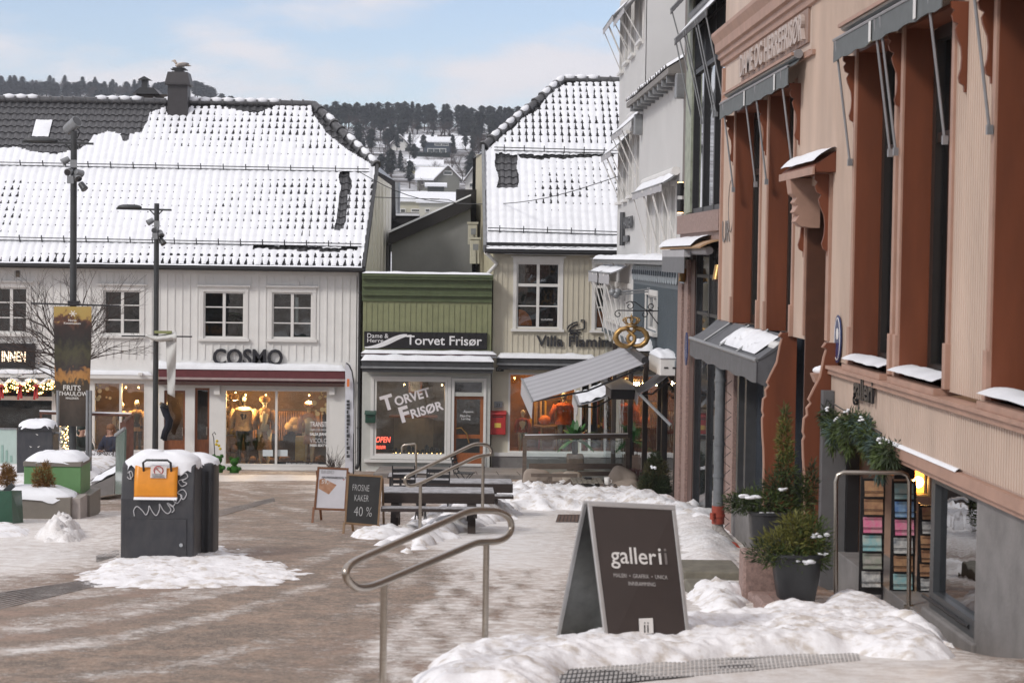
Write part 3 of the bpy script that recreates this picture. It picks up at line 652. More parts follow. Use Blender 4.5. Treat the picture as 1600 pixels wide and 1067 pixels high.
def ridge_caps(rf_pts, parent, r=.13, step=.38, collar=.03, n=8):
    a, c = Vector(rf_pts[0]), Vector(rf_pts[1]); k = max(1, int((c-a).length/step)); b = MB(); s = MB(); nn = noise.noise
    for i in range(k):
        p = a.lerp(c, i/k); q = a.lerp(c, (i+1)/k); b.tube([p, q], [r, r*.9], n); b.tube([p, p.lerp(q, .16)], r+collar, n)
        if nn((p.x*.8, p.z*2, 5)) > -.12: u = Vector((0, -.03, r*.62)); s.tube([p+u, p.lerp(q, .5)+u*1.15, q+u], [r*.55, r*.8, r*.55], 7)
    b.build('ridge_tiles', TILE, parent, smooth=True, recalc=False)
    if s.v: s.build('ridge_snow', SNOW, parent, smooth=2)
def guard(rf, parent, px0, py0, px1, py1, posts, sag=0):
    a = rf.at(px0, py0); c = rf.at(px1, py1); b = MB(); n = rf.n; f = Vector((0, 0, 1))
    for h in (.10, .22): b.tube([a+n*h+f*.03, c+n*h+f*.03], .016, 5)
    for i in range(posts):
        p = a.lerp(c, (i+.5)/posts); b.bar(p-n*.02, p+n*.30+f*.04, .03, .05, up=(0, 1, 0)); b.bar(p+n*.12, p+Vector((0, .28, .2)), .025, .02)
    return b.build('snow_guard', DARK, parent)
def downpipe(parent, x, y, z0, z1, m=BLACK, r=.05, top=None):
    b = MB(); pts = ([top, Vector((x, y, z1))] if top else [Vector((x, y, z1))])+[Vector((x, y, z0+.15)), Vector((x-.05, y-.15, z0))]
    b.tube(pts, r, 8); z = z1-.3
    while z > z0+.5: b.tube([(x, y, z), (x, y, z+.05)], r+.012, 8); z -= 1.4
    return b.build('downpipe', m, parent, smooth=True)
# ------------------------------------------------------------------ long white house
YB = 62.0; FW = Fr('Y', YB)
wh = thing('wooden_house', 'long white boarded house with a snow-covered tiled roof and a chimney', 'house', (-12, YB, -5))
xe = FW.uz(565, 430)[0]; zE = FW.uz(280, 422)[1]; x0 = -21.5
wins = [FW.rect(*r) for r in ((-8, 449, 43, 520), (162, 454, 220, 523), (318, 456, 382, 528), (425, 457, 488, 529))]
shop = FW.rect(350, 608, 513, 728); sh2 = FW.rect(145, 596, 228, 706); dr1 = FW.rect(304, 606, 327, 712); dr2 = FW.rect(256, 610, 289, 712); sh0 = FW.rect(-60, 592, 84, 690)
gap3 = FW.rect(96, 600, 135, 712)
def fx(r, **k): return r
zG = land(0, YB)-.25
for n_, r in (('d', dr1), ('d', dr2), ('d', gap3)): pass
dr1 = (dr1[0], dr1[1], shop[2]-.12, dr1[3]); dr2 = (dr2[0], dr2[1], shop[2]-.12, dr2[3])
holes = wins+[shop, sh2, dr1, dr2, sh0]
b = MB(); FW.wall(b, x0, xe, zG, zE, .16, holes); wallo = b.build('wall', WHITE, wh, recalc=False)
b = MB(); zs = FW.uz(400, 575)[1]
ch = [(h[0]-.16, h[1]+.16, h[2]-.18, h[3]+.22) for h in wins]
FW.battens(b, x0, xe-.12, zs+.25, zE-.12, .235, .045, .024, ch); FW.box(b, xe-.12, xe-.001, zG, zE, .001, .035); FW.box(b, x0, xe, zE-.12, zE-.001, .001, .05)
b.build('batten', WHITE, wallo)
b = MB(); z_ = FW.uz(400, 733)[1]; FW.box(b, x0, xe-.01, zG, z_-.02, .005, .06); b.build('plinth', CONC, wh)
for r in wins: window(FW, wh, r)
# curtains and things behind the upper panes
for r, px in ((wins[3], 462), (wins[2], 0)):
    if px: b = MB(); u = FW.uz(px, 480)[0]; b.tube([(u, YB+.3, r[2]+.5), (u, YB+.3, r[3]-.15)], .07, 8); b.build('curtain', WHITE, wh)
# roof
rf = Roof(YB-.42, FW.uz(280, 415, .42)[1], 67.6, atY(245, 163, 67.6).z)
pe = rf.at(566, 417); pg = rf.at(587, 264); ph = rf.at(490, 167); vg = rf.v(pg)
xr = lambda v: pe.x+(pg.x-pe.x)*v/vg if v < vg else pg.x+(ph.x-pg.x)*(v-vg)/(1-vg)
roof = MB(); roof.poly([rf.p(x0, 0, -.04), rf.p(pe.x, 0, -.04), rf.p(pg.x, vg, -.04), rf.p(ph.x, 1, -.04), rf.p(x0, 1, -.04)])
bk = Vector((0, 6.2, -(rf.z1-rf.z0)*.9)); rl = Vector((x0, rf.Y1, rf.z1)); rr = Vector((ph.x, rf.Y1, rf.z1)); pb = Vector((pg.x+.5, rf.Y1+2.6, pg.z-.2))
roof.poly([rl, rr, pb, pb+Vector((0, 3, -2.3)), rl+bk]); roof.poly([rr-Vector((0, 0, .05)), pg-Vector((0, 0, .05)), pb])
ro = roof.build('roof', TILE, wh, recalc=False)
bare = [[(-300, 150), (262, 150), (262, 172), (234, 178), (222, 208), (200, 214), (165, 206), (146, 212), (122, 238), (95, 242), (50, 240), (25, 231), (-300, 236)],
        [(262, 150), (500, 150), (500, 166), (430, 169), (395, 178), (340, 166), (300, 170), (262, 180)],
        [(485, 160), (600, 255), (600, 275), (585, 262), (545, 238), (510, 210), (488, 180)],
        [(533, 272), (549, 272), (538, 362), (525, 364)], [(395, 384), (470, 387), (560, 390), (560, 395), (470, 394), (395, 391)], [(188, 212), (204, 212), (202, 222), (192, 222)]]
hole_in = [(55, 190), (80, 190), (77, 216), (53, 216)]
def gapw(px, py):
    e = 267
    if inpoly(px, py, hole_in): return 0
    if py < 256: g = .75*sm(140, 300, px+ (py-170)*.1)*sm(258, 225, py) if px < 300 else .85*sm(262, 215, py)
    elif py < 380: g = (.30+.55*sm(240, 560, px)+(.35 if px < 35 else 0))*sm(270, 292, py)*sm(384, 352, py)*(1.15 if px > 470 else 1)
    elif py < 398: g = .25
    else: g = 1.0
    return g
_b = bare[0]
bare[0] = _b
class _P(list): pass
tiled(rf, ro, x0, lambda v: x0, xr, .2335, .335, bare, gapw)
b = MB(); b.grid(lambda u, v: rf.p(rf.at(54+26*u, 200).x, rf.v(rf.at(66, 216-26*v)), .07+.05*math.sin(math.pi*u)*math.sin(math.pi*v)+.02*noise.noise((u*5, v*5, 0))), 10, 10); b.build('snow_patch', SNOW, ro, smooth=2)
ridge_caps((rl+Vector((0, 0, .08)), rr+Vector((0, 0, .08))), ro); ridge_caps((pg+Vector((.02, 0, .1)), rr+Vector((0, 0, .08))), ro, r=.15, step=.42, collar=.04)
guard(rf, ro, -20, 263, 577, 274, 17); guard(rf, ro, -20, 380, 565, 391, 17)
# verge board, gutter
b = MB(); b.bar(rf.p(pe.x+.05, -.01, .0), pg+Vector((.05, 0, .05)), .09, .3, up=(0, -1, 1)); b.build('verge_board', DARK, ro)
b = MB(); g0 = Vector((x0, rf.Y0-.09, rf.z0-.06)); g1 = Vector((pe.x+.05, rf.Y0-.09, rf.z0-.06)); b.tube([g0, g1], .075, 8); b.build('gutter', BLACK, ro, smooth=True)
b = MB(); b.grid(lambda u, v: Vector((x0+(pe.x-x0)*u, rf.Y0-.17+.18*v, rf.z0+.0+.055*math.sin(math.pi*min(1, v+.08))*(1+.35*noise.noise((u*60, v, 2))))), 220, 5); b.build('gutter_snow', SNOW, ro, smooth=2)
# gable wall and back
gb = [Vector((xe, YB, zG)), Vector((xe, YB, zE-.05)), Vector((pg.x-.03, pg.y, pg.z-.15)), Vector((atY(612, 276, 69.2).x, 69.2, pg.z-.4)), Vector((atY(612, 276, 69.2).x, 69.2, zG))]
b = MB(); b.prism(gb, (-.15, 0, 0)); b.box(x0, xe-.3, YB+3.4, YB+3.5, zG, zE); b.build('gable_wall', mat('weathered_white_gable', (.80, .79, .73), .7, var=.12, scale=1.5, stretch=(2, 2, .3)), wh)
b = MB()
for i in range(1, 9): t = i/9; p = gb[1].lerp(gb[4], 0); q = Vector((xe+(gb[4].x-xe)*t, YB+7.2*t, 0)); zt = (gb[1].z+(pg.z-.2-gb[1].z)*min(1, t*7.2/(pg.y-YB))) if q.y < pg.y else pg.z-.4; b.bar((q.x+.01, q.y, zG), (q.x+.01, q.y, zt-.1), .04, .04)
b.build('gable_batten', mat('weathered_white_gable', (0, 0, 0)), wh)
downpipe(wh, xe-.03, YB-.09, land(0, YB)+.1, zE-.35, top=Vector((xe-.02, rf.Y0-.09, rf.z0-.1)), r=.055)
b = MB(); u, z = FW.uz(28, 428); FW.box(b, u-.06, u+.06, z-.1, z+.1, .026, .05); b.build('vent', mat('vent_brown', (.2, .17, .13)), wh)
b = MB(); u, z = FW.uz(466, 443); FW.box(b, u-.04, u+.04, z-.08, z+.08, .026, .06); b.build('vent', WHITET, wh)
# string course above the shops
b = MB(); zc = FW.uz(100, 584)[1]; u1 = FW.uz(240, 580)[0]; FW.box(b, x0, u1, zc-.12, zc, .002, .22); FW.box(b, x0, xe-.12, zc-.45, zc-.12, .002, .05) if 0 else None
b.build('string_course', WHITET, wh); snow_strip('ledge_snow', wh, FW, x0, u1, zc+.002, 0, .23, .13, 3)
# awning cassette over the right-hand shop
aw = MB(); r = FW.rect(241, 577, 539, 589, .35); u0, u1 = r[0], r[1]; z1 = FW.uz(400, 578, .3)[1]; z0 = FW.uz(400, 600, .3)[1]
aw.box(u0, u1, YB-.34, YB-.03, z0+.06, z1-.0); awo = aw.build('awning', MAROON, wh, bevel=.03)
b = MB(); b.box(u0-.01, u1+.01, YB-.40, YB-.345, z0+.12, z0+.19); b.build('front_bar', mat('pinkish_metal', (.38, .30, .29), .4), awo)
b = MB(); b.box(u0+.02, u1-.02, YB-.36, YB-.25, z0-.05, z0+.055); b.build('valance', mat('dark_brown_cloth', (.07, .035, .03), .8), awo)
snow_strip('awning_snow', awo, Fr('Y', YB), u0-.03, u1+.02, z1+.002, -.0, .36, .20, 8)
# shop windows
def shopwin(parent, fr, r, cols, frame=WHITET, depth=2.6, wall=(.10, .06, .04), fw=.06, lights=(), energy=28, lz=.35, room=None, col=(1, .55, .2), gm=None):
    u0, u1, z0, z1 = r; b = MB(); fr.frame(b, u0, u1, z0, z1, fw, -.14, .01)
    for k in range(1, len(cols)+1): c = u0+(u1-u0)*cols[k-1]; fr.box(b, c-fw*.6, c+fw*.6, z0+fw, z1-fw, -.14, .006)
    sw = b.build('shop_window', frame, parent); b = MB(); fr.box(b, u0+.02, u1-.02, z0+.02, z1-.02, -.10, -.088); b.build('pane', gm or GLASS, sw)
    b = MB(); q0, q1 = room or (u0-.3, u1+.3); zt = z1+.25; zb = z0-.05; i0, i1 = -.18, -depth
    for pts in ([(q0, zb, i1), (q1, zb, i1), (q1, zt, i1), (q0, zt, i1)], [(q0, zb, i0), (q0, zt, i0), (q0, zt, i1), (q0, zb, i1)], [(q1, zb, i0), (q1, zt, i0), (q1, zt, i1), (q1, zb, i1)],
                [(q0, zb, i0), (q1, zb, i0), (q1, zb, i1), (q0, zb, i1)], [(q0, zt, i0), (q1, zt, i0), (q1, zt, i1), (q0, zt, i1)]): b.poly([fr.p(*p) for p in pts])
    b.build('shop_interior', mat('shop_interior_%.2f_%.2f' % wall[:2], wall, .8, var=.5, scale=2), parent, recalc=False)
    for u, d in lights:
        l = D.lights.new('spot_bulb', 'POINT'); l.energy = energy; l.color = col; l.shadow_soft_size = .06; lo = D.objects.new('lamp_light', l); C.objects.link(lo)
        pz = fr.p(u, z1-lz, -d); lo.location = pz-ORG[parent.name]; lo.parent = parent
        b = MB(); b.ball(pz+Vector((0, 0, .12)), .028, 8, 6); b.build('bulb', BULB, parent, smooth=2)
    return sw
L_ = lambda px, y=650: FW.uz(px, y)[0]
shopwin(wh, FW, shop, (.5,), wall=(.05, .028, .018), lights=((L_(380), .7), (L_(412), .7), (L_(480), .8), (L_(360), 1.5)), energy=150)
shopwin(wh, FW, sh2, (.52,), lights=((L_(190), .8), (L_(210), .8)), energy=80)
shopwin(wh, FW, sh0, (), wall=(.05, .06, .07), frame=WHITET)
b = MB(); zq = FW.uz(20, 622)[1]; FW.box(b, sh0[0], sh0[1], zq-.06, zq+.06, -.12, .03); b.build('transom', WHITET, wh)
b = MB(); FW.box(b, sh0[0], sh0[1], zG, FW.uz(20, 690)[1], .0, .03); b.build('panel', WHITE, wh)
for r, w_ in ((dr1, 1), (dr2, 1)):
    b = MB(); FW.frame(b, *r, .07, -.2, -.12); zm = r[2]+(r[3]-r[2])*.36; FW.box(b, r[0]+.07, r[1]-.07, r[2]+.07, zm, -.19, -.13); d = b.build('door', WOOD, wh)
    b = MB(); FW.box(b, r[0]+.05, r[1]-.05, zm, r[3]-.05, -.165, -.155); b.build('pane', GLASS, d)
    b = MB(); FW.box(b, r[1]-.1, r[1]-.07, zm+.15, zm+.4, -.11, -.07); b.build('handle', STEEL, d)
    b = MB(); FW.box(b, r[0]-.3, r[1]+.3, r[2], r[3]+.2, -1.6, -1.5); b.box(r[0]-.3, r[0]-.2, YB+.2, YB+1.5, r[2], r[3]+.2); b.box(r[1]+.2, r[1]+.3, YB+.2, YB+1.5, r[2], r[3]+.2); b.build('shop_interior', mat('shop_interior_0.10_0.06', (.10, .06, .04)), wh)
l = D.lights.new('door_bulb', 'POINT'); l.energy = 14; l.color = (1, .6, .25); l.shadow_soft_size = .05; lo = D.objects.new('lamp_light', l); C.objects.link(lo); lo.location = Vector((dr2[0]+.35, YB+.9, dr2[3]-.5))-ORG[wh.name]; lo.parent = wh
b = MB()
for px in (340, 519): u = FW.uz(px, 600)[0]; FW.box(b, u-.09, u+.09, FW.uz(px, 616)[1], FW.uz(px, 598)[1], .003, .2)
b.each('bracket', WHITET, wh)
# chimney
cy = 67.3; q0 = atY(264, 132, cy); q1 = atY(295, 132, cy); zt = atY(280, 133, cy).z; c = MB(); c.box(q0.x, q1.x, cy-.3, cy+.5, zt-1.6, zt)
chm = c.build('chimney', mat('chimney_metal', (.045, .042, .045), .5, var=.15), wh)
b = MB(); z2 = atY(280, 114, cy).z; xx0, xx1 = atY(260, 130, cy).x, atY(299, 130, cy).x; a0, a1 = atY(264, 114, cy).x, atY(295, 114, cy).x
lo_, hi_ = [(xx0, cy-.4), (xx1, cy-.4), (xx1, cy+.6), (xx0, cy+.6)], [(a0, cy-.32), (a1, cy-.32), (a1, cy+.52), (a0, cy+.52)]
b.add([(x, y, zt-.02) for x, y in lo_]+[(x, y, zt+.04) for x, y in lo_]+[(x, y, z2) for x, y in hi_], [(0, 1, 2, 3), (8, 9, 10, 11)]+[(k*4+i, k*4+(i+1) % 4, k*4+4+(i+1) % 4, k*4+4+i) for k in (0, 1) for i in range(4)])
b.build('cap', mat('chimney_metal', (0, 0, 0)), chm)
b = MB(); xm = (a0+a1)/2
for i, (w_, h_) in enumerate(((.22, .03), (.15, .09), (.26, .04), (.20, .04))): b.box(xm-w_, xm+w_, cy-.15, cy+.35, z2+.005+i*.045, z2+.03+i*.045)
b.build('flue_slab', DARK, chm)
b = MB(); b.box(q0.x-.15, q1.x+.12, cy-.55, cy-.3, zt-1.62, zt-1.30); b.build('flashing', TILE, chm); snow_strip('flashing_snow', chm, Fr('Y', cy-.3), q0.x+.2, q1.x-.1, zt-1.3, .0, .25, .06, 2)
# gull
gl = thing('gull', 'gull resting on top of the dark metal chimney', 'bird', (xm+.05, cy, z2+.17))
b = MB(); o_ = ORG[gl.name]; b.ball(o_+Vector((.03, 0, .09)), (.21, .085, .085), 12, 8, rot=(R(-8), 'Y')); b.tube([o_+Vector((.2, 0, .09)), o_+Vector((.36, 0, .06))], [.05, .012], 6); b.tube([o_+Vector((-.12, 0, .12)), o_+Vector((-.19, 0, .2))], .042, 8); b.ball(o_+Vector((-.20, 0, .22)), (.055, .045, .045)); b.build('body', mat('gull_brown_white', (.36, .27, .2), .8, var=.5, scale=20, col2=(.65, .62, .58)), gl, smooth=2)
b = MB(); b.tube([o_+Vector((-.24, 0, .22)), o_+Vector((-.31, 0, .205))], [.016, .005], 6); b.build('beak', mat('beak', (.35, .25, .08)), gl)
b = MB()
for s in (-1, 1): b.ball(o_+Vector((.09, s*.07, .1)), (.2, .022, .06), 8, 5, rot=(R(-10), 'Y'))
b.build('wing', mat('gull_wing', (.22, .2, .19), .8, var=.4, scale=20), gl, smooth=2)
b = MB()
for s in (-1, 1): b.tube([o_+Vector((0, s*.03, .03)), o_+Vector((0, s*.03, 0))], .01, 5)
b.build('leg', mat('beak', (0, 0, 0)), gl)
# little roof hut
hy = 68.6; r = [atY(x, y, hy) for x, y in ((212, 147), (238, 147), (207, 147), (250, 147), (222, 138))]
hut = MB(); zb_ = atY(225, 156, hy).z-.3; hut.box(r[0].x, r[1].x+.5, hy, hy+1.2, zb_, r[0].z); hu = hut.build('roof_hatch', mat('hut_boards', (.07, .06, .055), .7, var=.2), wh)
b = MB(); b.prism([(r[2].x, hy-.1, r[2].z), (r[3].x, hy-.1, r[2].z), (r[4].x+.4, hy-.1, r[4].z+.02), (r[4].x-.05, hy-.1, r[4].z+.02)], (0, 1.4, 0)); b.build('roof', DARK, hu)
b = MB(); xx = r[4].x+.05; b.box(xx-.1, xx+.1, hy+.2, hy+.5, r[4].z, r[4].z+.3); b.prism([(xx-.22, hy+.1, r[4].z+.3), (xx+.22, hy+.1, r[4].z+.3), (xx, hy+.1, r[4].z+.42)], (0, .5, 0)); b.build('vent', DARK, hu)
# lettering on the house (things of their own)
def sign_letters(name, label, cat, fr, body, rect, n0, m, bold=.02, depth=.05):
    u0, u1, z0, z1 = fr.rect(*rect, n0); o = fr.p(u0, z0, n0); ux = (1, 0, 0) if fr.kind == 'Y' else (0, -1, 0)
    if fr.kind == 'X': o = fr.p(u1, z0, n0)
    b = text(name, body, m, None, o, ux, (0, 0, 1), width=u1-u0, height=z1-z0, depth=depth, bold=bold, add_to=MB())
    ob = b.build(name, m, org=o, recalc=False); return tag(ob, label, cat)
sign_letters('shop_sign', 'large dark grey block letters on the white boards above the maroon awning', 'shop sign', FW, 'COSMO', (333, 545, 442, 571), .03, mat('sign_grey', (.04, .04, .046), .85, var=.05, spec=.1), bold=.02, depth=.1)
# black sign at the left edge
lb = thing('shop_sign', 'black shop sign with lit white letters at the left edge of the photo', 'shop sign', FW.p(FW.uz(10, 555)[0], FW.uz(10, 573)[1], .05))
b = MB(); r = FW.rect(-70, 536, 55, 574, .05); FW.box(b, *r, .03, .14); b.build('board', BLACK, lb)
r2 = FW.rect(3, 549, 40, 565, .15); text('letters', 'INNEN', mat('lit_letters', (1, .8, .6), emit=(1, .75, .5), estr=1.6, var=0), lb, FW.p(r2[0], r2[2], .142), (1, 0, 0), (0, 0, 1), width=r2[1]-r2[0], height=r2[3]-r2[2], depth=.03, bold=.01)
# window lettering
def on_glass(parent, fr, body, rect, n=-.07, m=mat('foil_white', (.85, .85, .85), .5, var=0), ang=0, bold=0., space=1.):
    u0, u1, z0, z1 = fr.rect(*rect); ux = Vector((math.cos(ang), 0, math.sin(ang))); vy = Vector((-math.sin(ang), 0, math.cos(ang)))
    return text('window_lettering', body, m, parent, fr.p((u0+u1)/2, (z0+z1)/2, n), ux, vy, width=u1-u0, height=z1-z0, depth=.004, bold=bold, center=True, space=space)
for t_, rc, bd in (('TRANSIT', (484, 659, 511, 667), .01), ('ISABELLE BLANCHE', (484, 670, 511, 673), 0), ('SALSA JEANS', (484, 676, 511, 682), .03), ('VICOLO', (484, 685, 511, 692), -.01), ('MISS SIXTY', (484, 694, 511, 698), .03)): on_glass(wh, FW, t_, rc, bold=bd)
on_glass(wh, FW, 'Følg oss på Insta - Cosmo', (447, 723, 497, 727))
b = MB(); r = FW.rect(432, 722, 512, 729); FW.box(b, *r, -.087, -.08); b.build('foil_strip', BLACK, wh)
b = MB()
for px in (410, 433): r = FW.rect(px, 703, px+16, 713); FW.box(b, *r, -.086, -.08)
b.build('paper_notice', mat('paper', (.6, .66, .68), .7, var=.05), wh)
# gold discs stuck on the panes
b = MB(); rnd = random.Random(5)
for k in range(22):
    px, py = (rnd.uniform(490, 511), rnd.uniform(612, 650)) if k < 12 else (rnd.uniform(147, 172), rnd.uniform(598, 625)); u, z = FW.uz(px, py); rr_ = rnd.uniform(.03, .085)
    b.add([FW.p(u+rr_*math.cos(a*math.pi/6), z+rr_*math.sin(a*math.pi/6), -.08) for a in range(12)], [tuple(range(12))])
b.build('gold_discs', mat('gold_foil', (.42, .33, .18), .4, metal=.3), wh, recalc=False)
# vertical downlight boxes: security camera
b = MB(); u, z = FW.uz(222, 583); FW.box(b, u-.06, u+.06, z-.05, z+.03, .23, .4); b.build('camera', WHITET, wh)
# ------------------------------------------------------------------ mannequins
def mannequin(label, px, pfeet, ptop, Y, coat, legs, head='ball', name='mannequin', coatlen=.5, fr=FW, wide=1.0, fuzzy=True, arms=True):
    f = atY(px, pfeet, Y); h = atY(px, ptop, Y).z-f.z; t = thing(name, label, 'mannequin', f); g = lambda x, y, z: f+Vector((x*h, y*h, z*h))
    b = MB(); sk = mat('mannequin_skin', (.62, .55, .45), .45, var=.05)
    b.tube([g(0, 0, .80), g(0, 0, .88)], h*.028, 8); b.ball(g(0, -.01, .93), (h*.05, h*.06, h*.07), 12, 8)
    for s in (-1, 1): b.tube([g(s*.05, 0, .5), g(s*.055, 0, .28), g(s*.055, .01, .04), g(s*.055, -.05, .02)], [h*.06, h*.04, h*.025, h*.02], 8)
    b.tube([g(0, 0, .48), g(0, 0, .6), g(0, 0, .72), g(0, 0, .8)], [h*.085, h*.07, h*.09, h*.06], 10); b.build('body', legs, t, smooth=2)
    if head == 'ball': b = MB(); b.ball(g(0, -.01, .93), (h*.052, h*.062, h*.072), 12, 8); b.build('head', sk, t, smooth=2)
    c = MB(); zb = .82-coatlen
    def fn(u, v):
        a = 2*math.pi*u; z = zb+(.82-zb)*v; r = (.115-.03*math.sin(v*3)+.03*max(0, v-.6)*1.5)*wide*(1 if v < .88 else 1-(v-.88)*4.5)
        if fuzzy: r += .012*noise.noise((math.cos(a)*5+px, math.sin(a)*5, v*9))+.006*noise.noise((math.cos(a)*16+px, math.sin(a)*16, v*30))
        return g(r*math.cos(a), r*.72*math.sin(a), z)
    c.grid(fn, 26, 26)
    if arms:
        for s in (-1, 1): c.tube([g(s*.10*wide, 0, .78), g(s*.15*wide, -.01, .64), g(s*.14*wide, -.04, .5)], [h*.05, h*.045, h*.035], 9)
    c.ball(g(0, -.01, .785), (h*.075*wide, h*.06, h*.045), 12, 7); c.build('coat', coat, t, smooth=2)
    if head == 'fur': b = MB(); b.ball(g(0, 0, .945), (h*.085, h*.085, h*.06), 14, 9); b.build('fur_hat', coat, t, smooth=2)
    return t
fur = mat('cream_fur', (.58, .42, .25), .95, var=.35, scale=25, bump=.8, bscale=60); fur2 = mat('brown_fur', (.30, .17, .09), .95, var=.35, scale=20, bump=.6); cream = mat('cream_trousers', (.6, .52, .4), .8); pink_ = mat('dusty_pink_coat', (.42, .25, .19), .85)
zf = 724
mannequin('headless mannequin in a short cream fur jacket, left in the window below the block letters', 380, 724, 616, YB+.9, fur, BLACK, head=None, coatlen=.34, wide=1.25)
mannequin('mannequin with cream fur hat and long brown coat over cream trousers', 413, 724, 618, YB+.8, fur2, cream, head='fur', coatlen=.62, wide=.95)
mannequin('mannequin in dusty pink coat with a fur collar beside the white brand list', 482, 724, 627, YB+.9, pink_, cream, head='fur', coatlen=.5)
mannequin('mannequin in pale puffer jacket in the window right of the painted banner', 190, 705, 628, YB+.8, mat('pale_jacket', (.55, .42, .3), .8), BLACK, coatlen=.36, arms=True)
mannequin('mannequin in tan coat nearest the downpipe-side door, beside the pale puffer jacket', 214, 705, 625, YB+.9, mat('tan_jacket', (.33, .2, .1), .8), BLACK, coatlen=.42)
def merch(label, cat, name, items, org, m):
    b = MB()
    for it in items: b.ball(it[0], it[1], 9, 6)
    return tag(b.build(name, m, org=org, smooth=2), label, cat)
b = MB(); rr_ = FW.rect(458, 686, 474, 724); b.box(rr_[0], rr_[1], YB+.8, YB+1.2, rr_[2], rr_[3]); tag(b.build('display_plinth', mat('brass_yellow', (.4, .3, .1), .5), org=Vector((rr_[0], YB+1, rr_[2])), bevel=.01), 'yellowish display box between the fur-hatted mannequins', 'display stand')
qq = atY(466, 668, YB+1.5)
merch('cream fluffy hat set on the clothes rack shelf above the yellowish box', 'hat', 'fur_hat', [(qq, (.3, .2, .16)), (qq+Vector((-.25, 0, .03)), (.2, .18, .16)), (qq+Vector((.2, 0, .16)), (.2, .16, .14)), (qq+Vector((-.1, 0, .2)), (.2, .16, .14))], qq, fur)
# clothes rack left
rk = thing('clothes_rack', 'rack of folded furs at the left side of the lit clothes window', 'clothes rack', atY(360, 722, YB+1.3)); b = MB(); o_ = ORG[rk.name]
for dx in (-.2, .25): b.tube([o_+Vector((dx, 0, 0)), o_+Vector((dx, 0, 2.0))], .015, 6)
for z in (.3, .85, 1.25, 1.6, 1.95): b.box(o_.x-.22, o_.x+.27, o_.y-.12, o_.y+.15, o_.z+z, o_.z+z+.02)
b.build('frame', DARK, rk)
b = MB(); rnd = random.Random(3)
for z in (.87, 1.27, 1.62, 1.97):
    for k in range(3): b.ball(o_+Vector((-.12+.14*k, -.02, z+.12)), (.1, .13, .10+.03*rnd.random()), 8, 6)
b.build('folded_furs', fur, rk, smooth=2)
b = MB(); rnd = random.Random(8)
for px, z in ((375, 713), (395, 718), (408, 718), (425, 719), (445, 716), (500, 717), (365, 700)): q = atY(px, z, YB+1.4); b.ball(q, (rnd.uniform(.1, .22), .14, rnd.uniform(.08, .14)), 8, 6)
tag(b.build('shoes_and_bags', fur2, org=atY(400, 722, YB+1.4), smooth=2), 'shoes and bags along the floor of the lit clothes window', 'merchandise'); D.objects['shoes_and_bags']['kind'] = 'stuff'
qr = atY(470, 640, YB+2.2)
hr = thing('clothes_rail', 'wall of hanging dark and rust clothes at the back of the lit window', 'clothes rail', atY(430, 722, YB+2.2)); b = MB(); o_ = ORG[hr.name]; b.tube([Vector((shop[0]+.3, o_.y, qr.z)), Vector((shop[1]-.3, o_.y, qr.z))], .015, 6); b.build('rail', DARK, hr)
b = MB(); rnd = random.Random(2); x = shop[0]+.4
while x < shop[1]-.35: b.box(x, x+.05, o_.y-.2, o_.y+.2, qr.z-rnd.uniform(.6, 1.0), qr.z-.05); x += .075
b.build('hanging_clothes', mat('hanging_cloth', (.05, .03, .025), .9, var=.9, scale=3, col2=(.4, .2, .09)), hr)
# ------------------------------------------------------------------ green shop
FG = Fr('Y', 61.6)
gs = thing('hairdresser_shop', 'low olive green shop with a deep cornice squeezed between the white and beige houses', 'shop', (FG.uz(667, 600)[0], 61.6, -5))
u0, u1 = FG.uz(567, 500)[0], FG.uz(768, 500)[0]; zt = FG.uz(667, 428)[1]; zc = FG.uz(667, 471)[1]; zm = FG.uz(667, 545)[1]; zb = land(0, 61.6)-.2
win = FG.rect(585, 593, 698, 712); dor = FG.rect(708, 619, 755, 728); trn = FG.rect(711, 597, 753, 613)
zf0 = FG.uz(667, 722)[1]
b = MB(); FG.wall(b, u0, u1, zm-.1, zt-.05, 4.2, []); w_ = b.build('wall', GREEN, gs, recalc=False)
b = MB(); FG.battens(b, u0, u1, zm-.1, zc, .17, .035, .02, []); b.build('batten', GREEN, w_)
b = MB()
for i, (za, zb_, n) in enumerate(((0, .09, .30), (.09, .17, .26), (.17, .34, .14), (.34, .42, .19), (.42, .60, .10), (.60, .68, .14), (.68, .86, .05))): FG.box(b, u0-.03, u1+.03 if n > .2 else u1, zt-zb_, zt-za-.002, .002, n)
co = b.build('cornice', GREEND, gs); snow_strip('cornice_snow', co, FG, u0-.03, u1, zt, -.2, .3, .06, 4)
b = MB(); FG.wall(b, u0, u1, zb, zm-.1, .2, [win, dor, trn]); pw = mat('pale_shopfront_paint', (.52, .53, .50), .5, var=.06); b.build('shopfront', pw, gs, recalc=False)
b = MB(); FG.frame(b, win[0]-.12, win[1]+.12, win[2]-.10, win[3]+.10, .1, .003, .04); FG.frame(b, trn[0]-.1, dor[1]+.08, dor[2], trn[3]+.12, .08, .003, .04); FG.box(b, win[0]-.3, win[1]+.2, win[2]-.2, win[2]-.12, .003, .12); FG.box(b, win[0]-.25, win[1]+.2, zb, win[2]-.45, .003, .05); b.build('trim', WHITET, gs)
shopwin(gs, FG, win, (), wall=(.16, .13, .11), lights=((FG.uz(630, 650)[0], 1.2), (FG.uz(690, 650)[0], 1.2)), energy=16, col=(1, .75, .5), depth=2.8)
b = MB(); FG.box(b, trn[0], trn[1], trn[2], trn[3], -.1, -.08); b.build('transom_pane', PANE, gs)
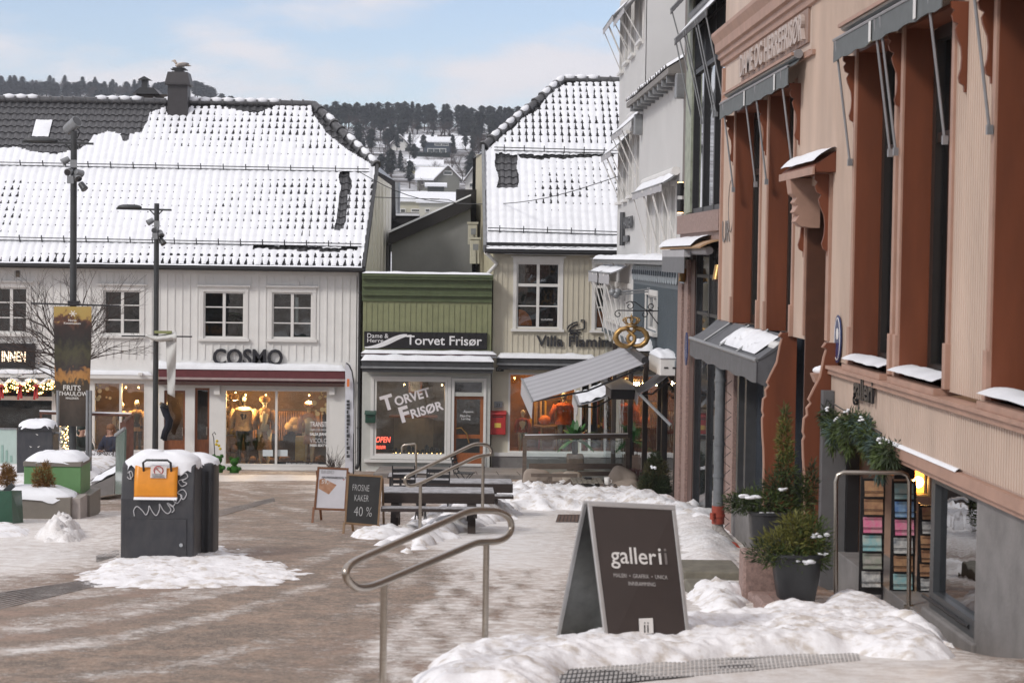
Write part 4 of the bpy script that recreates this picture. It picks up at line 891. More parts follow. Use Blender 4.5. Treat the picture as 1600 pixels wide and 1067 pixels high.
b = MB(); FG.frame(b, *dor, .1, -.16, -.09); zq = dor[2]+(dor[3]-dor[2])*.42; FG.box(b, dor[0]+.1, dor[1]-.1, zq-.06, zq+.06, -.155, -.095); FG.box(b, dor[0]+.1, dor[1]-.1, dor[2]+.1, dor[2]+.4, -.155, -.1); dd = b.build('door', mat('orange_wood', (.30, .10, .035), .4, var=.2, scale=5, stretch=(6, 6, 1)), gs)
b = MB(); FG.box(b, dor[0]+.08, dor[1]-.08, dor[2]+.3, dor[3]-.08, -.135, -.125); b.build('pane', GLASS, dd)
b = MB(); p = [FG.p(dor[0]+.1, zq+.25, -.05), FG.p(dor[0]+.25, zq+.28, .0), FG.p(dor[0]+.42, zq+.1, .0), FG.p(dor[0]+.5, zq-.2, -.05)]; b.tube(p, .022, 6); b.build('handle', GOLD, dd)
b = MB(); b.box(dor[0]-.3, dor[1]+.2, 63.2, 63.3, dor[2]-.1, dor[3]+.2); b.build('shop_interior', mat('shop_interior_0.16_0.13', (.16, .13, .11)), gs)
on_glass(gs, FG, 'Åpent', (724, 641, 740, 646), n=-.12); on_glass(gs, FG, 'Man-Fre', (719, 648, 735, 652), n=-.12); on_glass(gs, FG, 'Lørdag', (721, 653, 735, 657), n=-.12)
def tilted(parent, body, cx, cy, wpx, hpx, ang, bold=.02, m=None):
    u, z = FG.uz(cx, cy); s = 61.6/F; ux = Vector((math.cos(ang), 0, math.sin(ang))); vy = Vector((-math.sin(ang), 0, math.cos(ang)))
    text('window_lettering', body, m or mat('foil_lettering', (.80, .76, .78), .5, var=0), parent, FG.p(u, z, -.075), ux, vy, width=wpx*s, height=hpx*s, depth=.004, bold=bold, center=True)
A_ = R(17)
tilted(gs, 'T', 605, 629, 20, 24, A_, .04); tilted(gs, 'ORVET', 644, 620, 57, 15, A_, .03); tilted(gs, 'F', 632, 647, 15, 25, A_, .04); tilted(gs, 'RISØR', 667, 640, 52, 15, A_, .03)
# awnings over the front
def cassette(parent, fr, r, cloth, n=.3, snowh=.13, seed=1, front=True, drop=.12):
    u0, u1, z0, z1 = r; b = MB(); fr.box(b, u0, u1, z0, z1, .003, n); a = b.build('awning', cloth, parent, bevel=.02)
    if front: b = MB(); fr.box(b, u0-.02, u1+.02, z0+.02, z0+.08, n+.003, n+.05); b.build('front_bar', GREYM, a)
    if drop: b = MB(); fr.box(b, u0+.02, u1-.02, z0-drop, z0-.002, n-.05, n-.02); b.build('valance', cloth, a)
    if snowh: snow_strip('awning_snow', a, fr, u0-.02, u1+.02, z1+.002, -.0, n+.04, snowh, seed)
    return a
cassette(gs, FG, FG.rect(565, 553, 775, 559, .3), MAROON, .28, .1, 5, drop=0); cassette(gs, FG, FG.rect(565, 564, 771, 577, .45), DARK, .5, .17, 6, drop=.1)
# its black sign board
sb_ = thing('shop_sign', 'long black sign board with white lettering and swooshes on the olive green wall', 'shop sign', FG.p((u0+u1)/2, FG.uz(660, 545)[1], .03))
r = FG.rect(569, 519, 761, 545, .06); b = MB(); FG.box(b, *r, .022, .09); b.build('board', mat('gloss_black', (.012, .012, .014), .25, var=0), sb_)
r = FG.rect(635, 525, 753, 540, .1); wl = mat('sign_white', (.75, .75, .76), .5, var=0)
text('letters', 'Torvet Frisør', wl, sb_, FG.p(r[0], r[2], .091), (1, 0, 0), (0, 0, 1), width=r[1]-r[0], height=r[3]-r[2], depth=.01, bold=.012)
for t_, rc in (('Dame &', (574, 521, 607, 528)), ('Herre', (574, 529, 599, 535))): r = FG.rect(*rc, .1); text('letters', t_, wl, sb_, FG.p(r[0], r[2], .091), (1, 0, 0), (0, 0, 1), width=r[1]-r[0], height=r[3]-r[2], depth=.01)
b = MB()
for k, (dx, w__) in enumerate(((0, .05), (9, .02))):
    pts = []; ws = []
    for i in range(13): t = i/12; px = 570+dx+ (66-dx*.2)*t; py = 541-18*sm(.1, 1, t)+1.5*(1-t)+.5*k; u, z = FG.uz(px, py); pts.append((u, z)); ws.append(w__*math.sin(math.pi*(.12+.8*(1-t)))+.006)
    for i in range(12): (a, c), (d, e) = pts[i], pts[i+1]; b.poly([FG.p(a, c-ws[i], .094+k*.002), FG.p(d, e-ws[i+1], .094+k*.002), FG.p(d, e+ws[i+1], .094+k*.002), FG.p(a, c+ws[i], .094+k*.002)])
b.build('swoosh', wl, sb_, recalc=False)
def mailbox(label, r, fr, m, slot=True, plate=None):
    u0, u1, z0, z1 = r; t = thing('mailbox', label, 'mailbox', fr.p((u0+u1)/2, z0, .05)); b = MB(); fr.box(b, u0, u1, z0, z1-.12, .005, .22); bo = b.build('box', m, t, bevel=.02)
    b = MB(); a = [fr.p(u0-.02, z1-.118, .005), fr.p(u0-.02, z1-.118, .26), fr.p(u0-.02, z1-.06, .24), fr.p(u0-.02, z1, .005)]; b.prism(a, fr.p(u1+.02, 0, 0)-fr.p(u0-.02, 0, 0)); b.build('lid', m, t, bevel=.01)
    if plate: b = MB(); fr.box(b, (u0*.7+u1*.3), (u0*.3+u1*.7), z0+.22, z0+.36, .222, .228); b.build('name_plate', plate, t)
    b = MB(); fr.box(b, u0+.08, u1-.08, z1-.2, z1-.17, .221, .226); b.build('slot', BLACK, t); return t
mailbox('small dark green letterbox beside the window of the olive shop', FG.rect(571, 641, 587, 660), FG, mat('green_enamel', (.015, .06, .04), .35))
# red neon words
for t_, rc, e in (('OPEN', (587, 683, 610, 692), 3.5), ('FRISØR', (585, 697, 602, 702), 4)):
    r = FG.rect(*rc); o_ = FG.p(r[0], r[2], -.2); t = thing('neon_sign', 'glowing red neon word low in the window, the ' + ('larger upper one' if t_ == 'OPEN' else 'smaller lower one'), 'neon sign', o_)
    text('letters', t_, mat('red_neon', (1, .1, .05), emit=(1, .10, .06), estr=e, var=0), t, o_, (1, 0, 0), (0, 0, 1), width=r[1]-r[0], height=r[3]-r[2], depth=.02, shear=.2)
    b = MB(); b.box(r[0]-.03, r[1]+.03, o_.y+.03, o_.y+.045, r[2]-.03, r[3]+.03); b.build('back_panel', BLACK, t)
vl = thing('window_ornament', 'row of tiny dark toy houses with fairy lights on the hairdresser window sill', 'ornament', FG.p(FG.uz(650, 710)[0], win[2], -.3)); b = MB(); g = MB(); rnd = random.Random(4); x = FG.uz(612, 700)[0]
while x < win[1]-.1:
    w__ = rnd.uniform(.06, .14); h = rnd.uniform(.12, .34); y = 61.6+.3; z = win[2]+.02; b.box(x, x+w__, y, y+.05, z, z+h*.7); b.prism([(x-.01, y, z+h*.7), (x+w__+.01, y, z+h*.7), (x+w__/2, y, z+h)], (0, .05, 0)); g.ball((x+w__/2, y-.05, z+rnd.uniform(.0, .05)), .014, 5, 4); x += w__+rnd.uniform(.01, .05)
b.build('toy_houses', BLACK, vl); g.build('fairy_lights', BULB, vl)
# salon furniture seen through the window
fc = thing('salon_counter', 'curved wooden reception counter inside the hairdresser window', 'counter', FG.p(FG.uz(645, 700)[0], win[2]-.3, -1.5)); o_ = ORG[fc.name]; b = MB()
for i in range(8): a = R(-50+i*14); p = o_+Vector((math.sin(a)*.7, -math.cos(a)*.5+.5, .2)); b.bar(p, p+Vector((0, 0, 1.15)), .2, .06)
b.build('front', mat('pale_ply', (.35, .25, .16), .6), fc); b = MB(); b.rbox(o_.x-.8, o_.x+.75, o_.y, o_.y+.5, o_.z+1.36, o_.z+1.42, .02); b.build('top', WOOD, fc)
pf = thing('framed_picture', 'framed portrait hanging inside the hairdresser window', 'picture', FG.p(FG.uz(647, 610)[0], FG.uz(647, 612)[1], -2.2)); r = FG.rect(636, 594, 658, 622); o_ = ORG[pf.name]; b = MB(); FG.frame(b, r[0], r[1], r[2], r[3], .06, -2.3, -2.2); b.build('frame', WOOD, pf); b = MB(); FG.box(b, r[0]+.05, r[1]-.05, r[2]+.05, r[3]-.05, -2.28, -2.25); b.build('print', mat('print_grey', (.35, .3, .26), .6, var=.6, scale=4), pf)
# ------------------------------------------------------------------ beige house
bh = thing('boarded_house', 'beige boarded house with a steep snow-covered tiled roof on the right of the green shop', 'house', (3, YB, -5))
ub0, ub1 = FW.uz(770, 500)[0], 9.5; zB = FW.uz(860, 398)[1]; zG = land(0, YB)-.3
v1 = FW.rect(807, 411, 874, 513); v2 = FW.rect(930, 414, 997, 515); bw = FW.rect(794, 583, 900, 708); bd = FW.rect(932, 640, 958, 706); bw2 = FW.rect(906, 583, 960, 708); bw2 = (bw2[0], bw2[1]+1.5, bw2[2], bw2[3])
b = MB(); FW.wall(b, ub0, ub1, zG, zB, .16, [v1, v2, bw, bw2]); w_ = b.build('wall', BEIGE, bh, recalc=False)
b = MB(); FW.battens(b, ub0, ub1, FW.uz(860, 712)[1], zB-.05, .17, .04, .024, [(h[0]-.16, h[1]+.16, h[2]-.16, h[3]+.2) for h in (v1, v2)]+[(bw[0]-.1, 12, bw[2]-.1, bw[3]+.25)]); FW.box(b, ub0, ub0+.12, zG, zB, .001, .035); b.build('batten', BEIGE, w_)
b = MB(); FW.box(b, ub0+.03, bw2[1], zG, FW.uz(840, 712)[1]-.02, .002, .10); b.build('plinth', CONC, bh)
b = MB(); FW.box(b, ub0+.1, bw2[1]-1.5, FW.uz(840, 712)[1]-.01, FW.uz(840, 707)[1], .002, .13); b.build('sill_board', WHITET, bh)
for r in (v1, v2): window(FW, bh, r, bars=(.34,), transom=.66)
orn = mat('orange_poster', (.75, .20, .05), .6, var=.05)
for v in (v1, v2):
    b = MB(); c = v[0]+.08; b.add([FW.p(c, v[2]+.08, -.12)]+[FW.p(c+.42*math.cos(R(a)), v[2]+.08+.5*math.sin(R(a)), -.12) for a in range(0, 91, 9)], [tuple(range(12))]); b.build('orange_disc', orn, bh, recalc=False)
on_glass(bh, FW, 'VILLA FLAMINGO', (845, 498, 864, 501), n=-.075)
shopwin(bh, FW, bw, (), wall=(.16, .07, .03), lights=((L_(805), 1.2), (L_(840), .9), (L_(870), .8), (L_(880), 1.6)), energy=34, room=(bw[0]-.4, bw2[1]+.3))
shopwin(bh, FW, bw2, (.12, .36), wall=(.16, .07, .03), lights=((L_(925), 1.1), (L_(965), 1.2)), energy=30, room=(bw2[0]-.02, bw2[1]+.3))
cassette(bh, FW, FW.rect(777, 560, 930, 572, .3), DARK, .35, .15, 9)
rb = Roof(YB-.45, FW.uz(860, 390, .45)[1], 68.3, atY(910, 129, 68.3).z)
pe2 = rb.at(760, 390); pg2 = rb.at(757, 234); ph2 = rb.at(880, 129); vg2 = rb.v(pg2)
xl2 = lambda v: pe2.x+(pg2.x-pe2.x)*v/vg2 if v < vg2 else pg2.x+(ph2.x-pg2.x)*(v-vg2)/(1-vg2)
XR = 9.0
b = MB(); b.poly([rb.p(XR, 0, -.04), rb.p(pe2.x, 0, -.04), rb.p(pg2.x, vg2, -.04), rb.p(ph2.x, 1, -.04), rb.p(XR, 1, -.04)])
rl = Vector((ph2.x, rb.Y1, rb.z1)); rr = Vector((XR, rb.Y1, rb.z1)); pb = Vector((pg2.x-.3, rb.Y1+3, pg2.z)); b.poly([rl, rr, rr+Vector((0, 6, -6)), pb+Vector((0, 3, -2.5)), pb]); b.poly([rl-Vector((0, 0, .05)), pg2-Vector((0, 0, .05)), pb])
ro2 = b.build('roof', TILE, bh, recalc=False)
tiled(rb, ro2, XR-60*.235, xl2, lambda v: XR, .235, .345, [[(776, 244), (808, 244), (808, 296), (776, 296)], [(808, 243), (960, 244), (960, 247), (850, 250), (815, 250)], [(750, 228), (878, 122), (1000, 122), (1000, 127), (884, 131), (760, 238)]],
      lambda px, py: (.95*sm(238, 215, py)+.1 if py < 240 else (.75*sm(820, 870, px+(py-260)*.3)*sm(345, 300, py) if py < 360 else 0)))
ridge_caps((rl+Vector((0, 0, .08)), rr+Vector((0, 0, .08))), ro2); ridge_caps((pg2+Vector((-.02, 0, .1)), rl+Vector((0, 0, .08))), ro2, r=.15, step=.42, collar=.04)
guard(rb, ro2, 772, 240, 990, 246, 7); guard(rb, ro2, 762, 366, 985, 373, 6)
b = MB(); b.bar(rb.p(pe2.x-.05, 0, 0), pg2+Vector((-.05, 0, .05)), .09, .3, up=(0, -1, 1)); b.build('verge_board', GREYM, ro2)
b = MB(); b.tube([Vector((pe2.x-.05, rb.Y0-.09, rb.z0-.08)), Vector((XR, rb.Y0-.09, rb.z0-.08))], .075, 8); b.build('gutter', BLACK, ro2, smooth=True)
b = MB(); b.box(pe2.x, XR, rb.Y0-.05, rb.Y0+.1, rb.z0+.1, rb.z0+.2); b.build('eaves_strip', BLACK, ro2)
b = MB(); b.grid(lambda u, v: Vector((pe2.x+(XR-pe2.x)*u, rb.Y0-.17+.14*v, rb.z0-.02+.08*math.sin(math.pi*min(1, v+.08))*(1+.35*noise.noise((u*40, v, 2))))), 120, 5); b.build('gutter_snow', SNOW, ro2, smooth=2)
gy_ = 70.5; gxl = atY(743, 300, gy_).x
b = MB(); b.prism([Vector((ub0, YB+.01, zG)), Vector((ub0, YB+.01, zB)), Vector((pg2.x+.02, pg2.y, pg2.z-.15)), Vector((gxl, gy_, pg2.z+.1)), Vector((gxl, gy_, zG))], (.15, 0, 0)); b.build('gable_wall', mat('yellowed_gable', (.50, .46, .34), .7, var=.15), bh)
b = MB(); b.tube([rb.p(pe2.x, 0, 0)+Vector((-.02, -.1, -.12)), Vector((ub0+.1, YB-.1, zB-.3)), Vector((ub0-.25, YB-.1, zB-.7)), Vector((ub0-.35, YB+.3, zB-1.2))], .06, 8); b.build('downpipe', WHITET, bh, smooth=True)
sign_letters('shop_sign', 'thin dark letters of two words on the beige boards', 'shop sign', FW, 'Villa Flamingo', (838, 525, 975, 547), .03, mat('sign_dark', (.035, .035, .04), .5, var=0), bold=.016, depth=.06)
# bird emblem of bent bars
b = MB()
def P2(*pts): return [FW.p(*FW.uz(x, y), .06) for x, y in pts]
for pts in (P2((913, 514), (913, 500), (908, 500), (908, 503)), P2((913, 514), (901, 516), (889, 517)), P2((886, 514), (889, 509), (895, 505), (902, 503)), P2((888, 519), (892, 512), (898, 508), (903, 507)), P2((890, 519), (907, 519)), P2((889, 523), (897, 519), (905, 524)), P2((897, 519), (897, 530))):
    b.tube(pts, .024, 5)
tag(b.build('bird_emblem', mat('sign_grey', (0, 0, 0)), org=FW.p(*FW.uz(899, 530), .03)), 'line-drawn bird emblem of bent dark bars above the thin lettering', 'emblem')
mailbox('large red mailbox with a yellow plate on the beige wall', FW.rect(765, 641, 790, 678), FW, RED, plate=mat('yellow_plate', (.7, .5, .1), .5))
np_ = thing('notice_plate', 'small grey notice plate above the red mailbox', 'notice', FW.p(FW.uz(778, 632)[0], FW.uz(778, 637)[1], .03)); b = MB(); r = FW.rect(772, 627, 785, 637); FW.box(b, *r, .026, .05); b.build('plate', GREYM, np_); text('letters', '23', BLACK, np_, FW.p(r[0]+.06, r[2]+.04, .051), (1, 0, 0), (0, 0, 1), height=.1, depth=.003)
nb = thing('house_number', 'tiny dark house number plate under the dark awning beside the green shop', 'number plate', FW.p(FW.uz(780, 577)[0], FW.uz(780, 580)[1], .03)); b = MB(); r = FW.rect(775, 574, 787, 580); FW.box(b, *r, .026, .04); b.build('plate', BLACK, nb); text('letters', '10', WHITET, nb, FW.p(r[0]+.05, r[2]+.02, .041), (1, 0, 0), (0, 0, 1), height=.08, depth=.003)
mannequin('bald mannequin in rust vest and pale shirt, leftmost in the beige shop window', 816, 710, 640, YB+.7, mat('rust_knit', (.35, .06, .035), .9, bump=.3), cream, coatlen=.32)
mannequin('headless mannequin in a fox-coloured fur jacket in the beige shop window', 880, 706, 612, YB+1.0, mat('red_fur', (.45, .10, .03), .95, var=.4, scale=20, bump=.6), mat('grey_cloth', (.35, .33, .3), .9), head=None, coatlen=.36, wide=1.3)
mannequin('cream dressed mannequin by the glass entrance of the beige shop', 974, 706, 622, YB+1.2, cream, cream, coatlen=.6)
tb = thing('display_table', 'small round gilt display table with an orange bag in the beige shop window', 'table', atY(853, 706, YB+1.3)); o_ = ORG[tb.name]; b = MB(); b.lathe([(.4, .8), (.42, .82), (.42, .85), (0, .85)], o_, 14); b.build('tabletop', GOLD, tb)
for a in range(3): b = MB(); b.tube([o_+Vector((.3*math.cos(a*2.1), .3*math.sin(a*2.1), .8)), o_+Vector((.35*math.cos(a*2.1), .35*math.sin(a*2.1), 0))], .02, 6); b.build('leg', GOLD, tb)
b = MB(); b.ball(o_+Vector((-.05, 0, 1.02)), (.2, .13, .16)); tag(b.build('handbag', mat('orange_leather', (.6, .16, .03), .5), org=o_+Vector((0, 0, .86)), smooth=2), 'round orange bag on the gilt display table', 'bag')
rnd = random.Random(6); hg = thing('clothes_rail', 'rail of red, ochre and dark clothes hanging at the back of the beige shop', 'clothes rail', atY(850, 706, YB+2.1)); o_ = ORG[hg.name]; zr = atY(850, 625, YB+2.1).z
b = MB(); b.tube([Vector((bw[0]+.6, o_.y, zr)), Vector((bw2[1]-.2, o_.y, zr))], .015, 6); b.build('rail', DARK, hg)
for nm, cc_ in (('red', (.4, .03, .02)), ('ochre', (.45, .25, .03)), ('dark', (.05, .035, .03)), ('tan', (.4, .25, .14))):
    b = MB()
    for k in range(14): x = rnd.uniform(bw[0]+.7, bw2[1]-.3); z = zr if rnd.random() < .6 else zr-1.0; b.box(x, x+.06, o_.y-.22, o_.y+.2, z-rnd.uniform(.5, .9), z-.03)
    b.build(nm+'_garments', mat(nm+'_garment', cc_, .9), hg)
# ------------------------------------------------------------------ grey shed between the houses
sy = 67.5; sh = thing('rendered_building', 'windowless grey rendered building with a slanting black roof edge behind the green shop', 'building', (-1, sy, -5))
P = lambda x, y, Y=sy: atY(x, y, Y)
b = MB(); b.prism([P(612, 440), P(612, 378), P(735, 326), P(738, 440)], (0, 5, 0)); b.build('wall', GREYWALL, sh)
b = MB(); b.prism([P(606, 384), P(608, 366), P(736, 308), P(736, 326)], (0, -.25, 0)); b.prism([P(608, 366), P(608, 363), P(736, 305.5), P(736, 308)], (0, 5, 0)); rfm = b.build('roof_edge', mat('black_cladding', (.016, .014, .014), .6), sh)
b = MB(); b.prism([P(607, 364.5, sy-.25), P(607, 361, sy-.25), P(672, 332, sy-.25), P(736, 303.5, sy-.25), P(736, 306, sy-.25)], (0, 4, 0)); b.build('roof_snow', SNOW, rfm)
b = MB(); b.box(P(713, 296, 70).x, P(745, 296, 70).x+1, 70, 74, -3, P(713, 296, 70).z); pb_ = b.build('rear_block', mat('black_cladding', (0, 0, 0)), sh)
b = MB(); b.box(P(608, 350, 72).x-2, P(655, 350, 72).x, 72, 74, P(608, 350, 72).z-1, P(608, 337, 72).z); b.build('rear_parapet', mat('black_cladding', (0, 0, 0)), sh); b = MB(); b.box(P(608, 350, 72).x-2, P(655, 350, 72).x, 71.9, 74, P(608, 337, 72).z+.002, P(608, 334, 72).z); b.build('parapet_snow', SNOW, sh)
b = MB(); q = P(618, 332, 72.6); zt = P(618, 285, 72.6).z; b.tube([q-Vector((0, 0, 1)), (q.x, q.y, zt)], .17, 12); b.tube([(q.x, q.y, zt-.35), (q.x, q.y, zt-.30)], .185, 12); tag(b.build('flue_pipe', GALV, org=q, smooth=True), 'shiny metal flue pipe rising left of the slanting black roof', 'flue')
def heatpump(label, r, Y):
    a, c = P(r[0], r[3], Y), P(r[2], r[1], Y); t = thing('outdoor_unit', label, 'outdoor unit', a); b = MB(); b.rbox(a.x, c.x, Y, Y+.35, a.z, c.z-.05, .03); b.build('casing', mat('unit_cream', (.5, .48, .4), .5), t)
    b = MB(); b.box(a.x-.03, c.x+.03, Y-.03, Y+.38, c.z-.048, c.z+.02); l_ = b.build('lid', mat('unit_cream', (0, 0, 0)), t); b = MB(); b.box(a.x+.1, c.x-.05, Y-.012, Y-.002, c.z-.4, c.z-.2); b.build('label_plate', GREYM, t); b = MB(); b.tube([(a.x+.2, Y-.03, c.z-.4), (a.x+.22, Y-.03, a.z-.1)], .012, 5); b.build('cable', BLACK, t)
heatpump('cream outdoor unit on the beige gable, the upper and farther one', (731, 348, 746, 382), 66.5); heatpump('cream outdoor unit on the beige gable, the lower and nearer one', (734, 372, 750, 412), 65.8)
b = MB(); p0, p1, p2 = P(560, 268, 64), P(713, 318, 66), P(965, 276, 57)
b.tube([p0.lerp(p1, i/8)-Vector((0, 0, .25*math.sin(math.pi*i/8))) for i in range(9)], .013, 5); b.tube([p1.lerp(p2, i/12)-Vector((0, 0, .3*math.sin(math.pi*i/12))) for i in range(13)], .013, 5)
b.tube([P(575, 308, 64), P(700, 312, 66), p1], .013, 5); tag(b.build('overhead_cable', DARK, org=p1), 'thin overhead cables slung between the two tiled houses and the white building', 'cable')
# ------------------------------------------------------------------ white and slate-blue buildings (C)
E = 1.8
XC1, XC2, XC0 = 5.1, 4.75, 4.7
def arm_awning(parent, X, Y0, Y1, zt, proj, drop, arms, armz, cloth, tube=.06, valance=.16, snowh=.07, segs=1, armm=None, stripes=False, roll=True):
    """folding awning on a wall facing -X: cloth from the wall out to a front bar, arms down to pivots on the wall"""
    b = MB()
    def cl(u, v): return Vector((X-.05-proj*v, Y0+(Y1-Y0)*u, zt-drop*v-.03*math.sin(math.pi*v)))
    b.grid(cl, 10, 5); a = b.build('awning', cloth, parent, recalc=False, thick=.012)
    if valance: b = MB(); b.grid(lambda u, v: Vector((X-.055-proj, Y0+(Y1-Y0)*u, zt-drop-valance*v*(1+.06*math.sin(u*40)))), 20, 1); b.build('valance', cloth, a, recalc=False, thick=.01)
    b = MB(); b.tube([(X-.05-proj, Y0, zt-drop), (X-.05-proj, Y1, zt-drop)], .02, 6); b.build('front_bar', armm or GREYM, a)
    if roll: b = MB(); b.tube([(X-.08, Y0-.02, zt+.04), (X-.08, Y1+.02, zt+.04)], tube, 10); b.build('roller', armm or WHITET, a)
    for y in arms: b = MB(); b.tube([(X-.06-proj, y, zt-drop-.02), (X-.03, y, armz)], .014, 6); b.cbox((X-.03, y, armz), (.05, .05, .08)); b.build('arm', armm or WHITET, a)
    if snowh:
        b = MB(); b.grid(lambda u, v: cl(u, v*.9)+Vector((0, 0, .015+snowh*math.sin(math.pi*min(1, max(0, v)))**.5*min(1, 12*u+.1, 12*(1-u)+.1)*(1+.5*noise.noise((u*6+Y0, v*2, X))))), max(12, int(abs(Y1-Y0)/.15)), 6); b.build('awning_snow', SNOW, a, smooth=2)
    return a
cb = thing('white_building', 'tall plain pale grey-white building rising behind the slate-blue bakery', 'building', (8, 56, -5))
F1 = Fr('X', XC1); cw = []
for px, s1, t1, s2, t2 in ((967.5, 112, 40, 315, 238), (976, 96, 30, 311, 228), (985, 85, 10, 305, 215), (997, 63, -15, 298, 205)):
    Yc = XC1*3111/(px-700); z1, z2 = atY(px, s1, Yc).z, atY(px, s2, Yc).z; cw += [(Yc-.5, Yc+.5, z1, z1+2.0), (Yc-.5, Yc+.5, z2, z2+1.75)]
b = MB(); Ya, Yz = 52.0, 60.1; F1.wall(b, Ya, Yz, -5, 14, .2, cw); b.box(XC1+.0, 14, Ya-.003, Ya+.2, -5, 14); b.box(13, 14, Ya+.2, Yz, -5, 14); b.box(XC1+.2, 13, Yz-.2, Yz, -5, 14); b.build('wall', PALEW, cb, recalc=False)
for r in cw: window(F1, cb, r, casing=.07, cols=2, bars=(.5,), crown=False)
for px, y in ((985, 195),): pass
for k, (ya, yc, zt_) in enumerate(((52.6, 55.9, atX(990, 182, XC1).z), (56.2, 59.7, atX(972, 212, XC1).z-.1), (52.6, 55.9, atX(990, -10, XC1).z), (56.2, 59.7, atX(972, 20, XC1).z))):
    arm_awning(cb, XC1, ya, yc, zt_ if k != 2 else zt_-.3, .5, .5, (ya+.1, (ya+yc)/2-.1, (ya+yc)/2+.1, yc-.1), zt_-1.7, AWNL, snowh=.06)
# its wall sign
ws = thing('wall_sign', 'dark vertical logo and small letters on the pale wall under the folded awnings', 'wall sign', atX(975, 385, XC1-.02)); b = MB()
for px in (970.3, 973.2): a_, c_ = atX(px, 384, XC1-.05), atX(px, 332, XC1-.05); b.box(XC1-.09, XC1-.02, a_.y-.11, a_.y+.11, a_.z, c_.z)
b.build('logo', DARK, ws); q1, q0 = atX(988, 352, XC1-.06), atX(975, 352, XC1-.06)
text('letters', 'HANSEN', DARK, ws, Vector((XC1-.05, q0.y, atX(981, 358, XC1).z)), (0, -1, 0), (0, 0, 1), width=q0.y-q1.y, height=.34, depth=.03, bold=.03)
b = MB(); a_ = atX(980, 378, XC1-.05); b.box(XC1-.07, XC1-.02, atX(984.5, 370, XC1).y, atX(976, 370, XC1).y, a_.z, a_.z+.18); b.build('logo', DARK, ws)
c2 = thing('white_annex', 'lower pale wing with a snowy eave and a row of narrow awninged windows', 'building', (6, 45, -5)); F2 = Fr('X', XC2)
ya, yz = 40.5, 49.6; ze = E+3.75; zb2 = E-.1
cw = [(y-.42, y+.42, E+.15, E+1.55) for y in (46.9, 45.0, 43.3, 41.9)]
b = MB(); F2.wall(b, ya, yz, zb2, ze, .2, cw); b.box(XC2+.2, 12, ya, ya+.2, zb2, ze); b.box(XC2, 12, yz-.002, yz+.2, zb2, ze); w_ = b.build('wall', PALEW, c2, recalc=False)
for r in cw: window(F2, c2, r, casing=.06, cols=2, bars=(), crown=False)
b = MB(); b.prism([(XC2-.35, ya-.2, ze), (XC2-.35, ya-.2, ze+.12), (XC2+3, ya-.2, ze+2.2), (XC2+3, ya-.2, ze+2.0), (XC2+.1, ya-.2, ze)], (0, yz-ya+.3, 0)); rf_ = b.build('roof', mat('soffit_grey', (.22, .21, .2), .7), c2)
b = MB(); b.grid(lambda u, v: Vector((XC2-.38+3*v, ya-.22+(yz-ya+.35)*u, ze+.13+1.85*v+.08*abs(math.sin(u*60))+.05*noise.noise((u*9, v*3, 1)))), 160, 6); b.build('roof_snow', SNOW, rf_, smooth=2)
b = MB(); y = ya+.3
while y < yz: b.box(XC2-.32, XC2-.01, y, y+.12, ze-.14, ze-.002); y += .9
b.each('eave_bracket', GREYM, rf_)
q = atX(1062, 258, XC2); arm_awning(c2, XC2, 41.0, 47.6, E+1.78, .32, .22, (41.2, 43.0, 43.2, 44.9, 45.1, 47.4), E+.35, AWNL, tube=.09, snowh=.10)
for px, py, n_ in ((997, 195, 0), (1063, 135, 1)):
    q = atX(px, py, XC2-.1); b = MB(); b.cbox(q, (.2, .3, .5)); ab = b.build('cable_box', GREYM, c2, bevel=.02)
# slate-blue bakery at street level
sb = thing('slate_blue_bakery', 'slate-blue street-level shopfront with a scalloped frieze and snow on its cornice', 'shop', (6, 50, -6)); F0 = Fr('X', XC0)
zt = E-.12; zl = atX(1030, 560, XC0).z; ya, yz = 40.4, 60.0; Y_ = lambda px: XC0*3111/(px-700)
hw = (Y_(1030), Y_(1012), atX(1021, 517, XC0).z, atX(1021, 462, XC0).z)
tall = [(Y_(990)+.1+i*1.55, Y_(990)+1.35+i*1.55, zl+.5, zt-.65) for i in range(5)]
b = MB(); F0.wall(b, ya, 50.3, zl, zt, .2, [hw]); w_ = b.build('wall', SLATE, sb, recalc=False)
b = MB(); F0.wall(b, 50.3, yz, zl, zt, .2, tall); b.box(XC0+.2, 5.2, yz-.2, yz, -6, zt); b.build('white_wall', PALEW, sb, recalc=False)
b = MB(); F0.battens(b, ya, 50.3, zl, zt-.5, .16, .035, .018, [(hw[0]-.1, hw[1]+.1, hw[2]-.1, hw[3]+.1)]); b.build('batten', SLATE, w_)
b = MB(); b.box(XC0+.2, 9, ya-.0, ya+.2, -6, zt); b.build('side_wall', SLATE, sb)
window(F0, sb, hw, bars=(), casing=.08, crown=False)
for r in tall: window(F0, sb, r, casing=.08, bars=(.6,), crown=False)
b = MB(); b.add([F0.p(hw[0]+.3, hw[2]+.1, -.12)]+[F0.p(hw[0]+.3+.4*math.cos(R(a)), hw[2]+.1+.4*math.sin(R(a)), -.12) for a in range(0, 181, 15)], [tuple(range(14))]); b.build('orange_disc', orn, sb, recalc=False)
b = MB(); b.box(XC0-.3, XC0+.1, ya, yz, zt, zt+.10); co = b.build('cornice', GREYM, sb); b = MB(); b.grid(lambda u, v: Vector((XC0-.34+.5*v, ya+(yz-ya)*u, zt+.10+.12*math.sin(math.pi*v)**.5*(1+.4*noise.noise((u*30, v, 0))))), 160, 6); b.build('cornice_snow', SNOW, co, smooth=2)
b = MB(); y = ya+.1
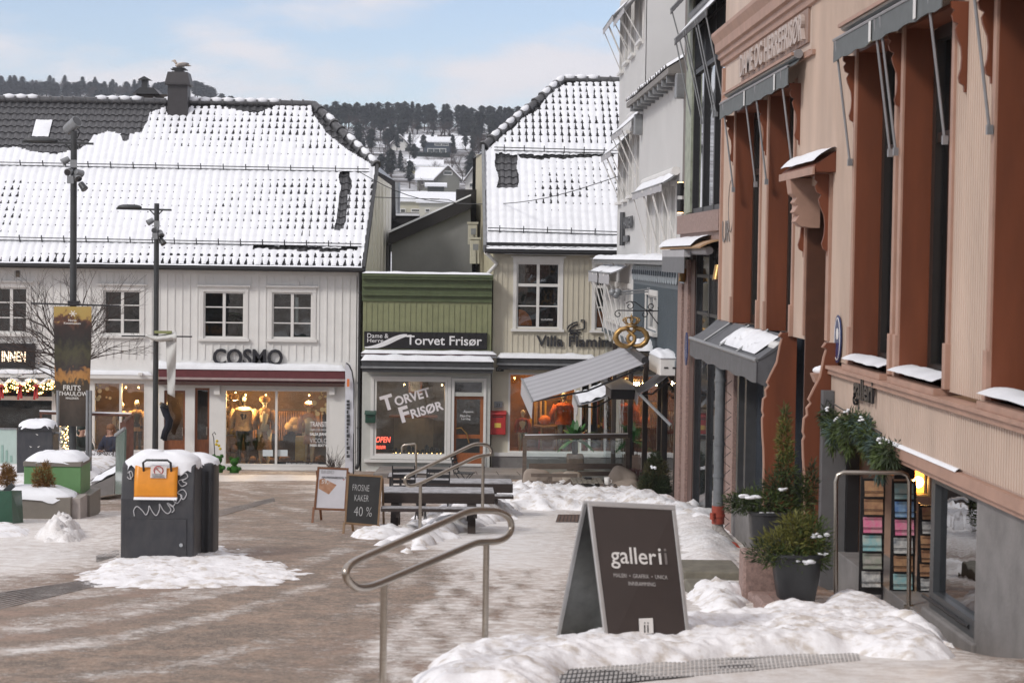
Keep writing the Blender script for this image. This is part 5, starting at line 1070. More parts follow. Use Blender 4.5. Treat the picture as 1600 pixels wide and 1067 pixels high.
while y < 50.2:
    b.add([Vector((XC0-.03, y, zt-.03)), Vector((XC0-.03, y+.40, zt-.03))]+[Vector((XC0-.03, y+.2+.2*math.cos(R(a)), zt-.33-.08*math.sin(R(a)))) for a in range(0, 181, 20)], [tuple(range(12))]); y += .47
b.build('scalloped_frieze', mat('pale_slate_frieze', (.27, .31, .34), .6, var=.3, scale=14), sb, recalc=False, thick=.015)
b = MB(); y = ya+.2
while y < 50: b.tube([Vector((XC0-.05, y+.1+.05*math.cos(a), zt-.2+.05*math.sin(a))) for a in [i*math.pi/4 for i in range(8)]], .014, 4, closed=True); y += .47
b.build('frieze_ornament', SLATE, sb)
for y0_ in (51.2, 55.2): arm_awning(sb, XC0, y0_, y0_+3.4, zt-.05, .5, .22, (y0_+.2, y0_+1.6, y0_+1.8, y0_+3.2), zt-2.2, AWNL, snowh=.05, valance=.28)
# street-level glazing: dark posts, glass and a warm room
b = MB(); zb0 = -6.2
for y in (40.6, 43.0, 43.9, 47.2, 51.0, 56.0): b.box(XC0-.02, XC0+.12, y-.06, y+.06, zb0, zl-.0)
b.each('post', mat('brown_post', (.045, .035, .03), .5), sb)
b = MB(); b.box(XC0+.04, XC0+.055, 40.6, 59.5, zb0, zl); b.build('pane', GLASS, sb)
b = MB(); b.box(XC0-.03, XC0+.18, 40.4, 60, zl-.004, zl+.12); b.build('lintel', SLATE, sb)
b = MB(); cof = mat('cafe_interior', (.2, .12, .07), .8, var=.5, scale=2)
b.poly([(7.5, 40.6, zb0), (7.5, 59.8, zb0), (7.5, 59.8, zl), (7.5, 40.6, zl)]); b.poly([(XC0+.2, 40.62, zl), (7.5, 40.62, zl), (7.5, 59.8, zl), (XC0+.2, 59.8, zl)]); b.poly([(XC0+.2, 59.8, zb0), (7.5, 59.8, zb0), (7.5, 59.8, zl), (XC0+.2, 59.8, zl)]); b.build('cafe_interior', cof, sb, recalc=False)
for y in (44.8, 48.5, 53): 
    l = D.lights.new('cafe_bulb', 'POINT'); l.energy = 130; l.color = (1, .58, .25); l.shadow_soft_size = .06; lo = D.objects.new('lamp_light', l); C.objects.link(lo); lo.location = Vector((5.9, y, zl-.5))-ORG[sb.name]; lo.parent = sb
    b = MB(); b.ball((5.9, y, zl-.35), .07); b.build('bulb', BULB, sb, smooth=2)
# ------------------------------------------------------------------ glass and granite corner building (B)
FB = Fr('X', 4.7); gbd = thing('glass_fronted_building', 'narrow building with a black-framed oriel of glass above red granite pillars', 'building', (7, 37, -6))
ya, yz = 33.5, 40.25
b = MB(); b.box(5.0, 12, ya, yz, -7, E+6); b.box(4.72, 5.0, 38.3, yz, E-.05, E+6); b.build('core', mat('taupe_wall', (.17, .15, .14), .7), gbd)
b = MB(); b.box(4.62, 4.98, 38.1, 38.75, E+.9, E+6); b.box(4.66, 4.9, 39.0, 39.35, E-.2, E+6); b.each('corner_cladding', mat('pale_green_copper', (.30, .33, .26), .55, var=.3, scale=5), gbd)
b = MB(); b.box(4.72, 4.73, 33.6, 38.1, E+.95, E+5.5); b.build('oriel_glass', mat('mirror_glass', (.02, .022, .025), .03, var=0, spec=1.0, metal=.0, coat=1), gbd)
b = MB()
for y in (33.6, 35.05, 36.55, 38.05): b.box(4.66, 4.76, y-.07, y+.07, E+.9, E+5.5)
for z in (.92, 3.55): b.box(4.67, 4.77, 33.6, 38.1, E+z-.04, E+z+.05)
b.build('oriel_frame', BLACK, gbd)
b = MB(); y = 33.8
while y < 38: b.box(4.655, 4.675, y, y+.03, E+3.6, E+4.35); y += .16
b.box(4.65, 4.68, 33.7, 38, E+4.33, E+4.38); b.build('balustrade', BLACK, gbd)
b = MB(); b.box(4.55, 5, ya, 39.6, E+.50, E+.86); b.box(4.62, 5, ya, 39.6, E+.34, E+.5); b.build('sill_beam', GRANITE, gbd)
b = MB(); b.grid(lambda u, v: Vector((4.72-.45*v, 33.9+6.2*u, E+.36-.14*v*v)), 8, 6); h = b.build('hood', mat('tan_hood', (.42, .27, .15), .5), gbd, thick=.03, recalc=False)
b = MB(); b.grid(lambda u, v: Vector((4.72-.47*v, 34.9+5.3*u, E+.39-.14*v*v+.06*math.sin(math.pi*v)**.5*(1+.4*noise.noise((u*8, v*2, 4))))), 50, 6); b.build('hood_snow', SNOW, h, smooth=2)
b = MB(); b.box(4.3, 4.42, 36.2, 39.9, E+.05, E+.18); b.tube([(4.5, 34.2, E+.16), (4.5, 39.8, E+.16)], .07, 8); b.build('awning_box', AWNL, h)
b = MB(); b.grid(lambda u, v: Vector((4.30, 36.2+3.7*u, E+.05-.30*v)), 4, 2); b.build('valance', AWN, h, recalc=False, thick=.01)
arm_awning(gbd, 4.7, 33.6, 38.4, E+4.65, .34, .42, (38.2, 36.9, 36.6, 35.2, 34.9, 33.8), E+2.55, mat('dark_grey_cloth', (.075, .075, .08), .8), valance=.12, snowh=.03, armm=GREYM)
arm_awning(gbd, 4.7, 35.5, 39.2, E+5.3, .34, .4, (39.0,), E+3.6, mat('dark_grey_cloth', (0, 0, 0)), valance=.1, snowh=.0, armm=GREYM)
b = MB()
for y0, y1 in ((39.55, 40.2), (38.55, 39.1)): b.box(4.66, 5.0, y0, y1, -6.5, E-.0)
b.each('granite_pillar', GRANITE, gbd, bevel=.01)
b = MB(); b.box(4.72, 5.0, 37.9, 38.55, -6.5, E); b.box(4.74, 5.0, 33.5, 33.95, -6.5, E-1); b.each('brown_pier', mat('brown_pier', (.10, .055, .045), .5), gbd)
b = MB(); b.box(4.80, 4.81, 33.9, 37.9, -6.3, E+.2); b.build('dark_glazing', PANE, gbd)
b = MB()
for y in (36.0, 37.85): b.box(4.74, 4.84, y-.05, y+.05, -6.4, E+.2)
for z in (E-.3, E-1.0): b.box(4.75, 4.84, 33.9, 37.9, z-.03, z+.03)
y = 34.0
while y < 36: b.box(4.765, 4.79, y, y+.05, E-1.0, E-.3); y += .17
b.build('glazing_frame', BLACK, gbd)
b = MB(); b.box(4.45, 4.72, 36.8, 39.4, -4.95, -4.55); b.build('granite_step', GRANITE, gbd, bevel=.02)
def spot(label, p, m, lit, d=(0, 0, -1)):
    t = thing('wall_spotlight', label, 'lamp', p); p = Vector(p); d = Vector(d).normalized(); b = MB(); b.tube([p-d*.13, p+d*.13], .07, 12); b.build('housing', m, t, smooth=True); b = MB(); b.tube([p, p+Vector((.18, .02, .05))], .016, 6); b.build('bracket', m, t)
    b = MB(); b.tube([p+d*.131, p+d*.14], .058, 12); b.build('lens', BULB if lit else PANE, t)
sp = atX(1063, 322, 4.62); spot('lower black cylinder spotlight, lit, on the corner between pale wing and glass oriel', sp, BLACK, True)
spot('upper black cylinder spotlight pointing up beside the glass oriel', atX(1063, 296, 4.62), BLACK, True, (0, 0, 1))
spot('gold-coloured spotlight on the granite pillar at the slate-blue corner', atX(1067, 431, 4.6), GOLD, False, (-.2, -.3, -1)); spot('gold-coloured spotlight high between dark glazing and the pinkish wall', atX(1121, 427, 4.6), GOLD, False, (-.2, -.3, -1))
ov = thing('enamel_sign', 'small blue oval plate seen edge-on on the granite pillar', 'sign', atX(1073, 545, 4.62)); o_ = ORG[ov.name]; b = MB(); b.add([o_+Vector((0, .2*math.cos(R(a)), .32*math.sin(R(a)))) for a in range(0, 360, 20)], [tuple(range(18))]); b.build('plate', mat('blue_enamel', (.03, .05, .16), .25), ov, recalc=False, thick=.02)
# ------------------------------------------------------------------ pinkish building (A)
XA = 4.6; FA = Fr('X', XA); Yp = lambda px, X=XA: X*3111/(px-700)
pk = thing('timber_house', 'large pinkish boarded building with red-brown window surrounds along the right side', 'building', (6, 24, -5))
O = [(20.36, 22.33), (18.07, 20.0), (13.5, 16.58), (29.2, 31.8), (26.35, 28.45)]; zT = E+2.36; zL = E-1.15
holes = [(a, c, zL, zT) for a, c in O[:3]]+[(a, c, E-1.0, zT) for a, c in O[3:]]+[(23.95, 25.3, -7, E+.95), (23.9, 26.3, -7, E-1.0), (26.3, 33.4, -7, E-1.0), (2, 23.15, -7, E-1.17)]
b = MB(); FA.wall(b, 2, 33.4, -6, E+7, .3, holes); b.box(XA+.3, 12, 33.1, 33.4, -6, E+7); w_ = b.build('wall', PINK, pk, recalc=False)
b = MB(); FA.battens(b, 2.1, 33.3, -6, E+2.7, .075, .03, .016, holes); FA.battens(b, 2.1, 25.4, E+2.7, E+5, .075, .03, .016, []); b.build('beadboard', PINK, w_)
b = MB(); FA.box(b, 33.28, 33.4, E-1, E+3.2, .001, .05); b.build('corner_board', PINKT, pk)
# windows: brown reveals, black frames, glass
room_m = mat('ochre_curtain', (.60, .34, .12), .8, var=.2, scale=2, stretch=(1, 4, .3))
for k, (a, c) in enumerate(O):
    z0 = zL if k < 3 else E-1.0
    b = MB(); b.box(XA-.02, XA+.262, c-.014, c+.02, z0, zT-.015); b.box(XA-.02, XA+.262, a-.02, a+.014, z0, zT-.015); b.box(XA-.02, XA+.262, a-.02, c+.02, zT-.014, zT+.02); b.build('window_surround', BROWN, pk)
    b = MB(); b.box(XA-.045, XA-.001, c+.003, c+.10, z0, zT+.05); b.box(XA-.045, XA-.001, a-.10, a-.003, z0, zT+.05); b.box(XA-.07, XA-.002, c+.001, c+.11, z0, z0+.42); b.box(XA-.07, XA-.002, a-.11, a-.001, z0, z0+.42); b.each('pilaster', PINKT, pk, bevel=.006)
    b = MB(); b.box(XA+.264, XA+.39, c-.14, c-.016, z0, zT-.02); b.box(XA+.264, XA+.39, a+.016, a+.14, z0, zT-.02); b.box(XA+.26, XA+.39, a+.14, c-.14, zT-.14, zT); b.box(XA+.26, XA+.39, a+.14, c-.14, z0, z0+.14); b.box(XA+.28, XA+.37, a+.14, c-.14, z0+2.35, z0+2.45); f = b.build('window', mat('black_brown_frame', (.022, .018, .016), .4, var=.1), pk)
    b = MB(); b.box(XA+.33, XA+.335, a+.1, c-.1, z0+.1, zT-.1); b.build('pane', GLASS, f)
    b = MB(); b.box(XA+1.5, XA+1.52, a-.5, c+2.5, z0, zT); b.build('curtain', room_m if k == 1 else mat('beige_blind', (.30, .26, .2), .8), f)
    if k < 3:
        b = MB(); b.box(XA-.14, XA+.26, a, c, zL-.06, zL); b.build('window_sill', PINKT, pk)
        b = MB(); b.grid(lambda u, v: Vector((XA-.15+.40*v, a+.02+(c-a-.04)*u, zL+.004+(.09+.05*v)*math.sin(math.pi*min(1, .12+v*.9))**.4*(1+.2*noise.noise((u*5, v*2, k))))), 30, 8); b.build('sill_snow', SNOW, pk, smooth=2)
l = D.lights.new('room_bulb', 'POINT'); l.energy = 90; l.color = (1, .68, .35); l.shadow_soft_size = .1; lo = D.objects.new('lamp_light', l); C.objects.link(lo); lo.location = Vector((XA+.9, 20.6, E+1.6))-ORG[pk.name]; lo.parent = pk
# ledge and gallery band
b = MB(); b.box(XA-.17, XA+.02, 2, 23.25, zL-.10, zL-.062); b.box(XA-.14, XA, 2, 23.22, zL-.16, zL-.102); b.build('ledge', PINKT, pk)
b = MB(); b.box(XA-.08, XA+.2, 2, 23.15, E-1.82, zL-.162); bd_ = b.build('sign_band', PINK, pk)
b = MB(); y = 2.1
while y < 23.1: b.box(XA-.096, XA-.081, y, y+.035, E-1.80, zL-.165); y += .075
b.build('band_beadboard', PINK, bd_)
b = MB(); b.box(XA-.14, XA+.2, 2, 20.3, E-1.93, E-1.822); b.box(XA-.11, XA+.2, 2, 20.28, E-1.98, E-1.932); m_ = b.build('band_moulding', PINKT, pk)
b = MB(); b.grid(lambda u, v: Vector((XA-.15+.08*v, 17.2+3.1*u, E-1.82+.03*math.sin(math.pi*v))), 30, 4); b.build('moulding_snow', SNOW, m_, smooth=2)
b = MB(); b.box(XA-.10, XA-.085, 19.75-.02, 19.75, E-1.8, zL-.2) if 0 else None
# cornice and lettering
b = MB(); b.prism([(XA, 33.55, E+3.62), (XA-.22, 33.55, E+3.78), (XA-.22, 33.55, E+3.72), (XA-.16, 33.55, E+3.60), (XA-.15, 33.55, E+3.46), (XA-.10, 33.55, E+3.44), (XA-.10, 33.55, E+3.36), (XA-.06, 33.55, E+3.34), (XA-.05, 33.55, E+3.26), (XA, 33.55, E+3.24)], (0, -9.6, 0)); b.build('cornice', PINKT, pk)
b = MB(); b.box(XA-.06, XA-.001, 25.0, 33.45, E+2.60, E+2.66); b.box(XA-.045, XA-.001, 25.3, 33.45, E+2.66, E+2.69); b.build('moulding', PINKT, pk)
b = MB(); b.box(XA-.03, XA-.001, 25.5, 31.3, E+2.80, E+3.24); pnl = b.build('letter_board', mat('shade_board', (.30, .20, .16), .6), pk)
# fretwork brackets
def fret(b, Y, zt, zb, prot, base=.0, th=.045, flip=False):
    pr = [(0, 1), (.07, .98), (.10, .80), (.15, .95), (.22, .85), (.25, .60), (.31, .74), (.38, .66), (.5, .42), (.62, .36), (.74, .40), (.84, .52), (.90, .44), (.93, .22), (1, .20)]
    pts = [(XA+.02, Y, zt)]+[(XA-base-prot*p, Y, zt-(zt-zb)*t) for t, p in pr]+[(XA+.02, Y, zb)]
    if flip: pts = [(x, y, zt+zb-z) for x, y, z in pts]
    b.prism(pts, (0, th, 0))
for Y in (22.45, 20.16, 17.62, 16.75, 32.0, 28.75, 26.0): 
    b = MB(); fret(b, Y, E+2.32, E+1.52, .17); b.build('fret_bracket', BROWN, pk)
# folded awnings above the windows
for y0, y1, arms in ((25.6, 32.0, (31.6, 29.3, 28.3, 26.1)), (17.6, 22.55, (22.4, 20.35, 20.1, 18.1)), (12.5, 16.8, (16.6, 14))):
    zt_ = E+2.62
    a = arm_awning(pk, XA-.05, y0, y1, zt_, .16, .12, arms, E+1.12, mat('blue_grey_cloth', (.13, .145, .15), .8), valance=.24, snowh=0, armm=mat('awning_arm', (.27, .27, .28), .4, metal=.3))
    b = MB(); b.box(XA-.22, XA-.05, y0, y1, zt_+.02, zt_+.06); b.build('cover_board', PINKT, a)
    if y0 > 15:
        for yy in ((y0+y1)/2+.4, y0+.9): 
            b = MB(); b.box(XA-.285, XA-.28, yy, yy+.10, zt_-.35, zt_-.14); b.build('stripe', WHITET, a)
# gallery wordmark on the band
sg = thing('gallery_sign', 'small black word in raised letters on the pinkish band above the door garland', 'sign', (XA-.1, 21.6, E-1.5)); text('letters', 'galleri', BLACK, sg, Vector((XA-.12, Yp(1347, 4.5), E-1.56)), (0, -1, 0), (0, 0, 1), width=Yp(1347, 4.5)-Yp(1378, 4.5), height=.33, depth=.03, bold=.02)
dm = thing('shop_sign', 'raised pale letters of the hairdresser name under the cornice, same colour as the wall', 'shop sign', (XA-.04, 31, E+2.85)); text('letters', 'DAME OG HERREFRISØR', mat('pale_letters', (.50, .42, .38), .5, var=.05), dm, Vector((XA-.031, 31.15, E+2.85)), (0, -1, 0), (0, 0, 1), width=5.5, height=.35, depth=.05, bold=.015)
sl_ = thing('wall_sign', 'faint grey script letters on the far end of the pinkish wall', 'wall sign', (XA-.03, 32.8, E+.4)); q = atX(1130, 388, XA-.02); text('letters', 'UR', mat('thin_grey', (.2, .18, .17), .6, var=0), sl_, Vector((XA-.022, q.y+.1, q.z+.1)), (0, -1, 0), (0, 0, 1), width=.9, height=.35, depth=.01)
b = MB(); o_ = ORG[sl_.name]; cc = atX(1142, 322, XA-.03); b.tube([Vector((XA-.03, cc.y+.28*math.cos(a), cc.z+.42*math.sin(a))) for a in [i*math.pi/10 for i in range(20)]], .008, 4, closed=True); b.build('scroll', mat('thin_grey', (0, 0, 0)), sl_)
# door portal with pediment, console and scalloped side boards
b = MB(); b.prism([(XA-.27, 23.55, E+1.06), (XA+.02, 23.55, E+1.06), (XA+.02, 23.55, E+1.34), (XA-.27, 23.55, E+1.14)], (0, 2.3, 0)); pd = b.build('pediment', BROWN, pk, bevel=.01)
b = MB(); b.grid(lambda u, v: Vector((XA-.29+.29*v, 23.5+2.35*u, E+1.15+.19*v+.08*math.sin(math.pi*min(1, .1+v*.9))**.5*(1+.3*noise.noise((u*4, v, 2))))), 30, 7); b.build('pediment_snow', SNOW, pd, smooth=2)
b = MB(); b.box(XA-.30, XA-.275, 23.5, 25.9, E+1.03, E+1.12); b.build('fascia', PINKT, pd)
for Y in (25.42, 23.80):
    b = MB(); fret(b, Y, E+1.05, E+.05, .22, th=.06); b.build('fret_bracket', BROWN, pk)
for Y0_ in (25.3,):
    b = MB(); prof = [(.30, 1.05), (.27, .85), (.20, .80), (.24, .74), (.19, .70), (.24, .62), (.17, .58), (.22, .50), (.14, .44), (0, .42)]
    b.prism([(XA+.1, Y0_-.22, E+1.05)]+[(XA-d, Y0_-.22, E+z) for d, z in prof]+[(XA+.1, Y0_-.22, E+.42)], (0, .30, 0)); b.build('console', PINKT, pk, bevel=.006)
b = MB(); b.box(XA-.02, XA+.36, 25.285, 25.34, -5.5, E+.94); b.box(XA-.02, XA+.36, 23.9, 23.965, -5.5, E+.94); b.box(XA+.36, XA+.40, 23.9, 25.3, -5.5, E+.95); b.build('door_reveal', BROWND, pk)
b = MB(); b.box(XA+.30, XA+.355, 24.0, 25.28, -5.5, E+.9); b.build('black_edge', BLACK, pk)
b = MB(); b.box(XA-.045, XA, 23.72, 23.9, E-.95, E+1.05); b.box(XA-.045, XA, 25.34, 25.42, E-.95, E+1.05); b.each('pilaster', PINKT, pk)
# portal side boards down to the ground
def sideboard(Y, prot, name='portal_board'):
    g_ = gz(0, Y)-.4; pr = [(-.95, .16), (-1.0, .20), (-1.02, .15), (-1.12, .18), (-1.35, .22), (-1.5, .30), (-1.62, .36), (-1.66, .33), (-1.72, .38), (-1.8, .37), (-1.84, .41), (-2.0, .42), (-2.05, .40), (-2.1, .42), (-2.3, .41), (-2.5, .39), (-2.7, .38)]
    b = MB(); b.prism([(XA+.05, Y, E-.95)]+[(XA-p*prot/.44, Y, E+z) for z, p in pr]+[(XA-.38*prot/.44, Y, g_), (XA+.05, Y, g_)], (0, .10, 0)); o = b.build(name, BROWN, pk)
    b = MB(); pts = [(XA-p*prot/.44-.004, Y+.05, E+z) for z, p in pr]+[(XA-.38*prot/.44-.004, Y+.05, g_)]; b.tube(pts, .018, 6); b.build('edge_trim', PINKT, o)
sideboard(23.15, .42); sideboard(26.3, .40)
b = MB(); b.prism([(XA, 23.2, E-1.28), (XA-.3, 23.2, E-1.32), (XA-.26, 23.2, E-1.42), (XA-.14, 23.2, E-1.52), (XA, 23.2, E-1.55)], (0, .22, 0)); cn = b.build('console', PINKT, pk); b = MB(); b.ball((XA-.14, 23.31, E-1.28), (.15, .12, .06)); b.build('console_snow', SNOW, cn, smooth=2)
# far ground floor under the grey hood
b = MB(); hd = []
b.grid(lambda u, v: Vector((XA-.46*v, 26.45+7.3*u, E-1.0-.33*v-.03*math.sin(math.pi*v))), 10, 6); b.grid(lambda u, v: Vector((XA-.465, 26.45+7.3*u, E-1.33-.30*v*(1+.05*math.sin(u*30)))), 30, 3); b.poly([(XA, 26.46, E-1.0), (XA-.46, 26.46, E-1.33), (XA-.46, 26.46, E-1.62), (XA, 26.46, E-1.85)])
hd = b.build('street_awning', mat('lead_grey_cloth', (.10, .105, .115), .6, var=.2), pk, recalc=False, thick=.012)
b = MB(); b.tube([(XA-.46, 26.45, E-1.33), (XA-.46, 33.75, E-1.33)], .03, 8)
b.build('front_bar', GREYM, hd)
for y in (28.3, 30.1, 31.9): b = MB(); b.tube([(XA-.01, y, E-.985), (XA-.46, y, E-1.30)], .022, 6); b.build('rib', GREYM, hd)
b = MB(); b.grid(lambda u, v: Vector((XA-.05-.34*v, 27.1+3.5*u, E-1.03-.245*v+(.10*(math.sin(math.pi*v)*math.sin(math.pi*u))**.45)*(1+.5*noise.noise((u*9, v*3, 7)))*(1 if noise.noise((u*7, v*2.5, 3)) > -.28 else .15))), 60, 12); b.build('awning_snow', SNOW, hd, smooth=2)
b = MB(); b.tube([(XA-.12, 26.5, E-1.18), (XA-.12, 27.3, E-1.18)], .09, 10); b.tube([(XA-.22, 26.5, E-1.32), (XA-.22, 27.3, E-1.32)], .07, 10); b.build('roller', WHITET, hd)
b = MB(); b.box(XA+.16, XA+.17, 26.4, 33.3, -6, E-1); b.build('street_glazing', mat('blue_grey_glass', (.035, .045, .06), .06, var=.3, scale=1, spec=.8), pk)
b = MB()
for a, c in ((32.9, 33.3), (31.6, 32.3)): b.box(XA-.02, XA+.2, a, c, -6, E-1.01)
b.each('granite_pillar', GRANITE, pk, bevel=.01)
b = MB()
for a in (31.2, 30.4, 28.6, 27.2): b.box(XA+.0, XA+.18, a-.09, a+.09, -6, E-1.01)
b.build('glazing_frame', DARK, pk)
b = MB(); b.box(XA-.02, XA+.2, 26.4, 31.6, -6, E-3.75); b.build('street_plinth', CONC, pk, bevel=.02)
b = MB(); b.box(XA+1.2, XA+1.3, 24, 28, -6, E-1); b.box(XA+.22, XA+1.2, 23.95, 24, -6, E-1); b.build('dark_porch', BLACK, pk)
# gallery entrance and window
zs_ = E-3.23
b = MB(); b.box(XA-.06, XA+.25, 2, 16.78, -5, E-1.981); b.build('concrete_wall', CONC, pk)
b = MB(); b.box(XA-.10, XA+.2, 16.7, 18.52, -4.6, zs_); b.build('window_plinth', CONC, pk, bevel=.02)
b = MB(); b.box(XA-.03, XA+.1, 16.79, 16.87, zs_, E-1.981); b.box(XA-.03, XA+.1, 18.36, 18.50, zs_, E-1.981); b.box(XA-.03, XA+.1, 16.87, 18.36, zs_, zs_+.16); b.box(XA-.03, XA+.1, 16.87, 18.36, E-2.05, E-1.982); fr_ = b.build('gallery_window', mat('dark_steel_frame', (.06, .065, .07), .35, var=.1), pk)
b = MB(); b.box(XA+.03, XA+.04, 16.85, 18.38, zs_+.1, E-2.0); b.build('pane', glass('gallery_glass', (.45, .45, .45), .22), fr_)
b = MB()
for k in range(4): b.tube([(XA-.03, 17.05+k*.38, zs_+.08), (XA-.045, 17.4+k*.42, zs_+.08)], .022, 8)
b.build('bolt', BLACK, fr_)
b = MB(); b.box(XA-.22, XA+.06, 22.95, 23.12, -5, E-1.5); b.build('grey_pier', mat('grey_pier', (.12, .12, .125), .7, var=.1), pk)
b = MB(); b.box(XA+.065, XA+.21, 22.9, 23.1, -5, E-1.2); b.build('door_jamb', BLACK, pk)
b = MB(); b.box(XA+.21, 8, 22.95, 23.15, -5, E-1.2); b.box(7.8, 8, 15, 22.95, -5, E-1.2); b.box(XA+.25, 7.8, 15, 15.1, -5, E-1.2); b.box(XA+.26, 7.8, 15.1, 22.95, -5, zs_-.15); b.box(XA+.26, 7.8, 15.1, 22.95, E-1.4, E-1.3); b.build('entrance_wall', mat('warm_plaster', (.40, .28, .22), .8, var=.1), pk)
b = MB(); b.box(XA-.02, XA+.5, 18.52, 23.0, -5, zs_-.14); b.build('threshold', CONC, pk, bevel=.01)
# things of the gallery
en = thing('enamel_sign', 'oval blue enamel plate on the pinkish boards between two brown surrounds', 'sign', (XA-.03, 23.08, E-.9)); b = MB(); b.add([Vector((XA-.035, 23.08+.19*math.cos(R(a)), E-.90+.28*math.sin(R(a)))) for a in range(0, 360, 15)], [tuple(range(24))]); b.build('plate', mat('blue_enamel', (0, 0, 0)), en, recalc=False, thick=.015)
b = MB(); b.tube([Vector((XA-.045, 23.08+.165*math.cos(R(a)), E-.90+.245*math.sin(R(a)))) for a in range(0, 360, 15)], .010, 5, closed=True); b.ball((XA-.045, 23.08, E-.84), (.01, .09, .08)); b.build('rim', WHITET, en)
for z in (-1.35, -1.52): 
    t = thing('wall_floodlight', 'small grey wedge lamp at the corner of the gallery band, the %s one' % ('upper' if z > -1.4 else 'lower'), 'lamp', (XA-.1, 23.3, E+z)); b = MB(); b.prism([(XA-.08, 23.3, E+z+.05), (XA-.26, 23.3, E+z), (XA-.08, 23.3, E+z-.04)], (0, .12, 0)); b.build('housing', GREYM, t); b = MB(); b.box(XA-.08, XA-.0, 23.33, 23.39, E+z-.02, E+z+.02); b.build('bracket', GREYM, t)
la = thing('lantern', 'lit glass lantern glowing orange above the postcard rack', 'lantern', (4.97, 20.7, E-2.42)); o_ = ORG[la.name]; b = MB()
for dx, dy in ((-.09, -.09), (.09, -.09), (.09, .09), (-.09, .09)): b.box(o_.x+dx-.01, o_.x+dx+.01, o_.y+dy-.01, o_.y+dy+.01, o_.z, o_.z+.3)
b.box(o_.x-.11, o_.x+.11, o_.y-.11, o_.y+.11, o_.z-.02, o_.z); b.lathe([(.15, .3), (.03, .4), (.0, .42)], o_, 4); b.tube([o_+Vector((0, 0, .4)), o_+Vector((0, 0, 1.0))], .008, 5); b.build('frame', BLACK, la)
b = MB(); b.ball(o_+Vector((0, 0, .12)), .06); b.build('bulb', mat('lantern_bulb', (1, .6, .2), emit=(1, .5, .12), estr=30, var=0), la, smooth=2)
b = MB(); b.box(o_.x-.085, o_.x+.085, o_.y+.08, o_.y+.085, o_.z, o_.z+.3); b.box(o_.x-.085, o_.x-.08, o_.y-.08, o_.y+.08, o_.z, o_.z+.3); b.build('amber_pane', mat('amber_glass', (.7, .35, .06), .4, emit=(1, .45, .08), estr=1.2, var=0), la)
l = D.lights.new('lantern_light', 'POINT'); l.energy = 13; l.color = (1, .55, .2); l.shadow_soft_size = .08; lo = D.objects.new('lantern_light', l); C.objects.link(lo); lo.parent = la; lo.location = (-.0, -.2, .12)
# postcard racks
rnd = random.Random(12)
cards = [mat('card_%s' % n, tuple(min(.8, v*1.7) for v in c), .5, var=.7, scale=14, col2=c2) for n, c, c2 in (('blue', (.04, .10, .25), (.35, .5, .6)), ('teal', (.10, .28, .32), (.5, .55, .5)), ('pink', (.45, .06, .18), (.6, .4, .42)), ('white', (.45, .45, .43), (.15, .17, .2)), ('green', (.12, .16, .12), (.45, .42, .4)), ('brown', (.16, .08, .05), (.5, .3, .16)), ('violet', (.12, .08, .2), (.4, .35, .45)))]
def rack(label, x, y, cols, rows, z0, z1, w, wood=False, header=None):
    t = thing('postcard_rack', label, 'card rack', (x, y, z0)); b = MB()
    for i in range(cols+1): b.box(x+i*w/cols-.008, x+i*w/cols+.008, y, y+.016, z0, z1)
    hh = (z1-z0-.15)/rows
    for j in range(rows): b.box(x, x+w, y-.05, y-.042, z0+.12+j*hh, z0+.13+j*hh); b.box(x, x+w, y-.05, y-.042, z0+.12+j*hh+hh*.35, z0+.126+j*hh+hh*.35)
    b.box(x+.006, x+w-.006, y+.001, y+.012, z0+.05, z1-.02); b.build('wire_frame', BLACK, t)
    for j in range(rows):
        for i in range(cols):
            m_ = rnd.choice(cards if not wood else cards[5:6]+cards[3:4]); b = MB(); x0_ = x+i*w/cols+.022+rnd.uniform(-.008, .008); b.prism([(x0_, y-.04, z0+.135+j*hh), (x0_+w/cols-.044, y-.04, z0+.135+j*hh), (x0_+w/cols-.044, y-.005, z0+.12+j*hh+hh*.92), (x0_, y-.005, z0+.12+j*hh+hh*.92)], (0, .004, 0)); b.build('card', m_, t)
    if header: b = MB(); b.box(x+w*.05, x+w*.95, y-.01, y+.01, z1, z1+.24); hb = b.build('header', BLACK, t); text('header_lettering', header, mat('gold_foil', (0, 0, 0)), hb, (x+w*.14, y-.011, z1+.14), (1, 0, 0), (0, 0, 1), width=w*.7, depth=.004)
rack('black wire postcard rack nearest the handrail arch, on the left of three', 4.32, 20.45, 1, 6, E-3.50, E-2.22, .24)
rack('middle postcard rack with the black header card', 4.60, 20.25, 1, 6, E-3.49, E-2.22, .24, header='CARDS'); rack('narrow rack of brown wooden pieces at the right of three', 4.87, 20.2, 1, 6, E-3.49, E-2.46, .17, wood=True)
al = thing('hanging_sign', 'tiny lit orange lettering beside the lantern above the middle card rack', 'sign', (4.70, 20.7, E-2.15)); text('letters', 'ART', mat('orange_lit', (1, .5, .1), emit=(1, .45, .08), estr=3, var=0), al, (4.70, 20.7, E-2.2), (1, 0, 0), (0, 0, 1), width=.22, depth=.01, bold=.02); b = MB(); b.box(4.68, 4.94, 20.73, 20.74, E-2.24, E-2.08); b.build('back_panel', BROWND, al)
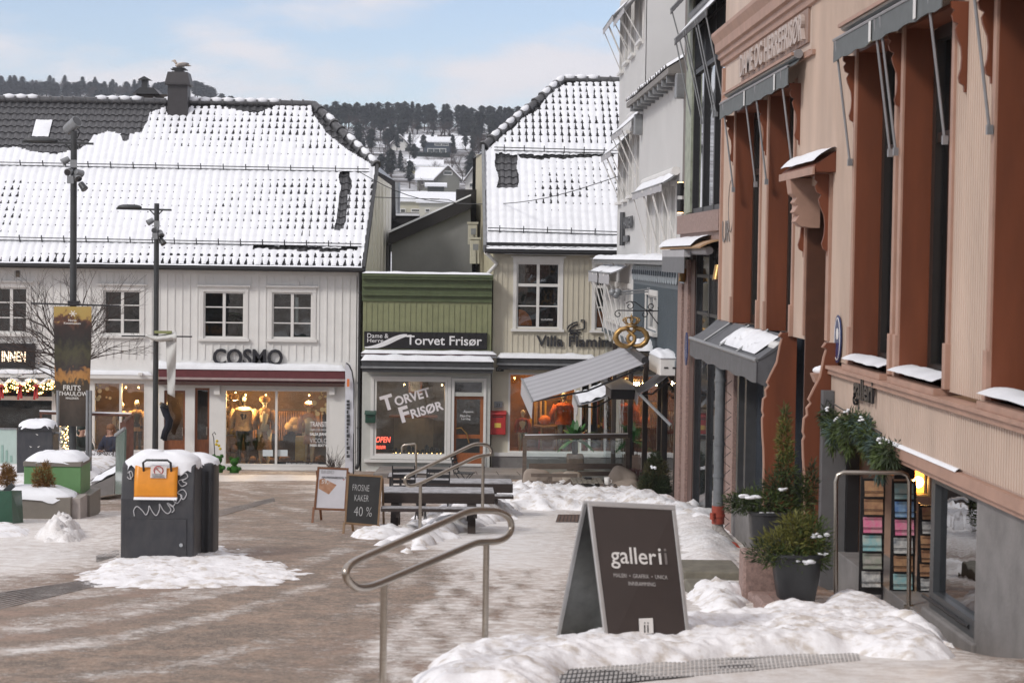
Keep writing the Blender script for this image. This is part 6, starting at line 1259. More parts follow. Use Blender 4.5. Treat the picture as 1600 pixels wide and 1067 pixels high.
# ------------------------------------------------------------------ greenery builders
def sprigs(b, c, r, n, s, rnd, up=.3, droop=0.):
    for i in range(int(n*2.6)):
        d = Vector((rnd.gauss(0, 1), rnd.gauss(0, 1), rnd.gauss(0, 1))).normalized(); k = rnd.random()**.45*rnd.choice((1, 1, 1, 1.22)); p = Vector(c)+Vector((d.x*r[0], d.y*r[1], d.z*r[2]))*k
        g = (Vector((d.x, d.y, d.z+up-droop))+Vector((rnd.gauss(0, .45), rnd.gauss(0, .45), rnd.gauss(0, .45)))).normalized(); q = g.orthogonal().normalized(); q.rotate(Matrix.Rotation(rnd.random()*6.28, 3, g)); l = s*rnd.uniform(.4, 1.35)
        b.poly([p-q*l*.05, p+g*l*.4-q*l*.085, p+g*l, p+g*l*.4+q*l*.085])
def conifer_bush(name, label, c, blobs, n, s, mats, seed, cat='shrub', snow=(), stems=()):
    rnd = random.Random(seed); t = thing(name, label, cat, c); b = MB(); c = Vector(c)
    for st in stems: b.tube([c+Vector(p) for p in st], [.018, .006], 5)
    if not stems: b.tube([c, c+Vector(blobs[0][0])], .02, 5)
    b.build('stem', BARK, t)
    b = MB(); tot = sum(q[1][0]*q[1][2] for q in blobs)
    for i, (o, r) in enumerate(blobs): b.m = i % len(mats); sprigs(b, c+Vector(o), r, int(n*r[0]*r[2]/tot), s, rnd)
    b.build('foliage', mats, t, recalc=False)
    if snow:
        b = MB()
        for o, r in snow:
            for k in range(9): s_ = rnd.uniform(.25, .6); b.ball(c+Vector(o)+Vector((rnd.uniform(-1, 1)*r[0], rnd.uniform(-.6, .6)*r[1], rnd.uniform(-.6, .5)*r[2])), (r[0]*s_, r[1]*s_, r[2]*s_*1.2), 7, 5)
        so_ = b.build('snow', SNOW, t, smooth=2)
    return t
CG1 = mat('conifer_bright', (.055, .085, .018), .7, var=.5, scale=9); CG2 = mat('conifer_dark', (.028, .045, .016), .7, var=.5, scale=9); CG3 = mat('conifer_yellow', (.12, .12, .022), .7, var=.4, scale=9); CG4 = mat('blue_spruce', (.06, .10, .085), .7, var=.4, scale=9); RUST = mat('withered_conifer', (.20, .10, .025), .8, var=.4, scale=9)
rnd = random.Random(21); gd = thing('garland', 'thick fir garland hanging over the gallery entrance under the black word', 'garland', (4.42, 21.4, E-1.7)); b = MB(); g2 = MB()
for k in range(26):
    t = k/25; p = Vector((4.42+.03*math.sin(k), 22.9-3.4*t, E-1.72-.10*math.sin(t*9)-.06*t)); m_ = k % 3; b.m = (0, 1, 2)[rnd.randrange(3)]
    sprigs(b, p+Vector((0, 0, -.08)), (.09, .13, .12), 150, .085, rnd, up=-.2, droop=.5)
    if k % 6 == 2: sprigs(b, p+Vector((0, 0, -.26)), (.05, .06, .14), 60, .10, rnd, up=-.6, droop=.9)
    if k % 5 == 1: [g2.ball(p+Vector((-.05, rnd.uniform(-.1, .1), .04+.02*i_)), (.02, .035, .012)) for i_ in range(3)]
b.build('fir_twigs', [CG2, CG4, CG1], gd, recalc=False); g2.build('snow', SNOW, gd, smooth=2)
b = MB(); b.tube([(4.42, 23.0, E-1.6), (4.44, 20.1, E-1.74)], .008, 5); b.build('wire', BLACK, gd)
# granite block bench and planters
def gbox(label, x0, x1, y0, y1, z0, z1, name='granite_block', bev=.03): b = MB(); b.box(x0, x1, y0, y1, z0, z1); return tag(b.build(name, GRANITE, org=Vector(((x0+x1)/2, (y0+y1)/2, z0)), bevel=bev), label, 'stone block')
p = atG(1196, 958); gY = p.y
a_, c_ = atY(1158, 930, 19.6), atY(1240, 930, 19.6); gbox('upright red granite slab behind the two conifer planters', a_.x, c_.x, 19.5, 19.8, -2.3, atY(1200, 862, 19.5).z)
a_, c_ = atY(1178, 930, 19.0), atY(1262, 930, 18.9); gbox('low red granite bench block carrying the front conifer planter', a_.x, c_.x, 18.75, 19.42, -2.2, atY(1220, 934, 19.0).z)
gbox('small red granite block at the left foot of the bench', a_.x-.05, a_.x+.12, 18.2, 18.74, -2.0, atY(1185, 945, 18.4).z+.05)
def planter(label, px, pyb, pyt, Y, wb, wt, m):
    a = atY(px, pyb, Y); zt = atY(px, pyt, Y).z; t = thing('planter', label, 'planter', a); b = MB(); n = 10; rings = []
    vs = []; fs = []; H = zt-a.z; prof = [(0, wb), (.5, (wb+wt)/2*1.04), (.93, wt), (.94, wt*1.07), (1, wt*1.07), (1, wt*.92), (.85, wt*.88)]
    for tt, w in prof:
        for i in range(16): an = 2*math.pi*(i+.5)/16; k = 1/max(abs(math.cos(an)), abs(math.sin(an)))**.85; vs.append(a+Vector((math.cos(an)*k*w/2, math.sin(an)*k*w/2, H*tt)))
    for j in range(len(prof)-1):
        for i in range(16): fs.append((j*16+i, j*16+(i+1) % 16, (j+1)*16+(i+1) % 16, (j+1)*16+i))
    fs += [tuple(range(16))[::-1], tuple(range(96, 112))]; b.add(vs, fs); b.build('pot', m, t, smooth=True); b = MB(); b.lathe([(.0, 0), (wt*.46, 0), (wt*.3, .05), (0, .08)], (a.x, a.y, zt-H*.13), 12); b.build('soil', BARK, t); return a, zt
POT = mat('charcoal_pot', (.028, .03, .033), .45, var=.15)
a, zt = planter('front tapered charcoal planter on the low granite bench', 1243, 936, 862, 19.05, .34, .46, POT)
conifer_bush('conifer_bush', 'bushy green conifer in the front charcoal planter', (a.x, a.y, zt-.06), [((-.08, 0, .14), (.32, .22, .15)), ((.14, 0, .2), (.18, .2, .22)), ((-.28, 0, .05), (.2, .16, .10)), ((.2, .0, .02), (.14, .15, .15)), ((.0, .0, .3), (.16, .12, .14)), ((-.05, -.1, .02), (.3, .15, .1))], 2500, .062, [CG3, CG1, CG2, CG1], 31, snow=[((.05, -.22, .0), (.08, .04, .035)), ((.2, -.12, .24), (.07, .05, .03)), ((.22, -.15, .06), (.05, .03, .02)), ((-.06, -.2, .05), (.05, .03, .02))])
a, zt = planter('rear charcoal planter standing higher, left of the front one', 1203, 872, 797, 20.4, .34, .44, POT)
conifer_bush('conifer_bush', 'tall spiky conifer with a low juniper skirt in the rear charcoal planter', (a.x, a.y, zt-.04), [((-.05, 0, .12), (.36, .22, .14)), ((.1, 0, .25), (.18, .16, .2)), ((.15, 0, .48), (.10, .10, .24)), ((.12, 0, .76), (.065, .065, .22)), ((.13, 0, .98), (.035, .035, .16)), ((-.32, 0, .1), (.16, .16, .10)), ((.34, 0, .12), (.10, .12, .28)), ((.42, 0, .3), (.05, .05, .25))], 3000, .062, [CG1, CG2, CG1, CG3, CG1, CG2], 33, snow=[((-.28, -.18, .2), (.12, .05, .025)), ((-.05, -.2, .03), (.09, .03, .02)), ((.1, -.15, .28), (.05, .03, .02))])
# arch handrail
q = [atY(1306, 932, 19.4), atY(1306, 752, 19.4), atY(1309, 742, 19.4), atY(1318, 738, 19.4), atY(1408, 738, 19.35), atY(1417, 742, 19.35), atY(1421, 752, 19.35), atY(1420, 945, 19.35)]
t = thing('handrail', 'arch-shaped brushed steel handrail in front of the gallery entrance', 'handrail', q[0]); b = MB(); b.tube(q, .022, 12); b.build('rail', STEEL, t, smooth=True)
b = MB()
for e in (q[0], q[-1]): b.lathe([(.05, -.03), (.05, 0), (.0, .003)], e, 12)
b.build('foot_plate', STEEL, t)
# red-footed drainpipe
pt = [atY(1122, 500, 31.0), atY(1122, 790, 31.0)]; t = thing('drainpipe', 'grey drainpipe with a red painted foot bending towards the street', 'drainpipe', pt[1]-Vector((0, 0, .5)))
X_ = pt[1].x; b = MB(); b.tube([(X_, 31, E-1.4), (X_, 31, pt[1].z)], .08, 14); 
for z in (E-1.9, E-2.9, E-3.4): b.tube([(X_, 31, z), (X_, 31, z+.05)], .092, 14)
b.build('pipe', mat('pipe_grey', (.15, .16, .17), .5, var=.2), t, smooth=True)
b = MB(); z = pt[1].z; b.tube([(X_, 31, z), (X_, 31, z-.28)], .098, 14); b.tube([(X_, 31, z-.13), (X_, 31, z-.17)], .115, 14); b.tube([(X_-.1, 30.9, z-.1), (X_-.1, 30.9, z-.2)], .04, 8); b.build('red_collar', mat('red_pipe_paint', (.33, .06, .035), .55, var=.3), t, smooth=True)
b = MB(); e1 = Vector((X_, 31, z-.28)); e2 = Vector((X_+.03, 30.6, z-.42)); e3 = Vector((X_+.08, 29.9, z-.50)); b.tube([e1, e1+Vector((0, -.05, -.1)), e2, e3], .088, 14); b.build('elbow', mat('grimy_pipe', (.10, .085, .075), .6, var=.6, scale=14, col2=(.45, .43, .4)), t, smooth=True)
b = MB(); b.tube([e3, e3+Vector((.01, -.15, -.02))], .097, 14); b.build('mouth', mat('red_pipe_paint', (0, 0, 0)), t)
b = MB(); z = E-2.0
while z > -3.6: 
    for s in (1, -1): b.tube([(X_+.03, 30.95, z), (X_+.18, 31.0, z+.12*s)], .006, 4)
    z -= .28
b.build('bird_wire', DARK, t)
# steps by the granite wall
for k, (x0, x1, yy, yb, lab) in enumerate(((1068, 1160, 893, 905, 'upper stone step half buried in snow beside the granite bench'), (1085, 1156, 926, 934, 'lower stone step edge showing through snow beside the granite bench'))):
    a_, c_ = atG(x0, yb), atG(x1, yb); b = MB(); b.box(a_.x, c_.x, a_.y, a_.y+.9, a_.z-.3, atY((x0+x1)/2, yy, a_.y).z); tag(b.build('stone_step', mat('mossy_stone', (.16, .15, .12), .85, var=.3), org=a_, bevel=.02), lab, 'step')
# ------------------------------------------------------------------ pretzel sign and bakery awnings
Yk = 44.0
def K(px, py, Y=Yk): return atY(px, py, Y)
t = thing('pretzel_sign', 'crowned golden pretzel hanging from a curly black iron bracket', 'sign', K(986, 542)); IR = mat('wrought_iron', (.02, .02, .022), .5, var=0)
def spiral(cx, cy, r0, r1, a0, a1, n=16): return [K(cx+(r0+(r1-r0)*i/n)*math.cos(R(a0+(a1-a0)*i/n)), cy+(r0+(r1-r0)*i/n)*math.sin(R(a0+(a1-a0)*i/n))) for i in range(n+1)]
b = MB(); b.tube([K(966, 485), K(1034, 486)], .014, 6); b.tube([K(1033, 476), K(1034, 526)], .02, 6); b.tube([K(1033.5, 510), K(1031, 530)], .035, 6)
for pts in ([K(x, y) for x, y in ((978, 474), (984, 471), (992, 472), (1003, 480), (1014, 487), (1022, 498), (1028, 506), (1032, 508))], spiral(966, 491, 6, 2, -90, -450), spiral(984, 478, 7, 2, -100, 260), spiral(1018, 479, 6, 2, 90, 450), spiral(1034, 480, 6, 2, 180, -180), spiral(1007, 491, 6, 2, -90, 270), spiral(1034, 502, 6, 2, 150, -210), [K(x, y) for x, y in ((1012, 485), (1016, 483), (1022, 487))]): b.tube(pts, .012, 5)
b.build('bracket', IR, t)
b = MB(); b.tube([K(966, 497), K(969, 511)], .004, 4); b.tube([K(1007, 497), K(1002, 512)], .004, 4); b.build('chain', IR, t)
b = MB(); cx, cy = 986.5, 527
def pz(x, y, d=0): q = K(cx+x, cy+y); return q+Vector((0, d, 0))
arc = [pz(-3, -13.5, -.02), pz(-9, -14), pz(-17, -12), pz(-23, -6), pz(-25, 1), pz(-22, 8), pz(-15, 13), pz(-7, 14), pz(0, 11, -.02), pz(5, 5, -.04), pz(5, -1, -.04), pz(0, -6, .0), pz(-5, -11, .03), pz(-6, -14, .03)]
b.tube(arc, [.04, .05, .058, .062, .064, .062, .058, .052, .046, .042, .04, .04, .038, .034], 10)
arc = [pz(3, -13.5, -.02), pz(9, -14), pz(17, -12), pz(23, -6), pz(25, 1), pz(22, 8), pz(15, 13), pz(7, 14), pz(0, 11, .04), pz(-5, 5, .05), pz(-5, -1, .05), pz(0, -6, .05), pz(5, -11, -.03), pz(6, -14, -.03)]
b.tube(arc, [.04, .05, .058, .062, .064, .062, .058, .052, .046, .042, .04, .04, .038, .034], 10); b.build('pretzel', GOLD, t, smooth=2)
b = MB(); c0 = K(986.5, 512); ring = lambda r, z: [c0+Vector((r*math.cos(a*math.pi/8), r*math.sin(a*math.pi/8), z)) for a in range(16)]
b.tube(ring(.115, .03), .025, 6, closed=True); b.tube(ring(.12, .08), .018, 6, closed=True)
for a in range(8): an = a*math.pi/4; d = Vector((math.cos(an), math.sin(an), 0)); b.tube([c0+d*.12+Vector((0, 0, .08)), c0+d*.18+Vector((0, 0, .15)), c0+d*.17+Vector((0, 0, .21)), c0+d*.08+Vector((0, 0, .23)), c0+Vector((0, 0, .20))], .014, 5); b.ball(c0+d*.185+Vector((0, 0, .17)), .022, 6, 4)
b.ball(c0+Vector((0, 0, .25)), .03, 8, 6); b.tube([c0+Vector((0, 0, .25)), c0+Vector((0, 0, .32))], .008, 4); b.build('crown', GOLD, t, smooth=2)
# old telescoping sign arm above
t = thing('sign_bracket', 'grey horizontal wall arm with bundled fittings above the curly iron bracket', 'bracket', K(1030, 452, 46)); b = MB(); b.tube([K(958, 457, 46), K(1028, 451, 46)], .022, 6); b.tube([K(962, 461, 46), K(1022, 455, 46)], .016, 6); b.build('arm', GREYM, t); b = MB(); [b.ball(K(x, y, 46), (.09, .08, .08)) for x, y in ((957, 457), (962, 461), (965, 456))]; b.build('joint', GREYM, t, smooth=2)
b = MB(); [b.bar(K(1012+3.2*k, 449, 46), K(1014+3.2*k, 457, 46), .03) for k in range(6)]; [b.tube([K(1014+4*k, 457, 46), K(1015+4*k, 466, 46)], .008, 4) for k in range(4)]; b.build('fittings', AWNL, t)
# big bakery awning, stretched out
def out_awning(label, near_in, near_out, far_in, far_out, val, m, stripes=True, snow=0, arm=None):
    """corner points as (px, py, Y)"""
    ni, no, fi, fo = [atY(*p) for p in (near_in, near_out, far_in, far_out)]; t = thing('awning', label, 'awning', ni); b = MB()
    n = 12 if stripes else 3
    def f(u, v): a = ni.lerp(no, v); c = fi.lerp(fo, v); return a.lerp(c, u)+Vector((0, 0, -.04*math.sin(math.pi*v)))
    for k in range(n):
        b.m = 0 if (k % 2 == 0 or not stripes) else 1; b.grid(lambda u, v: f((k+(u if not stripes else (u*.74 if k % 2 == 0 else .0+u)))/n if 0 else (k+u)/n, v), 1, 8)
    b.m = 0; b.grid(lambda u, v: no.lerp(fo, u)-Vector((.02*v, 0, val*v)), 12, 1); b.build('cloth', m, t, recalc=False, thick=.01)
    b = MB(); b.tube([no, fo], .025, 6); b.build('front_bar', GREYM, t); b = MB(); b.tube([ni+Vector((0, 0, .05)), fi+Vector((0, 0, .05))], .08, 8); b.build('roller', BLACK, t)
    for s in (.06, .94):
        a = ni.lerp(fi, s); c = no.lerp(fo, s); b = MB(); b.tube([a-Vector((0, 0, .12)), (a+c)/2+Vector((0, (.12 if s < .5 else -.12), -.22)), c-Vector((-.02, 0, .03))], .022, 6); b.build('arm', DARK, t)
    if snow:
        b = MB(); b.grid(lambda u, v: f(.05+.9*u, .08+.85*v)+Vector((0, 0, .02+snow*max(0, .15+math.sin(math.pi*v)*math.sin(math.pi*u)+.9*noise.noise((u*3, v*5, 1)))**.5)), 24, 24); b.build('snow', SNOW, t, smooth=2)
    return t
AW1, AW2 = mat('awning_stripe_light', (.40, .40, .42), .7, var=.06), mat('awning_stripe_mid', (.33, .33, .35), .7, var=.06)
out_awning('large light grey striped awning stretched out over the cafe terrace', (1008, 567, 41), (832, 627, 41), (975, 541, 46.5), (815, 592, 46.5), .36, [AW1, AW2])
out_awning('smaller grey awning with patchy snow below the large striped one', (962, 613, 47), (903, 634, 47), (942, 598, 51), (895, 615, 51), .25, [AW1, AW2], stripes=False, snow=.06)
out_awning('short grey awning with a long side arm beside the white gutter box', (1046, 585, 41.5), (997, 615, 41.5), (1030, 580, 44), (992, 605, 44), .25, [AW1, AW2], stripes=False)
b = MB(); b.tube([atY(1000, 616, 41.5), atY(1048, 664, 41.2)], .035, 6); tag(b.build('support_arm', GALV, org=atY(1048, 664, 41.2)), 'long diagonal steel arm from the short grey awning to the wall', 'support arm')
def bx(name, label, cat, r, Y, dep, m, snowh=0, bev=.02, seed=1):
    a, c = atY(r[0], r[3], Y), atY(r[2], r[1], Y); t = thing(name, label, cat, ((a.x+c.x)/2, Y, a.z)); b = MB(); b.box(a.x, c.x, Y, Y+dep, a.z, c.z); bo = b.build('body', m, t, bevel=bev)
    if snowh:
        b = MB(); b.grid(lambda u, v: Vector((a.x+(c.x-a.x)*(u*1.06-.03), Y-.03+(dep+.06)*v, c.z+.003+snowh*(math.sin(math.pi*min(1, max(0, u)))*math.sin(math.pi*v))**.35*(1+.45*noise.noise((u*3, v*3, seed))))), 20, 12); b.build('snow', SNOW, t, smooth=2)
    return t, a, c
t, a, c = bx('canopy_box', 'black flat canopy box with deep snow on top in front of the bakery door', 'canopy', (955, 609, 994, 624), 43.5, 1.6, BLACK, .16)
b = MB(); n = 6
for k in range(n): y = 43.6+k*1.3/n; b.box(a.x-.02, a.x-.002, y, y+.12, a.z+.02, c.z-.02)
b.build('side_panel', AWNL, t)
t, a, c = bx('gutter_box', 'white box with two dark slots and a cap of snow on the slate-blue wall', 'gutter box', (1031, 560, 1063, 587), 40.6, 2.2, WHITET, .14, seed=3)
b = MB()
for k in (.2, .62): b.box(a.x+(c.x-a.x)*k, a.x+(c.x-a.x)*(k+.2), 40.585, 40.599, a.z+.15, a.z+.18)
b.build('slot', BLACK, t)
t, a, c = bx('roof_ledge', 'small dark ledge loaded with thick snow behind the golden pretzel', 'ledge', (992, 549, 1034, 556), 45.2, 1.4, DARK, .26, seed=4)
t = thing('drainpipe', 'slim pale drainpipe down the slate-blue corner beside the granite pillar', 'drainpipe', atY(1062, 770, 40.3)); b = MB(); b.tube([atY(1061, 590, 40.3), atY(1062, 772, 40.3)], .045, 8); b.build('pipe', mat('pale_slate_frieze', (0, 0, 0)), t, smooth=True); b = MB(); [b.tube([atY(1061, y, 40.3), atY(1061, y+4, 40.3)], .055, 8) for y in (620, 680, 740)]; b.build('clamp', GREYM, t)
# ------------------------------------------------------------------ cafe terrace
Yw = 44.0; gt = gz(0, 43)+.0
t = thing('windbreak', 'brown-framed glass windbreak around the cafe bench', 'windbreak', K(900, 770)); a, c = K(820, 683), K(981, 681); zb = K(900, 766).z; b = MB()
for x in (a.x, c.x): b.box(x-.045, x+.045, Yw-.04, Yw+.04, zb-.2, a.z)
b.bar(a, c, .07, .09); b.bar((a.x, Yw, zb+.2), (c.x, Yw, zb+.2), .06, .08); b.build('frame', OLDWOOD, t)
b = MB(); b.box(a.x+.04, c.x-.04, Yw-.006, Yw+.006, zb+.2, a.z-.04); b.build('pane', GLASS, t); b = MB(); b.bar(a+Vector((0, 0, .05)), c+Vector((0, 0, .05)), .06, .025); b.build('frost', SNOW, t)
def slat_box(b, x0, x1, y0, y1, z, n, th=.03, ax='x'):
    for k in range(n):
        if ax == 'x': w = (y1-y0)/n; b.box(x0, x1, y0+k*w, y0+(k+.85)*w, z-th, z)
        else: w = (x1-x0)/n; b.box(x0+k*w, x0+(k+.85)*w, y0, y1, z-th, z)
x0, x1 = K(828, 735, 43).x, K(976, 735, 43).x; zs = K(900, 733, 43).z; g_ = K(900, 776, 43).z
t = thing('wooden_bench', 'long weathered corner bench inside the glass windbreak', 'bench', ((x0+x1)/2, 43, g_)); b = MB(); slat_box(b, x0, x1, 43.0, 43.5, zs-.28, 4); b.build('seat', OLDWOOD, t)
b = MB(); b.bar((x0, 43.55, zs), (x1, 43.55, zs+.02), .05, .12); b.bar((x0+1, 43.55, zs-.16), (x1, 43.55, zs-.14), .04, .10); b.build('backrest', OLDWOOD, t)
for x in (x0+.1, (x0+x1)/2, x1-.1): b = MB(); b.box(x-.04, x+.04, 43, 43.6, g_, zs-.29); b.box(x-.04, x+.04, 43.52, 43.6, zs-.29, zs); b.build('leg', OLDWOOD, t)
b = MB(); b.bar((x0, 42.5, zs-.08), (x0+1.0, 42.5, zs-.08), .08, .07); b.box(x0+.38, x0+.46, 42.46, 42.54, g_, zs-.12); b.bar((x0+.45, 42.5, zs-.45), (x0+.95, 42.5, zs-.12), .05, .06); b.build('armrest', OLDWOOD, t)
# fix bench colours by its own stain
t = thing('coffee_table', 'slatted wooden coffee table with a white cup inside the windbreak', 'table', K(922, 790, 41.5)); a, c = K(895, 752, 41.5), K(943, 752, 41.5); b = MB(); slat_box(b, a.x, c.x, 41.4, 42.3, a.z, 6, ax='y'); b.build('tabletop', mat('grey_slats', (.20, .18, .15), .8, var=.3), t)
for x in (a.x+.04, c.x-.04):
    for y in (41.45, 42.2): b = MB(); b.box(x-.04, x+.04, y-.04, y+.04, a.z-.42, a.z-.03); b.build('leg', OLDWOOD, t)
t = thing('side_table', 'narrow wooden end piece beside the coffee table', 'table', K(955, 790, 41.7)); a2 = K(930, 757, 41.7); b = MB(); b.bar((a2.x, 41.7, a2.z-.02), (a2.x+.45, 41.7, a2.z-.02), .3, .05); b.build('tabletop', OLDWOOD, t)
for x in (a2.x+.05, a2.x+.4): b = MB(); b.box(x-.03, x+.03, 41.6, 41.8, a2.z-.38, a2.z-.045); b.build('leg', OLDWOOD, t)
t = thing('cup', 'white cup standing on the wooden coffee table', 'cup', (c.x+.08, 41.6, a2.z+.01)); o_ = ORG[t.name]; b = MB(); b.lathe([(.05, 0), (.055, .02), (.06, .16), (.05, .16), (.045, .03)], o_, 12); b.build('bowl', WHITET, t, smooth=2); b = MB(); b.tube([o_+Vector((.06, 0, .12)), o_+Vector((.1, 0, .1)), o_+Vector((.09, 0, .05)), o_+Vector((.055, 0, .04))], .008, 5); b.build('handle', WHITET, t)
t = thing('ashtray', 'dark ashtray on the far end of the coffee table', 'ashtray', (a.x+.35, 42.0, a.z)); b = MB(); b.lathe([(.07, 0), (.1, .04), (.08, .04), (.06, .015)], ORG[t.name], 12); b.build('bowl', DARK, t)
CUSH = mat('taupe_cushion', (.30, .25, .21), .9, var=.12, scale=3, bump=.2)
def cushion(label, px, py, Y, w, h, tilt=0, m=CUSH, d=.16):
    c = atY(px, py, Y); b = MB(); q = Matrix.Rotation(R(tilt), 4, 'Y')
    def f(u, v): th = u*2*math.pi; ph = v*math.pi; s = lambda x, p: math.copysign(abs(x)**p, x); return c+q @ Vector((w/2*s(math.cos(th), .55)*math.sin(ph)**.5, d*s(math.cos(ph), .8)*(.9+.3*noise.noise((u*4, v*3, px))), h/2*s(math.sin(th), .55)*math.sin(ph)**.5))
    b.grid(f, 24, 10); return tag(b.build('cushion', m, org=c, smooth=2), label, 'cushion')
cushion('taupe cushion leaning at the left end of the wooden bench', 838, 750, 43.3, .6, .5, 6); cushion('taupe cushion in the middle of the wooden bench, left of the pale one', 873, 752, 43.3, .42, .42, -4); cushion('paler taupe cushion just left of the coffee table', 893, 752, 43.2, .45, .45, 3, mat('pale_taupe', (.36, .31, .26), .9)); cushion('large sagging taupe cushion at the right end of the bench', 972, 750, 42.6, .62, .55, 28); cushion('taupe cushion slumped in front beneath the large sagging one', 975, 765, 42.2, .66, .42, -12)
t = thing('sheepskin', 'dark patterned fleece laid along the bench seat', 'fleece', K(870, 764, 42.9)); rnd = random.Random(3); b = MB(); [b.ball(K(rnd.uniform(842, 985), rnd.uniform(764, 769), rnd.uniform(42.8, 43)), (.09, .08, .05), 6, 4) for k in range(50)]; b.build('pile', mat('brown_fleece', (.06, .04, .035), .95, var=.5), t)
conifer_bush('flower_arrangement', 'dry reddish flower arrangement behind the sagging cushion', K(993, 752, 43.4), [((0, 0, .05), (.24, .12, .2))], 500, .08, [mat('dry_heather', (.20, .09, .09), .9, var=.5)], 61, cat='flowers')
conifer_bush('conifer_shrub', 'dark olive conifer shrub at the foot of the slate-blue corner', atY(1023, 779, 41), [((0, 0, .3), (.3, .25, .3)), ((.02, 0, .6), (.24, .2, .22)), ((.0, 0, .8), (.12, .12, .16)), ((.18, 0, .2), (.16, .2, .2)), ((-.2, 0, .2), (.12, .2, .2))], 4200, .075, [CG2, mat('olive_conifer', (.06, .055, .02), .8, var=.5), CG2], 44, snow=[((-.05, -.22, .68), (.06, .04, .04))])
# palm in pot
p = atY(898, 728, 59.5); t = thing('potted_palm', 'cycad palm in a brown pot beside the beige shop window', 'potted plant', p); b = MB(); b.rbox(p.x-.24, p.x+.26, p.y-.25, p.y+.25, p.z-.1, p.z+.36, .05); b.build('pot', mat('brown_basket', (.16, .11, .085), .8, var=.3), t); b = MB(); b.tube([p+Vector((0, 0, .3)), p+Vector((0, 0, .75))], .09, 8); b.build('trunk', BARK, t)
b = MB(); rnd = random.Random(5); c0 = p+Vector((0, 0, .75))
for k in range(30):
    an = rnd.random()*6.28; el = rnd.uniform(.1, 1.35); L0_ = rnd.uniform(.55, .85); d = Vector((math.cos(an)*math.cos(el), math.sin(an)*math.cos(el), math.sin(el))); prev = None; q = d.cross(Vector((0, 0, 1)))
    q = q.normalized() if q.length > .01 else Vector((1, 0, 0)); pts = []
    for i in range(9): s = i/8; c_ = c0+d*L0_*s+Vector((0, 0, -.35*s*s*(1.2-el*.7))); wd = .085*math.sin(math.pi*(.08+.9*s))**.7; pts += [c_-q*wd, c_, c_+q*wd]
    b.add(pts, [(3*i+j, 3*i+j+1, 3*i+j+4, 3*i+j+3) for i in range(8) for j in (0, 1)])
b.build('fronds', mat('palm_green', (.03, .12, .025), .5, var=.5, scale=4), t, recalc=False)
# ------------------------------------------------------------------ picnic tables and chairs
def picnic(label, px0, px1, Y, group, top=.74, copy=None):
    x0, x1 = atY(px0, 770, Y).x, atY(px1, 770, Y).x; g = gz(0, Y); t = thing('picnic_table', label, 'picnic table', ((x0+x1)/2, Y, g), group); b = MB(); slat_box(b, x0, x1, Y-.4, Y+.4, g+top, 5, .04); b.box(x0, x1, Y-.42, Y-.38, g+top-.15, g+top-.0); b.build('tabletop', DWOOD, t)
    for s in (-1, 1):
        b = MB(); slat_box(b, x0, x1, Y+s*.72-.14, Y+s*.72+.14, g+.44, 2, .045); bo = b.build('bench_seat', DWOOD, t); b = MB(); b.box(x0+.02, x1-.02, Y+s*.72-.13, Y+s*.72+.12, g+.441, g+.452); b.build('frost', mat('thin_frost', (.16, .155, .16), .6, var=.7, scale=9, col2=(.5, .5, .52)), bo)
    for x in (x0+.2, x1-.35):
        for s in (-1, 1): b = MB(); b.bar((x, Y+s*.75, g), (x, Y+s*.28, g+top-.04), .05, .12, up=(1, 0, 0)); b.build('leg', DWOOD, t)
        b = MB(); b.box(x+.03, x+.08, Y-.8, Y+.8, g+.30, g+.39); b.build('cross_beam', DWOOD, t)
    b = MB(); b.box(x0+.01, x1-.01, Y-.36, Y+.38, g+top+.001, g+top+.012); b.build('frost', mat('thin_frost', (0, 0, 0)), t); return t
picnic('long dark picnic table right behind the chalkboard', 598, 772, 30.6, 'dark picnic tables', top=.62); picnic('dark picnic table farther back, partly behind the snow bank', 640, 800, 35.5, 'dark picnic tables', top=.60)
def slat_table(label, px0, px1, py, Y):
    a, c = atY(px0, py, Y), atY(px1, py, Y); g = gz(0, Y); t = thing('cafe_table', label, 'table', ((a.x+c.x)/2, Y, g), 'small slatted cafe tables'); b = MB(); slat_box(b, a.x, c.x, Y-.35, Y+.35, a.z, 6, .03); b.build('tabletop', DWOOD, t); b = MB(); slat_box(b, a.x+.02, c.x-.02, Y-.34, Y+.34, a.z+.016, 6, .014); b.build('frost', mat('thin_frost', (0, 0, 0)), t)
    for x in (a.x+.06, c.x-.06):
        for y in (Y-.3, Y+.3): b = MB(); b.box(x-.02, x+.02, y-.02, y+.02, g, a.z-.03); b.build('leg', BLACK, t)
slat_table('slatted black cafe table with snow lines just above the long picnic table', 606, 652, 742, 42); slat_table('slatted black cafe table farther back towards the hairdresser window', 622, 672, 737, 46)
def chair(label, px, py, Y, rz, lean):
    g = gz(0, Y); p = atY(px, py, Y); p.z = g; t = thing('folding_chair', label, 'chair', p, 'black cafe chairs'); M_ = Matrix.Translation(p) @ Matrix.Rotation(rz, 4, 'Z'); b = MB(M_); slat_box(b, -.2, .2, -.2, .2, .45, 5, .02); b.build('seat', BLACK, t)
    b = MB(M_); [b.bar((-.19, .2+.02*k*lean, .55+.09*k), (.19, .2+.02*k*lean, .55+.09*k), .02, .06) for k in range(4)]; b.build('backrest', BLACK, t)
    for x in (-.19, .19): b = MB(M_); b.bar((x, -.2, 0), (x, .2, .47), .02); b.bar((x, .2, 0), (x, -.18, .45), .02); b.bar((x, .2, .4), (x, .2+.08*lean, .9), .02); b.build('leg', BLACK, t)
chair('black folding chair seen from the side near the middle handrail', 726, 757, 46, R(75), 1.2); chair('black folding chair behind the long picnic table, left one', 634, 790, 33.2, R(10), 1); chair('black folding chair behind the long picnic table, right one', 682, 790, 33.2, R(-5), 1)
